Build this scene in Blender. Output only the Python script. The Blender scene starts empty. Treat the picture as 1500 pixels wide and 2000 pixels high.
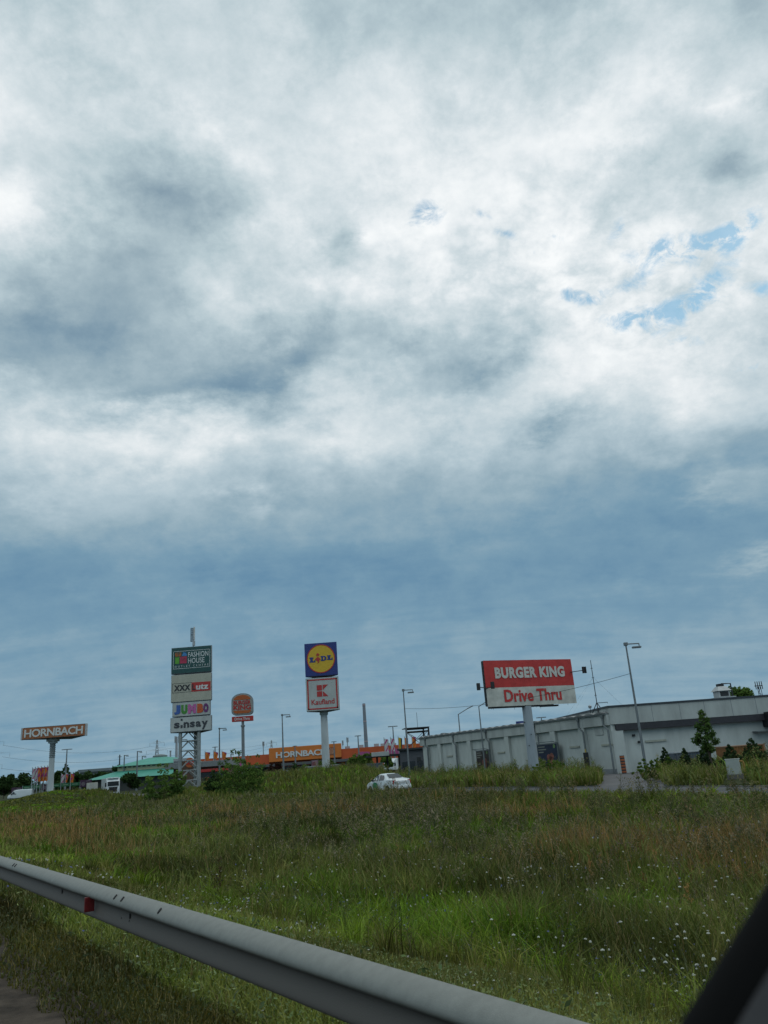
import bpy, bmesh, math, random
import numpy as np
from mathutils import Vector, Matrix, Euler

SC = bpy.context.scene
COL = SC.collection
R = math.radians

# ------------------------------------------------------------------ camera
EYE = Vector((0.0, 0.0, 2.25))
FPX = 1520.0                      # focal length in pixels of the 1500 x 2000 photograph
PITCH, ROLL = R(17.87), R(-4.14)
CAMROT = Euler((math.pi / 2 + PITCH, 0, 0)).to_matrix() @ Matrix.Rotation(ROLL, 3, 'Z')
cd = bpy.data.cameras.new('camera')
cam = bpy.data.objects.new('camera', cd)
COL.objects.link(cam)
cam.matrix_world = Matrix.Translation(EYE) @ CAMROT.to_4x4()
cd.sensor_fit = 'VERTICAL'
cd.sensor_height = 24.0
cd.lens = FPX / 2000.0 * 24.0
cd.clip_start, cd.clip_end = 0.02, 6000.0
cd.dof.use_dof = True
cd.dof.focus_distance = 30.0
cd.dof.aperture_fstop = cd.lens / 4.2       # a 4 mm pupil
SC.camera = cam


def ray(u, v):
    return CAMROT @ Vector(((u - 750) / FPX, -(v - 1000) / FPX, -1.0))


def atY(u, v, Y):
    r = ray(u, v)
    return EYE + r * (Y / r.y)


def horizon(u):
    lo, hi = 1000.0, 2000.0
    for _ in range(50):
        m = (lo + hi) / 2
        if ray(u, m).z > 0:
            lo = m
        else:
            hi = m
    return lo


# ------------------------------------------------------------------ sky
SUN_EL, SUN_AZ = R(58), R(70)     # azimuth measured from +Y towards +X
w = bpy.data.worlds.new('World')
SC.world = w
w.use_nodes = True
NT = w.node_tree
NT.nodes.clear()


def nd(t, **kw):
    n = NT.nodes.new(t)
    for k, v in kw.items():
        setattr(n, k, v)
    return n


def lk(a, b):
    NT.links.new(a, b)


def srgb(r, g, b):
    def f(c):
        c /= 255.0
        return c / 12.92 if c <= 0.04045 else ((c + 0.055) / 1.055) ** 2.4
    return (f(r), f(g), f(b), 1.0)


def wmath(op, a, b=None, c=None, clamp=False):
    n = nd('ShaderNodeMath', operation=op, use_clamp=clamp)
    for i, x in enumerate((a, b, c)):
        if x is None:
            continue
        if isinstance(x, (int, float)):
            n.inputs[i].default_value = x
        else:
            lk(x, n.inputs[i])
    return n.outputs[0]


tc = nd('ShaderNodeTexCoord')
DIR = tc.outputs['Generated']
sep = nd('ShaderNodeSeparateXYZ')
lk(DIR, sep.inputs[0])
zz = wmath('MAXIMUM', sep.outputs[2], 0.0)
den = wmath('ADD', zz, 0.16)
plan = nd('ShaderNodeCombineXYZ')
lk(wmath('DIVIDE', sep.outputs[0], den), plan.inputs[0])
lk(wmath('DIVIDE', sep.outputs[1], den), plan.inputs[1])
PL = plan.outputs[0]
den2 = wmath('ADD', zz, 0.55)                  # thicker, less foreshortened coordinates for the billows
plan2 = nd('ShaderNodeCombineXYZ')
lk(wmath('MULTIPLY', wmath('DIVIDE', sep.outputs[0], den2), 1.7), plan2.inputs[0])
lk(wmath('MULTIPLY', wmath('DIVIDE', sep.outputs[1], den2), 1.7), plan2.inputs[1])
PL2 = plan2.outputs[0]


def noise(scale, detail=6, rough=0.55, dist=0.0, vec=None, off=0.0):
    n = nd('ShaderNodeTexNoise')
    n.inputs['Scale'].default_value = scale
    n.inputs['Detail'].default_value = detail
    n.inputs['Roughness'].default_value = rough
    n.inputs['Distortion'].default_value = dist
    v = vec or PL
    if off:
        m = nd('ShaderNodeVectorMath', operation='ADD')
        lk(v, m.inputs[0])
        m.inputs[1].default_value = (off, off * 0.7, off * 1.3)
        v = m.outputs[0]
    lk(v, n.inputs['Vector'])
    return n


# ragged cloud edges: the direction is pushed about by noise before the cloud masses are looked up
nw = noise(2.4, 7, 0.64)
w1 = nd('ShaderNodeVectorMath', operation='SUBTRACT')
lk(nw.outputs['Color'], w1.inputs[0])
w1.inputs[1].default_value = (0.5, 0.5, 0.5)
w2 = nd('ShaderNodeVectorMath', operation='MULTIPLY')
lk(w1.outputs[0], w2.inputs[0])
w2.inputs[1].default_value = (0.26, 0.26, 0.16)
w3 = nd('ShaderNodeVectorMath', operation='ADD')
lk(DIR, w3.inputs[0])
lk(w2.outputs[0], w3.inputs[1])
WD = w3.outputs[0]


def blob(acc, u, v, su, sv, amp, ang=0.0, vec=None, f=FPX):
    """a soft elliptical cloud mass, given by the direction it lies in, its half widths and tilt"""
    c = ray(u, v).normalized()
    e1 = ray(u + 10 * math.cos(R(ang)), v - 10 * math.sin(R(ang))).normalized() - c
    e1.normalize()
    e2 = c.cross(e1).normalized()
    k = 1.0 / ray(u, v).length
    m = nd('ShaderNodeMapping', vector_type='TEXTURE')
    lk(vec or WD, m.inputs['Vector'])
    m.inputs['Location'].default_value = c
    rot = Matrix((e1, e2, c)).transposed().to_euler('XYZ')
    m.inputs['Rotation'].default_value = rot
    m.inputs['Scale'].default_value = (su * k / FPX, sv * k / FPX, 0.9)
    g = nd('ShaderNodeTexGradient', gradient_type='QUADRATIC_SPHERE')
    lk(m.outputs[0], g.inputs[0])
    return wmath('MULTIPLY_ADD', g.outputs['Fac'], amp, acc)


# brightness of the cloud deck by height above the horizon
def elz(v):
    return ray(750, v).normalized().z


base = nd('ShaderNodeValToRGB')
lk(wmath('MULTIPLY_ADD', nw.outputs['Fac'], 0.05, wmath('SUBTRACT', sep.outputs[2], 0.025)), base.inputs[0])
cr = base.color_ramp
cr.interpolation = 'B_SPLINE'
stops = [(1480, .620), (1320, .605), (1210, .585), (1125, .553), (1050, .595), (960, .68), (880, .79), (760, .82),
         (560, .86), (300, .85), (120, .79), (0, .76)]
cr.elements[0].position = 0.0
cr.elements[0].color = (.60, .60, .60, 1)
cr.elements[1].position = 1.0
cr.elements[1].color = (.80, .80, .80, 1)
for v, L in stops:
    e = cr.elements.new(max(0.002, elz(v)))
    e.color = (L, L, L, 1)
L = base.outputs[0]
BLOBS = [
    # dark masses
    (290, 340, 230, 120, -.24, -20), (330, 390, 150, 150, -.08, 0), (60, 200, 230, 120, -.08, -15), (60, 350, 110, 60, -.10, 0),
    (130, 640, 420, 170, -.26, 0), (60, 740, 380, 130, -.18, 8), (310, 520, 190, 250, -.20, -60), (190, 480, 330, 300, -.07, 0), (420, 700, 260, 120, -.08, 10),
    (430, 750, 300, 95, -.22, 12), (560, 720, 220, 85, -.20, 15), (280, 790, 260, 70, -.12, 5),
    (800, 670, 210, 75, -.18, -5), (620, 640, 120, 70, -.08, 0), (940, 725, 160, 80, -.24, 20),
    (650, 440, 85, 95, -.20, 0), (640, 490, 90, 60, -.10, 0), (540, 260, 250, 150, -.03, -20), (1060, 830, 140, 50, -.22, 8),
    (1450, 350, 130, 60, -.20, 10), (1420, 20, 190, 90, -.16, -25), (1480, 210, 60, 45, -.14, 0),
    (1150, 110, 320, 80, -.04, 25), (840, 60, 220, 110, -.03, 10), (640, 20, 160, 70, -.07, 0),
    (1200, 400, 220, 70, -.10, 20), (1290, 960, 260, 150, -.05, 10), (1340, 900, 230, 60, -.05, 5),
    (700, 1120, 420, 60, -.035, 0), (1300, 1010, 170, 60, -.03, 10), (900, 980, 320, 90, -.03, -10),
    (420, 1110, 300, 50, -.03, 0), (1250, 1110, 260, 50, -.03, 0),(1030, 930, 300, 60, -.03, 0),
    # bright masses
    (90, 440, 200, 85, .11, -8), (260, 880, 300, 90, .14, -5), (500, 850, 330, 75, .10, 4), (470, 970, 120, 40, .10, 4),
    (100, 930, 300, 80, .07, -8), (400, 240, 180, 70, .07, -35), (800, 430, 300, 120, .08, 8),
    (1010, 560, 400, 190, .14, 5), (1390, 230, 110, 75, .15, 10), (1250, 700, 400, 130, .14, 4), (1200, 440, 380, 150, .06, 0),
    (1350, 800, 330, 100, .10, 0), (760, 540, 150, 80, .06, 0), (1080, 310, 320, 110, .07, 10),
    (890, 760, 90, 40, .10, 10), (1150, 250, 300, 90, .04, 25), (1400, 970, 200, 40, .08, 8), (1480, 1080, 90, 40, .09, 0),
    (640, 840, 120, 40, .06, 10), (80, 1010, 300, 70, .05, 0), (560, 620, 160, 60, .05, -20), (712, 440, 35, 40, .10, 0),
    (950, 450, 120, 50, .06, 0), (1330, 560, 300, 120, .05, 0),
]
for b in BLOBS:
    u, v, su, sv, a, an = b
    L = blob(L, u, v, su * 1.25, sv * 1.25, a * (0.82 if a < 0 else 0.95), an)
# billows: broad and fine structure, and streaks drawn out along the deck
nb = noise(3.8, 6, 0.62, 0.1, vec=PL2, off=3.1)
nf = noise(12.0, 6, 0.66, 0.1, vec=PL2, off=7.7)
st = nd('ShaderNodeMapping')
lk(PL, st.inputs['Vector'])
st.inputs['Rotation'].default_value = (0, 0, R(-14))
st.inputs['Scale'].default_value = (0.9, 2.6, 1)
ns = noise(1.6, 6, 0.6, 0.4, vec=st.outputs[0])
hi = nd('ShaderNodeMapRange')
lk(sep.outputs[2], hi.inputs[0])
hi.inputs[1].default_value, hi.inputs[2].default_value = 0.14, 0.50
hi.inputs[3].default_value, hi.inputs[4].default_value = 0.13, 0.31
calm = nd('ShaderNodeMapRange', interpolation_type='SMOOTHSTEP')
lk(L, calm.inputs[0])
calm.inputs[1].default_value, calm.inputs[2].default_value = 0.58, 0.80
calm.inputs[3].default_value, calm.inputs[4].default_value = 0.55, 1.0
HI = wmath('MULTIPLY', hi.outputs[0], calm.outputs[0])
L = wmath('ADD', L, wmath('MULTIPLY', wmath('SUBTRACT', nb.outputs['Fac'], 0.5), HI))
# firmer cloud edges: the same billows with their middle tones steepened
ed = nd('ShaderNodeMapRange', interpolation_type='SMOOTHSTEP')
ne = noise(4.2, 8, 0.64, 0.1, vec=PL2, off=12.4)
lk(ne.outputs['Fac'], ed.inputs[0])
ed.inputs[1].default_value, ed.inputs[2].default_value = 0.41, 0.59
ed.inputs[3].default_value, ed.inputs[4].default_value = -0.5, 0.5
L = wmath('ADD', L, wmath('MULTIPLY', ed.outputs[0], wmath('MULTIPLY', HI, 0.22)))
L = wmath('ADD', L, wmath('MULTIPLY', wmath('SUBTRACT', nf.outputs['Fac'], 0.5), wmath('MULTIPLY', HI, 0.75)))
# rounded billows in the bright, broken part of the deck
pn = noise(9.5, 5, 0.58, 0.2, vec=PL2, off=5.3)
pd = wmath('ABSOLUTE', wmath('SUBTRACT', wmath('MULTIPLY', pn.outputs['Fac'], 2.0), 1.0))
BR = gv0 = nd('ShaderNodeValue').outputs[0]
gv0.default_value = 0.0
for b in [(1080, 560, 420, 230, 1.0, 5), (1330, 620, 360, 220, .8, 0), (1250, 330, 330, 160, .5, 10), (900, 500, 300, 160, .5, 0), (560, 640, 260, 100, .35, -10)]:
    BR = blob(BR, *b[:2], b[2] * 1.3, b[3] * 1.3, b[4], b[5])
L = wmath('ADD', L, wmath('MULTIPLY', wmath('SUBTRACT', pd, 0.22), wmath('MULTIPLY', BR, 0.36)))
lo_ = nd('ShaderNodeMapRange')
lk(sep.outputs[2], lo_.inputs[0])
lo_.inputs[1].default_value, lo_.inputs[2].default_value = 0.02, 0.45
lo_.inputs[3].default_value, lo_.inputs[4].default_value = 0.13, 0.03
L = wmath('ADD', L, wmath('MULTIPLY', wmath('SUBTRACT', ns.outputs['Fac'], 0.5), lo_.outputs[0]))
tone = nd('ShaderNodeValToRGB')
lk(L, tone.inputs[0])
tr = tone.color_ramp
tones = [(.40, (68, 108, 142)), (.50, (95, 135, 165)), (.58, (119, 154, 176)), (.65, (147, 173, 187)), (.75, (180, 199, 209)),
         (.85, (211, 222, 227)), (.92, (230, 236, 239)), (1.0, (247, 251, 252))]
tr.elements[0].position, tr.elements[0].color = tones[0][0], srgb(*tones[0][1])
tr.elements[1].position, tr.elements[1].color = tones[-1][0], srgb(*tones[-1][1])
for p, c in tones[1:-1]:
    tr.elements.new(p).color = srgb(*c)
tone2 = nd('ShaderNodeValToRGB')
lk(L, tone2.inputs[0])
tr = tone2.color_ramp
tones = [(.40, (98, 121, 138)), (.50, (116, 140, 157)), (.58, (133, 156, 171)), (.65, (153, 174, 185)), (.75, (183, 201, 208)),
         (.85, (212, 223, 228)), (.92, (233, 239, 242)), (1.0, (249, 252, 253))]
tr.elements[0].position, tr.elements[0].color = tones[0][0], srgb(*tones[0][1])
tr.elements[1].position, tr.elements[1].color = tones[-1][0], srgb(*tones[-1][1])
for p, c in tones[1:-1]:
    tr.elements.new(p).color = srgb(*c)
hz_ = nd('ShaderNodeMapRange')
lk(sep.outputs[2], hz_.inputs[0])
hz_.inputs[1].default_value, hz_.inputs[2].default_value = 0.30, 0.60
tmix = nd('ShaderNodeMixRGB')
lk(hz_.outputs[0], tmix.inputs[0])
lk(tone.outputs[0], tmix.inputs[1])
lk(tone2.outputs[0], tmix.inputs[2])
# openings in the deck where the blue sky shows
GAPS = [(828, 415, 50, 34, 1.1, 0), (985, 462, 60, 18, .55, -12), (945, 425, 60, 16, .45, -20), (1080, 465, 45, 22, .45, 0), (1320, 497, 120, 42, 1.1, 6),
        (1405, 475, 70, 30, .9, 30), (1450, 445, 60, 34, .8, 40), (1125, 585, 60, 25, 1.0, 0), (1230, 560, 90, 40, .6, 20),
        (1380, 570, 90, 42, 1.05, 40), (1235, 630, 90, 34, .95, 8), (1320, 620, 90, 30, .8, 20), (1210, 450, 50, 30, .6, 40),
        (1330, 670, 90, 30, .5, 0), (1490, 560, 60, 40, .6, 20), (1460, 720, 60, 30, .4, 10), (1030, 495, 30, 20, .5, 0)]
G = 0.0
gv = nd('ShaderNodeValue')
gv.outputs[0].default_value = 0.0
G = gv.outputs[0]
w4 = nd('ShaderNodeVectorMath', operation='MULTIPLY')
lk(w1.outputs[0], w4.inputs[0])
w4.inputs[1].default_value = (0.06, 0.06, 0.05)
w5 = nd('ShaderNodeVectorMath', operation='ADD')
lk(DIR, w5.inputs[0])
lk(w4.outputs[0], w5.inputs[1])
for u, v, su, sv, a, an in GAPS:
    G = blob(G, u, v, su * 1.45, sv * 1.45, a, an, vec=w5.outputs[0])
ng = noise(19.0, 6, 0.70, 0.4, vec=PL2, off=1.7)
gm = nd('ShaderNodeMapRange')
lk(wmath('ADD', wmath('MULTIPLY', wmath('SUBTRACT', ng.outputs['Fac'], 0.5), wmath('MULTIPLY_ADD', G, 5.0, 0.05)), wmath('MINIMUM', wmath('MULTIPLY', G, 0.95), 0.58)), gm.inputs[0])
gm.inputs[1].default_value, gm.inputs[2].default_value = 0.25, 0.80
gm.inputs[3].default_value, gm.inputs[4].default_value = 0.0, 0.8
sky = nd('ShaderNodeTexSky', sky_type='NISHITA')
sky.sun_disc = False
sky.sun_elevation, sky.sun_rotation = SUN_EL, SUN_AZ
sky.altitude = 0.0
bg_sky = nd('ShaderNodeBackground')
thin = nd('ShaderNodeMixRGB', blend_type='MULTIPLY')       # thin veil left in the openings
thin.inputs[0].default_value = 1.0
lk(sky.outputs[0], thin.inputs[1])
thin.inputs[2].default_value = (0.80, 1.12, 1.0, 1)
lk(thin.outputs[0], bg_sky.inputs[0])
bg_sky.inputs[1].default_value = 0.14
bg_cloud = nd('ShaderNodeBackground')
lk(tmix.outputs[0], bg_cloud.inputs[0])
# brightness added to clouds overhead and behind the camera, to light what faces it
bk = nd('ShaderNodeMapRange', interpolation_type='SMOOTHSTEP')
lk(sep.outputs[1], bk.inputs[0])
bk.inputs[1].default_value, bk.inputs[2].default_value = 0.30, -0.35
bk.inputs[3].default_value, bk.inputs[4].default_value = 1.0, 1.5
lk(bk.outputs[0], bg_cloud.inputs[1])
mixw = nd('ShaderNodeMixShader')
lk(gm.outputs[0], mixw.inputs[0])
lk(bg_cloud.outputs[0], mixw.inputs[1])
lk(bg_sky.outputs[0], mixw.inputs[2])
wo = nd('ShaderNodeOutputWorld')
lk(mixw.outputs[0], wo.inputs[0])
w.cycles.sampling_method = 'MANUAL'
w.cycles.sample_map_resolution = 512

# ------------------------------------------------------------------ sun behind the overcast
sd = bpy.data.lights.new('sun', 'SUN')
sd.energy = 0.8
sd.angle = R(24)
sd.color = (1.0, 0.96, 0.90)
so = bpy.data.objects.new('sun', sd)
COL.objects.link(so)
sdir = Vector((math.sin(SUN_AZ) * math.cos(SUN_EL), math.cos(SUN_AZ) * math.cos(SUN_EL), math.sin(SUN_EL)))
so.rotation_euler = sdir.to_track_quat('Z', 'Y').to_euler()

SC.view_settings.view_transform = 'Standard'
SC.view_settings.look = 'None'
SC.view_settings.exposure = 0.0
SC.view_settings.gamma = 1.0
SC.view_settings.use_curve_mapping = False

# ------------------------------------------------------------------ helpers
RNG = np.random.default_rng(7)
random.seed(7)


def lin(r, g, b):
    return srgb(r, g, b)[:3]


MATS = {}


def mat(name, col, rough=0.6, metal=0.0, var=0.12, scale=3.0, bump=0.0, bscale=30.0, spec=0.4, streak=0.0):
    """painted / mineral surface: base colour with patchy wear, optional fine bump and rain streaks"""
    if name in MATS:
        return MATS[name]
    m = bpy.data.materials.new(name)
    m.use_nodes = True
    nt = m.node_tree
    bs = nt.nodes['Principled BSDF']
    bs.inputs['Roughness'].default_value = rough
    bs.inputs['Metallic'].default_value = metal
    bs.inputs['Specular IOR Level'].default_value = spec
    tcn = nt.nodes.new('ShaderNodeTexCoord')
    n = nt.nodes.new('ShaderNodeTexNoise')
    n.inputs['Scale'].default_value = scale
    n.inputs['Detail'].default_value = 5
    n.inputs['Roughness'].default_value = 0.6
    if streak:
        mp = nt.nodes.new('ShaderNodeMapping')
        mp.inputs['Scale'].default_value = (1.0, 1.0, streak)
        nt.links.new(tcn.outputs['Object'], mp.inputs[0])
        nt.links.new(mp.outputs[0], n.inputs['Vector'])
    else:
        nt.links.new(tcn.outputs['Object'], n.inputs['Vector'])
    rp = nt.nodes.new('ShaderNodeValToRGB')
    c = np.array(col[:3])
    rp.color_ramp.elements[0].position = 0.28
    rp.color_ramp.elements[1].position = 0.66
    rp.color_ramp.elements[0].color = tuple(c * (1 - 1.6 * var)) + (1,)
    rp.color_ramp.elements[1].color = tuple(np.minimum(c * (1 + 0.5 * var), 1)) + (1,)
    nt.links.new(n.outputs['Fac'], rp.inputs[0])
    nt.links.new(rp.outputs[0], bs.inputs['Base Color'])
    if bump:
        b2 = nt.nodes.new('ShaderNodeTexNoise')
        b2.inputs['Scale'].default_value = bscale
        b2.inputs['Detail'].default_value = 4
        nt.links.new(tcn.outputs['Object'], b2.inputs['Vector'])
        bp = nt.nodes.new('ShaderNodeBump')
        bp.inputs['Strength'].default_value = bump
        bp.inputs['Distance'].default_value = 0.02
        nt.links.new(b2.outputs['Fac'], bp.inputs['Height'])
        nt.links.new(bp.outputs[0], bs.inputs['Normal'])
    MATS[name] = m
    return m


def leaf_mat(name, col=None, trans=0.35, attr=True, gloss=0.0):
    """leaves and blades: colour carried per plant, a little light passes through"""
    if name in MATS:
        return MATS[name]
    m = bpy.data.materials.new(name)
    m.use_nodes = True
    nt = m.node_tree
    nt.nodes.clear()
    out = nt.nodes.new('ShaderNodeOutputMaterial')
    if attr:
        c = nt.nodes.new('ShaderNodeVertexColor')
        c.layer_name = 'tint'
        csock = c.outputs[0]
    else:
        c = nt.nodes.new('ShaderNodeRGB')
        c.outputs[0].default_value = tuple(col[:3]) + (1,)
        csock = c.outputs[0]
    d = nt.nodes.new('ShaderNodeBsdfDiffuse')
    t = nt.nodes.new('ShaderNodeBsdfTranslucent')
    mx = nt.nodes.new('ShaderNodeMixShader')
    mx.inputs[0].default_value = trans
    nt.links.new(csock, d.inputs[0])
    nt.links.new(csock, t.inputs[0])
    nt.links.new(d.outputs[0], mx.inputs[1])
    nt.links.new(t.outputs[0], mx.inputs[2])
    last = mx.outputs[0]
    if gloss:
        gl = nt.nodes.new('ShaderNodeBsdfGlossy')
        gl.inputs['Roughness'].default_value = 0.38
        gl.inputs['Color'].default_value = (.9, .95, .9, 1)
        m2 = nt.nodes.new('ShaderNodeMixShader')
        m2.inputs[0].default_value = gloss
        nt.links.new(last, m2.inputs[1])
        nt.links.new(gl.outputs[0], m2.inputs[2])
        last = m2.outputs[0]
    nt.links.new(last, out.inputs[0])
    MATS[name] = m
    return m


class MB:
    """collects shapes and links them as ONE mesh object"""

    def __init__(self):
        self.v, self.f, self.mi, self.m = [], [], [], 0

    def use(self, i):
        self.m = i
        return self

    def add(self, vs, fs):
        o = len(self.v)
        self.v += [tuple(p) for p in vs]
        for f in fs:
            self.f.append([o + i for i in f])
            self.mi.append(self.m)
        return self

    def box(self, x0, x1, y0, y1, z0, z1, M=None, taper=0.0):
        vs = [Vector((x, y, z)) for z in (z0, z1) for y in (y0, y1) for x in (x0, x1)]
        if M is not None:
            vs = [M @ p for p in vs]
        return self.add(vs, [(0, 2, 3, 1), (4, 5, 7, 6), (0, 1, 5, 4), (2, 6, 7, 3), (0, 4, 6, 2), (1, 3, 7, 5)])

    def bbox(self, x0, x1, y0, y1, z0, z1, b=0.03, M=None):
        """box with chamfered edges"""
        bm = bmesh.new()
        bmesh.ops.create_cube(bm, size=1.0)
        for q in bm.verts:
            q.co = Vector((x0 + (q.co.x + .5) * (x1 - x0), y0 + (q.co.y + .5) * (y1 - y0), z0 + (q.co.z + .5) * (z1 - z0)))
        bmesh.ops.bevel(bm, geom=bm.edges[:], offset=b, segments=2, affect='EDGES', profile=0.6)
        bm.verts.index_update()
        vs = [(M @ q.co) if M is not None else q.co.copy() for q in bm.verts]
        fs = [[q.index for q in f.verts] for f in bm.faces]
        bm.free()
        return self.add(vs, fs)

    def prism(self, poly, z0, z1, M=None):
        """poly: xy outline counter-clockwise, extruded in z"""
        n = len(poly)
        vs = [Vector((p[0], p[1], z0)) for p in poly] + [Vector((p[0], p[1], z1)) for p in poly]
        if M is not None:
            vs = [M @ p for p in vs]
        fs = [list(range(n))[::-1], list(range(n, 2 * n))]
        fs += [(i, (i + 1) % n, n + (i + 1) % n, n + i) for i in range(n)]
        return self.add(vs, fs)

    def plate(self, poly, y0, y1, M=None):
        """poly: xz outline counter-clockwise seen from -Y, extruded in y"""
        n = len(poly)
        vs = [Vector((p[0], y0, p[1])) for p in poly] + [Vector((p[0], y1, p[1])) for p in poly]
        if M is not None:
            vs = [M @ p for p in vs]
        fs = [list(range(n)), list(range(n, 2 * n))[::-1]]
        fs += [((i + 1) % n, i, n + i, n + (i + 1) % n) for i in range(n)]
        return self.add(vs, fs)

    def tube(self, pts, rad, n=8, cap=True):
        """pts: path; rad: one radius or one per point"""
        pts = [Vector(p) for p in pts]
        if isinstance(rad, (int, float)):
            rad = [rad] * len(pts)
        rings = []
        for i, p in enumerate(pts):
            t = (pts[min(i + 1, len(pts) - 1)] - pts[max(i - 1, 0)]).normalized()
            a = Vector((0, 0, 1)) if abs(t.z) < 0.9 else Vector((1, 0, 0))
            e1 = t.cross(a).normalized()
            e2 = t.cross(e1).normalized()
            rings.append([p + (e1 * math.cos(2 * math.pi * k / n) + e2 * math.sin(2 * math.pi * k / n)) * rad[i] for k in range(n)])
        vs = [q for r in rings for q in r]
        fs = []
        for i in range(len(pts) - 1):
            for k in range(n):
                a, b = i * n + k, i * n + (k + 1) % n
                fs.append((a, a + n, b + n, b))
        if cap:
            fs.append(list(range(n)))
            fs.append(list(range((len(pts) - 1) * n, len(pts) * n))[::-1])
        return self.add(vs, fs)

    def lathe(self, prof, n=24, c=(0, 0)):
        """prof: (radius, z) pairs from the bottom up"""
        vs = [(c[0] + r * math.cos(2 * math.pi * k / n), c[1] + r * math.sin(2 * math.pi * k / n), z) for r, z in prof for k in range(n)]
        fs = []
        for i in range(len(prof) - 1):
            for k in range(n):
                a, b = i * n + k, i * n + (k + 1) % n
                fs.append((a, b, b + n, a + n))
        fs.append(list(range(n))[::-1])
        fs.append(list(range((len(prof) - 1) * n, len(prof) * n)))
        return self.add(vs, fs)

    def build(self, name, m, parent=None, smooth=False):
        me = bpy.data.meshes.new(name)
        me.from_pydata(self.v, [], self.f)
        ms = m if isinstance(m, (list, tuple)) else [m]
        for q in ms:
            me.materials.append(q)
        me.polygons.foreach_set('material_index', self.mi)
        if smooth:
            me.polygons.foreach_set('use_smooth', [True] * len(self.f))
            try:
                me.set_sharp_from_angle(angle=R(38))
            except Exception:
                pass
        me.update()
        o = bpy.data.objects.new(name, me)
        COL.objects.link(o)
        if parent is not None:
            o.parent = parent
        return o


def tag(o, label=None, cat=None, group=None, kind=None):
    if label:
        o['label'] = label
    if cat:
        o['category'] = cat
    if group:
        o['group'] = group
    if kind:
        o['kind'] = kind
    return o


def thing(name, label, cat, loc=(0, 0, 0), rz=0.0, group=None):
    o = bpy.data.objects.new(name, None)
    o.empty_display_size = 0.3
    COL.objects.link(o)
    o.location = loc
    o.rotation_euler = (0, 0, rz)
    return tag(o, label, cat, group)


def kids(o):
    return [c for c in bpy.data.objects if c.parent == o]


def copy_tree(o, loc, rz=0.0, label=None, group=None, scale=None):
    ch = {}
    for c in bpy.data.objects:
        if c.parent:
            ch.setdefault(c.parent.name, []).append(c)

    def rec(a, p):
        b = a.copy()
        COL.objects.link(b)
        if p is not None:
            b.parent = p
        for k in ch.get(a.name, []):
            rec(k, b)
        return b
    r = rec(o, None)
    r.location = loc
    r.rotation_euler = (0, 0, rz)
    if scale:
        r.scale = scale if isinstance(scale, (tuple, list)) else (scale,) * 3
    tag(r, label, None, group)
    return r


def text(txt, x0, x1, z0, z1, m, parent, y=-0.02, depth=0.03, bold=0.0, name='lettering', space=1.0, shear=0.0, keep=False):
    """letters as a solid mesh, standing in the xz plane and facing -Y, fitted to the given rectangle"""
    cu = bpy.data.curves.new(name, 'FONT')
    cu.body = txt
    cu.size = 1.0
    cu.offset = bold
    cu.space_character = space
    cu.shear = shear
    cu.extrude = 0.02
    cu.resolution_u = 3
    tmp = bpy.data.objects.new(name, cu)
    COL.objects.link(tmp)
    bpy.context.view_layer.update()
    me = bpy.data.meshes.new_from_object(tmp.evaluated_get(bpy.context.evaluated_depsgraph_get()))
    bpy.data.objects.remove(tmp)
    bpy.data.curves.remove(cu)
    n = len(me.vertices)
    co = np.empty(n * 3)
    me.vertices.foreach_get('co', co)
    co = co.reshape(-1, 3)
    lo, hi = co.min(0), co.max(0)
    sx, sz = (x1 - x0) / (hi[0] - lo[0]), (z1 - z0) / (hi[1] - lo[1])
    out = np.empty_like(co)
    out[:, 0] = x0 + (co[:, 0] - lo[0]) * sx
    out[:, 2] = z0 + (co[:, 1] - lo[1]) * sz
    out[:, 1] = y - (co[:, 2] - lo[2]) / (hi[2] - lo[2]) * depth + depth
    me.vertices.foreach_set('co', out.ravel())
    me.materials.clear()
    me.materials.append(m)
    me.update()
    me.name = name
    o = bpy.data.objects.new(name, me)
    COL.objects.link(o)
    if parent is not None:
        o.parent = parent
    return o


def smooth(a, b, x):
    t = np.clip((np.asarray(x, float) - a) / (b - a), 0, 1)
    return t * t * (3 - 2 * t)


def vnoise(x, y, scale, seed=0):
    """value noise in 0..1, vectorised"""
    x = np.asarray(x, float) / scale
    y = np.asarray(y, float) / scale
    xi, yi = np.floor(x).astype(np.int64), np.floor(y).astype(np.int64)
    fx, fy = x - xi, y - yi
    fx, fy = fx * fx * (3 - 2 * fx), fy * fy * (3 - 2 * fy)

    def h(a, b):
        k = (a * 374761393 + b * 668265263 + seed * 1442695041) & 0x7fffffff
        k = ((k ^ (k >> 13)) * 1274126177) & 0x7fffffff
        return ((k ^ (k >> 16)) & 0xffff) / 65535.0
    return (h(xi, yi) * (1 - fx) + h(xi + 1, yi) * fx) * (1 - fy) + (h(xi, yi + 1) * (1 - fx) + h(xi + 1, yi + 1) * fx) * fy


def fbm(x, y, scale, seed=0, oct=3):
    t, a, s = 0, 0.5, 0
    for k in range(oct):
        t = t + a * vnoise(x, y, scale / 2 ** k, seed + k * 17)
        s += a
        a *= 0.5
    return t / s


# main carriageway runs along DR; NR points from it across the meadow
DR = Vector((-0.580, 0.8146, 0))
NR = Vector((0.8146, 0.580, 0))
NEAR = np.array([(24, 8), (18.5, 22), (14.8, 32), (9.9, 43), (3.5, 54), (-4, 65), (-16, 82), (-33, 108), (-47, 138), (-60.5, 167), (-82, 210), (-125, 290)], float)


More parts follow.
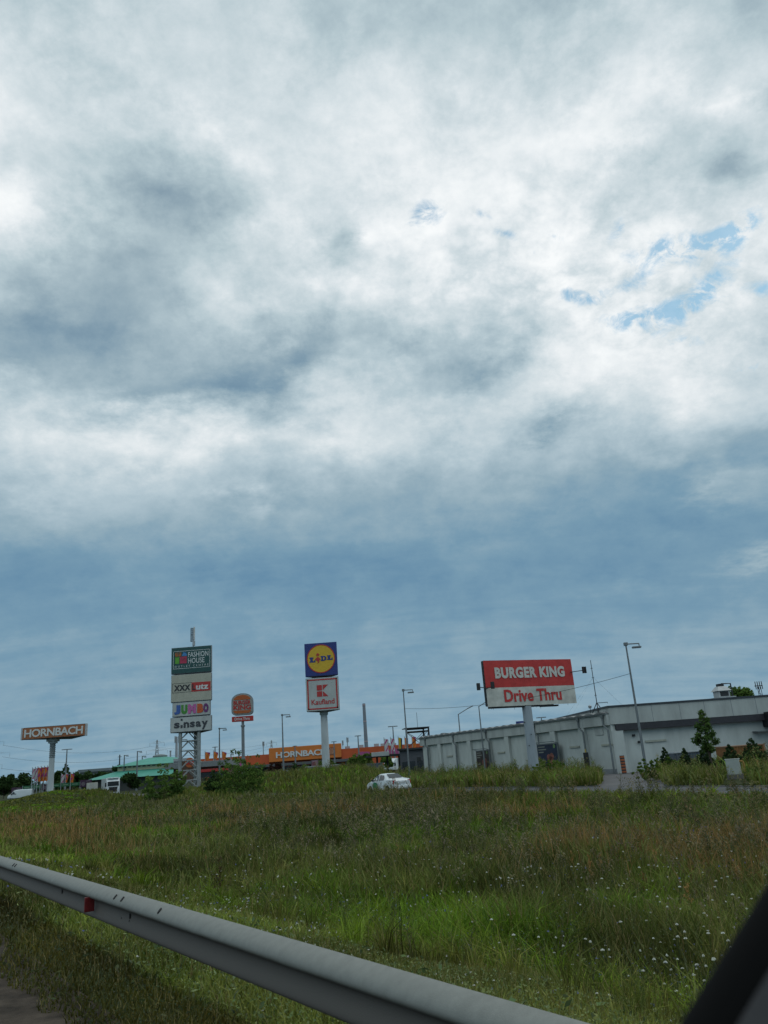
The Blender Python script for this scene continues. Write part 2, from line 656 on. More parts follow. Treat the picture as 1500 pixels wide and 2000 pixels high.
def road_q(x, y):
    """signed distance to the near edge of the access road (positive beyond it)"""
    x = np.asarray(x, float)
    y = np.asarray(y, float)
    best = np.full(x.shape, 1e9)
    sg = np.ones(x.shape)
    for a, b in zip(NEAR[:-1], NEAR[1:]):
        d = b - a
        L = np.hypot(*d)
        d = d / L
        t = np.clip((x - a[0]) * d[0] + (y - a[1]) * d[1], 0, L)
        px, py = a[0] + d[0] * t, a[1] + d[1] * t
        dist = np.hypot(x - px, y - py)
        side = (x - a[0]) * d[1] - (y - a[1]) * d[0]
        up = dist < best
        best = np.where(up, dist, best)
        sg = np.where(up, np.sign(side), sg)
    return best * sg


ROADW = 4.5


def ground(x, y):
    x = np.asarray(x, float)
    y = np.asarray(y, float)
    s = x * NR.x + y * NR.y
    q = road_q(x, y)
    z = 0.6 - 1.15 * smooth(3.2, 8.5, s)
    field = 0.55 * smooth(-4.5, -0.8, q)
    z = z + field * smooth(3.2, 8.5, s)
    z = z + 0.34 * (fbm(x, y, 5.0, 3) - 0.5) * smooth(3, 6, s) * (1 - smooth(-4, -1, q))
    rel = x / np.maximum(y, 1.0)
    mound = 1.55 * smooth(ROADW + 0.5, ROADW + 9, q) * (1 - smooth(-0.06, 0.0, rel)) * smooth(-0.34, -0.29, rel)
    mound = mound * (1 - smooth(150, 175, y)) * smooth(60, 72, y)
    bank = 2.1 * np.exp(-(((x + 66) / 7.5) ** 2 + ((y - 156) / 14.0) ** 2)) * smooth(ROADW, ROADW + 4, np.abs(q - 4) + 4)
    return z + mound + bank


def gz(x, y):
    return float(ground(np.array([x]), np.array([y]))[0])

# ------------------------------------------------------------------ ground, roads
def soil_mat():
    m = bpy.data.materials.new('soil_and_thatch')
    m.use_nodes = True
    nt = m.node_tree
    bs = nt.nodes['Principled BSDF']
    bs.inputs['Roughness'].default_value = 0.95
    bs.inputs['Specular IOR Level'].default_value = 0.1
    tcn = nt.nodes.new('ShaderNodeTexCoord')
    a = nt.nodes.new('ShaderNodeTexNoise')
    a.inputs['Scale'].default_value = 0.55
    a.inputs['Detail'].default_value = 9
    a.inputs['Roughness'].default_value = 0.7
    nt.links.new(tcn.outputs['Object'], a.inputs['Vector'])
    r = nt.nodes.new('ShaderNodeValToRGB')
    e = r.color_ramp.elements
    e[0].position, e[0].color = 0.30, (0.016, 0.018, 0.010, 1)
    e[1].position, e[1].color = 0.72, (0.060, 0.052, 0.030, 1)
    e.new(0.5).color = (0.026, 0.036, 0.012, 1)
    nt.links.new(a.outputs['Fac'], r.inputs[0])
    nt.links.new(r.outputs[0], bs.inputs['Base Color'])
    b = nt.nodes.new('ShaderNodeBump')
    b.inputs['Strength'].default_value = 0.6
    b.inputs['Distance'].default_value = 0.05
    a2 = nt.nodes.new('ShaderNodeTexNoise')
    a2.inputs['Scale'].default_value = 14
    a2.inputs['Detail'].default_value = 6
    nt.links.new(tcn.outputs['Object'], a2.inputs['Vector'])
    nt.links.new(a2.outputs['Fac'], b.inputs['Height'])
    nt.links.new(b.outputs[0], bs.inputs['Normal'])
    return m


def spaced(lo, hi, fine0, fine1, step, grow=1.22):
    a = list(np.arange(fine0, fine1 + 1e-6, step))
    d = step
    x = fine1
    while x < hi:
        d *= grow
        x += d
        a.append(min(x, hi))
    d = step
    x = fine0
    while x > lo:
        d *= grow
        x -= d
        a.insert(0, max(x, lo))
    return np.array(a)


xs = spaced(-4000, 4000, -60, 45, 0.8)
ys = spaced(-400, 5000, -6, 170, 0.8)
X, Y = np.meshgrid(xs, ys)
Z = ground(X.ravel(), Y.ravel())
nx, ny = len(xs), len(ys)
me = bpy.data.meshes.new('ground')
idx = np.arange(nx * ny).reshape(ny, nx)
quads = np.stack([idx[:-1, :-1], idx[:-1, 1:], idx[1:, 1:], idx[1:, :-1]], -1).reshape(-1, 4)
me.vertices.add(nx * ny)
me.vertices.foreach_set('co', np.stack([X.ravel(), Y.ravel(), Z], -1).ravel())
me.loops.add(quads.size)
me.loops.foreach_set('vertex_index', quads.ravel())
me.polygons.add(len(quads))
me.polygons.foreach_set('loop_start', np.arange(0, quads.size, 4))
me.polygons.foreach_set('use_smooth', np.ones(len(quads), bool))
me.update(calc_edges=True)
me.materials.append(soil_mat())
go = bpy.data.objects.new('ground', me)
COL.objects.link(go)
tag(go, kind='structure')

ASPH = mat('asphalt', (0.075, 0.078, 0.083), 0.9, var=0.22, scale=0.7, bump=0.3, bscale=60, spec=0.25)
ASPH2 = mat('worn_asphalt', (0.095, 0.096, 0.098), 0.9, var=0.2, scale=0.5, bump=0.3, bscale=60, spec=0.25)
GRAV = mat('gravel', (0.075, 0.060, 0.046), 0.95, var=0.45, scale=4, bump=1.0, bscale=90, spec=0.15)
CONC = mat('kerb_concrete', (0.13, 0.13, 0.125), 0.9, var=0.2, scale=4, bump=0.3)
LINE = mat('road_paint', (0.55, 0.55, 0.53), 0.7, var=0.25, scale=6)


def strip(edge, w0, w1, dz, name, m, sub=6):
    """ribbon along a line, between two offsets to its right, laid dz above the ground"""
    pts = []
    for a, b in zip(edge[:-1], edge[1:]):
        for k in range(sub):
            pts.append(a + (b - a) * k / sub)
    pts.append(edge[-1])
    pts = np.array(pts)
    for _ in range(3):
        pts[1:-1] = (pts[:-2] + 2 * pts[1:-1] + pts[2:]) / 4
    tg = np.gradient(pts, axis=0)
    tg /= np.linalg.norm(tg, axis=1)[:, None]
    nr = np.stack([tg[:, 1], -tg[:, 0]], -1)
    b = MB()
    K = 7
    vs = []
    for j in range(K):
        o = w0 + (w1 - w0) * j / (K - 1)
        p = pts + nr * o
        z = np.maximum(ground(p[:, 0], p[:, 1]), -0.05) + dz
        vs += [tuple(q) for q in np.column_stack([p, z])]
    n = len(pts)
    b.add(vs, [(j * n + i, (j + 1) * n + i, (j + 1) * n + i + 1, j * n + i + 1) for j in range(K - 1) for i in range(n - 1)])
    o = b.build(name, m, smooth=True)
    # make sure it faces up
    if o.data.polygons[0].normal.z < 0:
        o.data.flip_normals()
    return tag(o, kind='structure')


strip(NEAR, 0.0, ROADW, 0.05, 'access_road', ASPH)
rail_line = np.array([(DR * t)[:2] for t in (-60, -20, 0, 10, 20, 40, 80, 160, 300)])
strip(rail_line, -9.0, 0.55, 0.012, 'main_road', ASPH2)
strip(rail_line, 0.55, 1.98, 0.010, 'gravel_shoulder', GRAV)
strip(rail_line, 0.12, 0.27, 0.016, 'edge_line_marking', LINE)

# forecourt in front of the low warehouse, running from the access road to the walls
fc = []
for u, Yd in ((800, 112), (1206, 73.5), (1700, 75), (1700, 40)):
    p = atY(u, 1500, Yd)
    fc.append((p.x, p.y))
bfc = MB()
poly = [(9.5, 72), (9.6, 52.0), (12.3, 46), (15.3, 39), (18.8, 31), (26, 22), (60, 25), (60, 90), (22, 90), (6, 125), (2, 110)]
bfc.prism(poly, -0.3, 0.03)
tag(bfc.build('forecourt', ASPH2), kind='structure')

SOIL = go.data.materials[0]


def island(name, poly):
    b = MB()
    b.use(0).prism(poly, -0.3, 0.10)
    c = Vector((sum(p[0] for p in poly) / len(poly), sum(p[1] for p in poly) / len(poly)))
    inner = []
    for p in poly:
        d = c - Vector(p)
        inner.append(tuple(Vector(p) + d.normalized() * 0.18))
    b.use(1).prism(inner, -0.2, 0.14)
    return tag(b.build(name, [CONC, SOIL]), kind='structure')


ISL_L = [(10, 51.5), (11.8, 50), (13.5, 56), (16.8, 70), (14.5, 78), (6, 99), (-2, 112), (-12, 100), (-11, 87), (0.6, 70), (7.8, 57.5)]
ISL_R = [(13.9, 44), (17.5, 35.5), (24, 24), (40, 22), (45, 60), (24, 66), (19.5, 63), (16, 52)]
island('verge', ISL_L)
island('verge', ISL_R)

# ------------------------------------------------------------------ tall signs
GALV = mat('galvanised_steel', (0.30, 0.32, 0.33), 0.55, 0.5, var=0.15, scale=6)
LAMPG = mat('lamp_post_grey', (0.16, 0.18, 0.19), 0.6, 0.4, var=0.12, scale=5)
DARK = mat('dark_steel', (0.030, 0.033, 0.036), 0.6, 0.3, var=0.2)
BLACK = mat('black_paint', (0.012, 0.012, 0.013), 0.5, var=0.2)
WCOL = mat('white_column_paint', (0.40, 0.44, 0.45), 0.6, var=0.16, scale=1.2, streak=0.25)
ORANGE = mat('orange_panel', (0.27, 0.100, 0.038), 0.6, var=0.10, scale=1.0)
WHITE = mat('white_letter', (0.50, 0.52, 0.51), 0.5, var=0.08)
PANELW = mat('white_sign_panel', (0.36, 0.38, 0.365), 0.5, var=0.10, scale=1.2, streak=0.3)
CREAM = mat('cream_sign_panel', (0.34, 0.335, 0.27), 0.5, var=0.10, scale=1.0, streak=0.3)
EDGE = mat('sign_edge_grey', (0.22, 0.24, 0.25), 0.5, 0.3, var=0.12)
TEAL = mat('dark_green_panel', (0.010, 0.060, 0.056), 0.45, var=0.15)
SRED = mat('sign_red', (0.36, 0.025, 0.022), 0.5, var=0.10)
INK = mat('sign_black', (0.02, 0.022, 0.025), 0.5, var=0.1)
NAVY = mat('sign_blue', (0.014, 0.028, 0.155), 0.45, var=0.12)
YEL = mat('sign_yellow', (0.52, 0.33, 0.015), 0.5, var=0.08)


def tri_poly(wd, dep=None, ch=0.25):
    """three-sided sign in plan, flat face towards -Y, corners cut"""
    h = dep or wd * 0.80
    a, b, c = Vector((-wd / 2, 0)), Vector((wd / 2, 0)), Vector((0, h))
    out = []
    for p, q, r_ in ((a, c, b), (b, a, c), (c, b, a)):
        out += [tuple(p + (q - p).normalized() * ch), tuple(p + (r_ - p).normalized() * ch)]
    return out


def disc(cx, cz, r, n=48, a0=0, a1=360):
    return [(cx + r * math.cos(R(a0 + (a1 - a0) * k / n)), cz + r * math.sin(R(a0 + (a1 - a0) * k / n))) for k in range(n if a1 - a0 == 360 else n + 1)]


def rrect(x0, x1, z0, z1, r, n=6):
    out = []
    for cx, cz, a in ((x1 - r, z0 + r, -90), (x1 - r, z1 - r, 0), (x0 + r, z1 - r, 90), (x0 + r, z0 + r, 180)):
        out += [(cx + r * math.cos(R(a + 90 * k / n)), cz + r * math.sin(R(a + 90 * k / n))) for k in range(n + 1)]
    return out


def face_rect(u0, v0, u1, v1, Yd, rot=0.0):
    """left/right x and top/bottom z of a sign that spans these sight lines at distance Yd"""
    um = (u0 + u1) / 2
    p, q = atY(u0, (v0 + v1) / 2, Yd), atY(u1, (v0 + v1) / 2, Yd)
    return p.x, q.x, atY(um, v0, Yd).z, atY(um, v1, Yd).z


# --- orange three-sided sign on its column, far left
Yd = 200.0
x0, x1, zt, zb = face_rect(42, 1417.5, 168.5, 1441, Yd - 3)
cx, wd = (x0 + x1) / 2, x1 - x0
bx_ = atY(101, 1490, Yd).x
g0 = gz(bx_, Yd)
t = thing('pylon_sign', 'white column carrying a wide low orange box with white letters, far left', 'pylon sign', (bx_, Yd, g0), 0.0, 'tall advertising signs')
b = MB()
b.prism(tri_poly(wd, 11.0, 0.5), zb - g0, zt - g0, Matrix.Translation((cx - bx_, -3.0, 0)))
sb = b.build('sign_box', mat('sign_underside', (0.05, 0.055, 0.06), 0.6, var=0.1), t)
hh = zt - zb
b = MB()
b.plate([(cx - bx_ - wd / 2 + .35, zb - g0 + .12), (cx - bx_ + wd / 2 - .35, zb - g0 + .12), (cx - bx_ + wd / 2 - .35, zt - g0 - .12), (cx - bx_ - wd / 2 + .35, zt - g0 - .12)], -3.12, -3.0)
b.build('face_panel', ORANGE, sb)
for s in (-1, 1):
    b = MB()
    xx = cx - bx_ + s * (wd / 2 - .12)
    b.bbox(xx - .22, xx + .22, -3.1, -2.4, zb - g0 - .02, zt - g0 + .02, 0.08)
    b.build('end_cap', mat('pale_grey_trim', (0.33, 0.35, 0.36), 0.5, var=.1), sb)
text('HORNBACH', cx - bx_ - wd / 2 + .8, cx - bx_ + wd / 2 - .8, zb - g0 + hh * .17, zt - g0 - hh * .17, WHITE, sb, -3.22, .1, bold=.025, space=.92)
b = MB()
zc = zb - g0
prof = [(.80, -.3), (.77, 0.5), (.68, zc * .5), (.62, zc * .68)]
b.lathe(prof, 28)
b.build('column', WCOL, t, True)
b = MB()
pr = []
for k in range(8):
    za = zc * .68 + (zc * .93 - zc * .68) * k / 8
    zs = (zc * .93 - zc * .68) / 8
    pr += [(.61, za), (.73, za + zs * .25), (.73, za + zs * .5), (.61, za + zs * .75)]
b.lathe(pr, 24)
b.build('ribbed_collar', mat('collar_grey', (0.2, 0.23, 0.24), .6, var=.1), t)
b = MB()
b.bbox(-1.2, 1.2, -1.2, 1.2, zc * .95, zc, .1)
b.bbox(-.85, .85, -.85, .85, zc * .92, zc * .95, .05)
b.build('head_bracket', WCOL, t)

# --- lattice tower with four advertising boxes
Yd = 125.0
bx_ = atY(376, 1480, Yd).x
g0 = gz(bx_, Yd)
t = thing('sign_tower', 'tall lattice tower stacked with four boxes, green outlet box on top', 'sign tower', (bx_, Yd, g0), R(-2.0), 'tall advertising signs')
S = Yd / FPX


def tower_panel(name, u0, u1, v0, v1, m, label=None):
    x0, x1, zt, zb = face_rect(u0, v0, u1, v1, Yd - 2)
    b = MB()
    w_ = x1 - x0
    b.use(0).prism(tri_poly(w_, w_ * .82, .22), zb - g0, zt - g0, Matrix.Translation(((x0 + x1) / 2 - bx_, -2.0, 0)))
    o = b.build(name, EDGE, t)
    b = MB()
    xa, xb = x0 - bx_ + .24, x1 - bx_ - .24
    b.plate([(xa, zb - g0 + .06), (xb, zb - g0 + .06), (xb, zt - g0 - .06), (xa, zt - g0 - .06)], -2.07, -2.0)
    b.build('face_panel', m, o)
    b = MB()
    b.use(0).prism([(x * .985, y * .985 + .03) for x, y in tri_poly(w_, w_ * .82, .22)], zb - g0 - .05, zb - g0 - .002, Matrix.Translation(((x0 + x1) / 2 - bx_, -2.0, 0)))
    b.build('underside', mat('sign_underside', (0.05, 0.055, 0.06)), o)
    if label:
        o['label'] = label
    return o, xa, xb, zb - g0 + .06, zt - g0 - .06


o, xa, xb, za, zb_ = tower_panel('sign_box', 333, 416.5, 1263, 1314, TEAL, 'dark green box with shopping bag pictures and white letters')
W_, H_ = xb - xa, zb_ - za
b = MB()
f = lambda u, v: (xa + u * W_, za + v * H_)
for a, c in (((.04, .17), (.975, .185)), ((.04, .855), (.975, .87)), ((.04, .17), (.05, .87)), ((.965, .17), (.975, .87))):
    p, q = f(*a), f(*c)
    b.plate([p, (q[0], p[1]), q, (p[0], q[1])], -2.09, -2.07)
b.build('border', WHITE, o)
text('FASHION', *[xa + W_ * k for k in (.42, .935)], za + H_ * .60, za + H_ * .805, WHITE, o, -2.10, .03, bold=.008)
text('HOUSE', *[xa + W_ * k for k in (.42, .835)], za + H_ * .355, za + H_ * .56, WHITE, o, -2.10, .03, bold=.008)
text('OUTLET CENTRE', *[xa + W_ * k for k in (.085, .935)], za + H_ * .225, za + H_ * .30, WHITE, o, -2.10, .03, bold=.004, space=1.9)
BAGO, BAGB, BAGG, BAGR = (mat('bag_orange', (.32, .10, .02)), mat('bag_blue', (.05, .19, .42)), mat('bag_green', (.09, .30, .03)), mat('bag_red', (.36, .03, .07)))


def rect(u0, u1, v0, v1):
    return [f(u0, v0), f(u1, v0), f(u1, v1), f(u0, v1)]


b = MB()
b.use(0).plate(rect(.09, .245, .665, .815), -2.10, -2.07)
b.use(1).plate([f(.265 + .125 * (.5 + .5 * math.cos(R(a))), .665 + .13 * max(0, math.sin(R(a)))) for a in range(0, 181, 15)], -2.10, -2.07)
b.use(2).plate(rect(.09, .195, .375, .645), -2.10, -2.07)
b.use(3).plate(rect(.21, .385, .375, .645), -2.10, -2.07)
hd = [f(.255 + .042 + .042 * math.cos(R(a)), .60 + .09 * math.sin(R(a))) for a in range(180, 361, 20)]
b.use(4).tube([(p[0], -2.11, p[1]) for p in hd], .03, 5)
hd = [f(.142 + .03 * math.cos(R(a)), .60 + .05 * math.sin(R(a))) for a in range(0, 181, 30)]
b.use(4).tube([(p[0], -2.11, p[1]) for p in hd], .025, 5)
b.use(4).plate(rect(.16, .175, .665, .815), -2.105, -2.10)
for s in (-1, 1):
    b.use(4).plate([f(.167, .77), f(.167 + s * .045, .80), f(.167 + s * .045, .745)][::(1 if s < 0 else -1)], -2.105, -2.10)
    b.use(1).plate([f(.327, .79), f(.327 + s * .03, .84), f(.327 + s * .045, .81)][::-s], -2.105, -2.08)
b.build('logo', [BAGO, BAGB, BAGG, BAGR, TEAL], o)

o, xa, xb, za, zb_ = tower_panel('sign_box', 332.5, 416.5, 1316, 1369.5, CREAM, 'cream box with black letters and a red field')
W_, H_ = xb - xa, zb_ - za
b = MB()
b.use(0).plate(rect(.51, .99, .335, .68), -2.10, -2.07)
b.build('red_field', SRED, o)
b = MB()
for v in (.335, .675):
    b.plate(rect(.02, .51, v, v + .012), -2.09, -2.07)
b.plate(rect(.02, .028, .335, .68), -2.09, -2.07)
b.build('border', INK, o)
text('XXX', *[xa + W_ * k for k in (.07, .48)], za + H_ * .40, za + H_ * .62, INK, o, -2.11, .04, bold=.05, space=1.25)
text('L', *[xa + W_ * k for k in (.53, .61)], za + H_ * .40, za + H_ * .62, INK, o, -2.13, .03, bold=.03)
text('utz', *[xa + W_ * k for k in (.625, .94)], za + H_ * .395, za + H_ * .60, WHITE, o, -2.13, .03, bold=.035)

o, xa, xb, za, zb_ = tower_panel('sign_box', 335, 414, 1370.5, 1398, PANELW, 'pale box with fat letters in five colours')
W_, H_ = xb - xa, zb_ - za
cols = [('jumbo_blue', (.045, .12, .40)), ('jumbo_green', (.06, .26, .03)), ('jumbo_pink', (.52, .13, .36)), ('jumbo_orange', (.56, .10, .02)), ('jumbo_purple', (.15, .03, .15))]
for k, (ch, (cn, cc)) in enumerate(zip('JUMBO', cols)):
    wl = .165 if ch != 'M' else .215
    u0 = [.045, .235, .42, .665, .83][k]
    text(ch, xa + W_ * u0, xa + W_ * (u0 + (wl if k < 4 else .14)), za + H_ * .14, za + H_ * .84, mat(cn, tuple(.78 * q for q in cc), .4), o, -2.14, .08, bold=.085)

o, xa, xb, za, zb_ = tower_panel('sign_box', 331, 416.5, 1399.5, 1428.5, PANELW, 'pale box with dark grey lower-case letters, lowest on the tower')
W_, H_ = xb - xa, zb_ - za
SINK = mat('sinsay_grey', (.030, .034, .042), .5)
# the word is set with the dot of its i dropped low: letter by letter
for ch, u0, u1, v0, v1 in (('s', .085, .225, .26, .66), ('n', .325, .46, .26, .66), ('s', .48, .605, .26, .66), ('a', .625, .755, .26, .66), ('y', .77, .925, .06, .66)):
    text(ch, xa + W_ * u0, xa + W_ * u1, za + H_ * v0, za + H_ * v1, SINK, o, -2.11, .04, bold=.035)
b = MB()
b.plate(rect(.250, .298, .26, .47), -2.11, -2.07)
b.plate(rect(.250, .298, .79, .92), -2.11, -2.07)
b.build('lettering', SINK, o)

zc = face_rect(331, 1399.5, 416.5, 1428.5, Yd)[3] - g0
ztop = face_rect(333, 1263, 416.5, 1314, Yd)[2] - g0
colx = [(-1.45 , -1.55), (1.45, -1.55), (0, 1.6)]
for x, y in colx:
    b = MB()
    b.tube([(x, y, -.4), (x, y, zc + .6)], .27, 16)
    b.build('column', mat('tower_grey', (.24, .265, .265), .6, .1, var=.2, streak=.3), t, True)
b = MB()
b.tube([(0, .2, zc), (0, .2, ztop - .1)], .5, 10)
b.build('inner_mast', DARK, t)
b = MB()
nl = 6
for i, j in ((0, 1), (1, 2), (2, 0)):
    a, c = Vector(colx[i] + (0,)), Vector(colx[j] + (0,))
    for k in range(nl):
        z0 = zc * k / nl + .2
        z1 = zc * (k + 1) / nl
        b.tube([a + Vector((0, 0, z1)), c + Vector((0, 0, z1))], .09, 6)
        m_ = (a + c) / 2 + Vector((0, 0, z1))
        b.tube([a + Vector((0, 0, z0)), m_], .075, 6)
        b.tube([c + Vector((0, 0, z0)), m_], .075, 6)
b.build('lattice_bracing', MATS['tower_grey'], t)
b = MB()
b.tube([(.0, 0, ztop - .1), (.0, 0, ztop + 3.0)], .10, 8)
b.tube([(.15, -.2, ztop + .1), (.15, -.2, ztop + .9)], .22, 10)
b.build('antenna_mast', GALV, t)
b = MB()
b.bbox(-.12, .10, .25, .45, ztop + 1.1, ztop + 3.1, .04)
b.build('antenna_panel', mat('antenna_white', (.42, .44, .44), .5), t)
b = MB()
b.bbox(.12, .34, -.35, -.12, ztop + 1.05, ztop + 3.15, .04)
b.build('antenna_panel', mat('antenna_white', (.42, .44, .44), .5), t)
b = MB()
for k in range(6):
    a = 2 * math.pi * k / 6
    b.tube([(-.25 + .18 * math.cos(a), .18 * math.sin(a), ztop + .8), (-.25 + .18 * math.cos(a), .18 * math.sin(a), ztop + 3.0)], .03, 5)
for z in (.8, 1.9, 3.0):
    b.tube([(-.43, 0, ztop + z), (-.07, 0, ztop + z)], .03, 5)
    b.tube([(-.25, -.18, ztop + z), (-.25, .18, ztop + z)], .03, 5)
b.build('antenna_cage', DARK, t)

# --- small bun-shaped restaurant sign
Yd = 150.0
bx_ = atY(475, 1470, Yd).x
g0 = gz(bx_, Yd)
t = thing('pylon_sign', 'slim pole with a bun-shaped orange sign over a narrow red strip', 'pylon sign', (bx_, Yd, g0), R(4), 'tall advertising signs')
x0, x1, zt, zb = face_rect(453, 1354.5, 494.5, 1397, Yd)
dx = (x0 + x1) / 2 - bx_
W_, H_ = x1 - x0, zt - zb
zb -= g0
zt -= g0
hw = W_ / 2


def bun(k):
    h = hw * k
    zc_ = (zb + zt) / 2
    pts = []
    zlo, zhi = zc_ - H_ / 2 * k, zc_ + H_ / 2 * k
    top = [(h * math.cos(R(a)) if abs(math.cos(R(a))) < .999 else h * np.sign(math.cos(R(a))), zhi - H_ * k * .38 + H_ * k * .38 * math.sin(R(a)) ** .8) for a in range(0, 181, 12)]
    bot = []
    for a in range(0, 91, 18):
        bot.append((-h + h * .42 * (1 - math.cos(R(a))), zlo + H_ * k * .18 * (1 - math.sin(R(a)))))
    bot2 = [(-p[0], p[1]) for p in bot[::-1]]
    return [(dx + p[0], p[1]) for p in top + bot + bot2]


b = MB()
b.plate(bun(1.0), -.55, .55)
sb = b.build('sign_box', EDGE, t)
b = MB()
b.plate(bun(.90), -.60, -.55)
b.build('face_panel', mat('bun_panel', (.27, .27, .24), .5), sb)
BUN = mat('bun_orange', (.36, .085, .016), .5)
BKR = mat('burger_red', (.36, .022, .018), .5)
full = bun(.84)
zm1, zm2 = zb + H_ * .70, zb + H_ * .215
b = MB()
up = [p for p in full if p[1] > zm1]
up = [(dx + hw * .80, zm1)] + up + [(dx - hw * .80, zm1)]
b.plate(up, -.66, -.60)
b.build('upper_bun', BUN, sb)
b = MB()
lo = [p for p in full if p[1] < zm2 - .02]
b.plate([(dx - hw * .80, zm2)] + lo + [(dx + hw * .80, zm2)], -.66, -.60)
b.build('lower_bun', BUN, sb)
text('BURGER', dx - hw * .80, dx + hw * .80, zb + H_ * .485, zb + H_ * .665, BKR, sb, -.67, .06, bold=.032, space=1.0)
text('KING', dx - hw * .82, dx + hw * .82, zb + H_ * .245, zb + H_ * .465, BKR, sb, -.67, .06, bold=.032, space=1.0)
p0, p1, q0, q1 = face_rect(453.5, 1399, 494.5, 1409, Yd)
b = MB()
b.bbox(p0 - bx_, p1 - bx_, -.4, .4, q1 - g0, q0 - g0, .05)
st_ = b.build('strip_sign', SRED, t)
text('Drive Thru', p0 - bx_ + W_ * .13, p1 - bx_ - W_ * .16, q1 - g0 + .22, q0 - g0 - .2, WHITE, st_, -.42, .02, bold=.02)
b = MB()
zc = q1 - g0
b.lathe([(.34, -.4), (.33, zc * .32), (.41, zc * .325), (.41, zc * .345), (.30, zc * .35), (.28, zc * .90), (.40, zc * .905), (.40, zc * .93), (.25, zc * .935), (.25, zc)], 18)
b.build('pole', mat('pole_grey', (.16, .18, .19), .6, .2), t, True)

# --- blue and white supermarket sign in the middle
Yd = 118.0
bx_ = atY(635, 1450, Yd).x
g0 = gz(bx_, Yd)
t = thing('pylon_sign', 'grey column with a blue box with yellow disc stacked over a white box', 'pylon sign', (bx_, Yd, g0), 0.0, 'tall advertising signs')


def stack_box(u0, u1, v0, v1, m, em):
    x0, x1, zt, zb = face_rect(u0, v0, u1, v1, Yd - 1.6)
    w_ = x1 - x0
    b = MB()
    b.prism(tri_poly(w_, w_ * .80, .10), zb - g0, zt - g0, Matrix.Translation(((x0 + x1) / 2 - bx_, -1.6, 0)))
    o = b.build('sign_box', em, t)
    b = MB()
    xa, xb = x0 - bx_ + .10, x1 - bx_ - .10
    b.plate([(xa, zb - g0 + .05), (xb, zb - g0 + .05), (xb, zt - g0 - .05), (xa, zt - g0 - .05)], -1.66, -1.6)
    b.build('face_panel', m, o)
    b = MB()
    b.prism([(x * .985, y * .985 + .03) for x, y in tri_poly(w_, w_ * .80, .10)], zb - g0 - .05, zb - g0 - .002, Matrix.Translation(((x0 + x1) / 2 - bx_, -1.6, 0)))
    b.build('underside', mat('sign_underside', (0.05, 0.055, 0.06)), o)
    return o, xa, xb, zb - g0 + .05, zt - g0 - .05


o, xa, xb, za, zb_ = stack_box(594.5, 659.5, 1255.5, 1320, NAVY, NAVY)
o['label'] = 'blue box with a yellow disc'
W_, H_ = xb - xa, zb_ - za
cx, cz, rr = (xa + xb) / 2, za + H_ * .515, W_ * .435
b = MB()
b.plate(disc(cx, cz, rr), -1.70, -1.66)
dk = b.build('yellow_disc', YEL, o)
b = MB()
ring = []
n = 64
vs = []
for k in range(n):
    a = 2 * math.pi * k / n
    for r_, y in ((rr * .955, -1.72), (rr * 1.02, -1.72), (rr * 1.02, -1.66), (rr * .955, -1.66)):
        vs.append((cx + r_ * math.cos(a), y, cz + r_ * math.sin(a)))
b.add(vs, [(k * 4 + j, k * 4 + (j + 1) % 4, ((k + 1) % n) * 4 + (j + 1) % 4, ((k + 1) % n) * 4 + j) for k in range(n) for j in range(4)])
b.build('red_ring', SRED, o)


def slab_L(x0, x1, z0, z1, b):
    w_, h = x1 - x0, z1 - z0
    P = [(0, 0), (1, 0), (1, .48), (.84, .48), (.80, .24), (.58, .24), (.58, .80), (.70, .80), (.70, 1), (.02, 1), (.02, .80), (.14, .80), (.14, .20), (0, .20)]
    b.plate([(x0 + p[0] * w_, z0 + p[1] * h) for p in P], -1.74, -1.70)


def slab_D(x0, x1, z0, z1, b):
    w_, h = x1 - x0, z1 - z0
    outer = [(0, 0), (.55, 0)] + [(.55 + .45 * math.cos(R(a)), .5 + .5 * math.sin(R(a))) for a in range(-75, 76, 15)] + [(.55, 1), (0, 1), (0, .8), (.12, .8), (.12, .2), (0, .2)]
    inner = [(.42, .25), (.52, .25)] + [(.52 + .16 * math.cos(R(a)), .5 + .25 * math.sin(R(a))) for a in range(-60, 61, 30)] + [(.52, .75), (.42, .75)]
    b.plate([(x0 + p[0] * w_, z0 + p[1] * h) for p in outer], -1.74, -1.70)
    return [(x0 + p[0] * w_, z0 + p[1] * h) for p in inner]


b = MB()
z0, z1 = cz - rr * .17, cz + rr * .165
slab_L(cx - rr * .84, cx - rr * .40, z0 + rr * -.06, z1 - rr * .03, b)
inn = slab_D(cx - rr * .02, cx + rr * .40, z0 + rr * .0, z1 + rr * .02, b)
slab_L(cx + rr * .44, cx + rr * .84, z0 + rr * .04, z1 + rr * .04, b)
b.build('lettering', NAVY, o)
b = MB()
b.plate(inn, -1.745, -1.74)
b.build('letter_hole', YEL, o)
b = MB()
ix = cx - rr * .22
b.plate(disc(ix, cz + rr * .30, rr * .105, 20), -1.75, -1.70)
b.plate([(ix, cz - rr * .22), (ix + rr * .20, cz - rr * .02), (ix, cz + rr * .16), (ix - rr * .20, cz - rr * .02)], -1.75, -1.70)
b.plate([(ix + rr * .02, cz - rr * .22), (ix + rr * .12, cz - rr * .12), (ix + rr * .08, cz - rr * .26), (ix - rr * .06, cz - rr * .34), (ix - rr * .02, cz - rr * .28)], -1.75, -1.70)
b.build('red_letter', SRED, o)

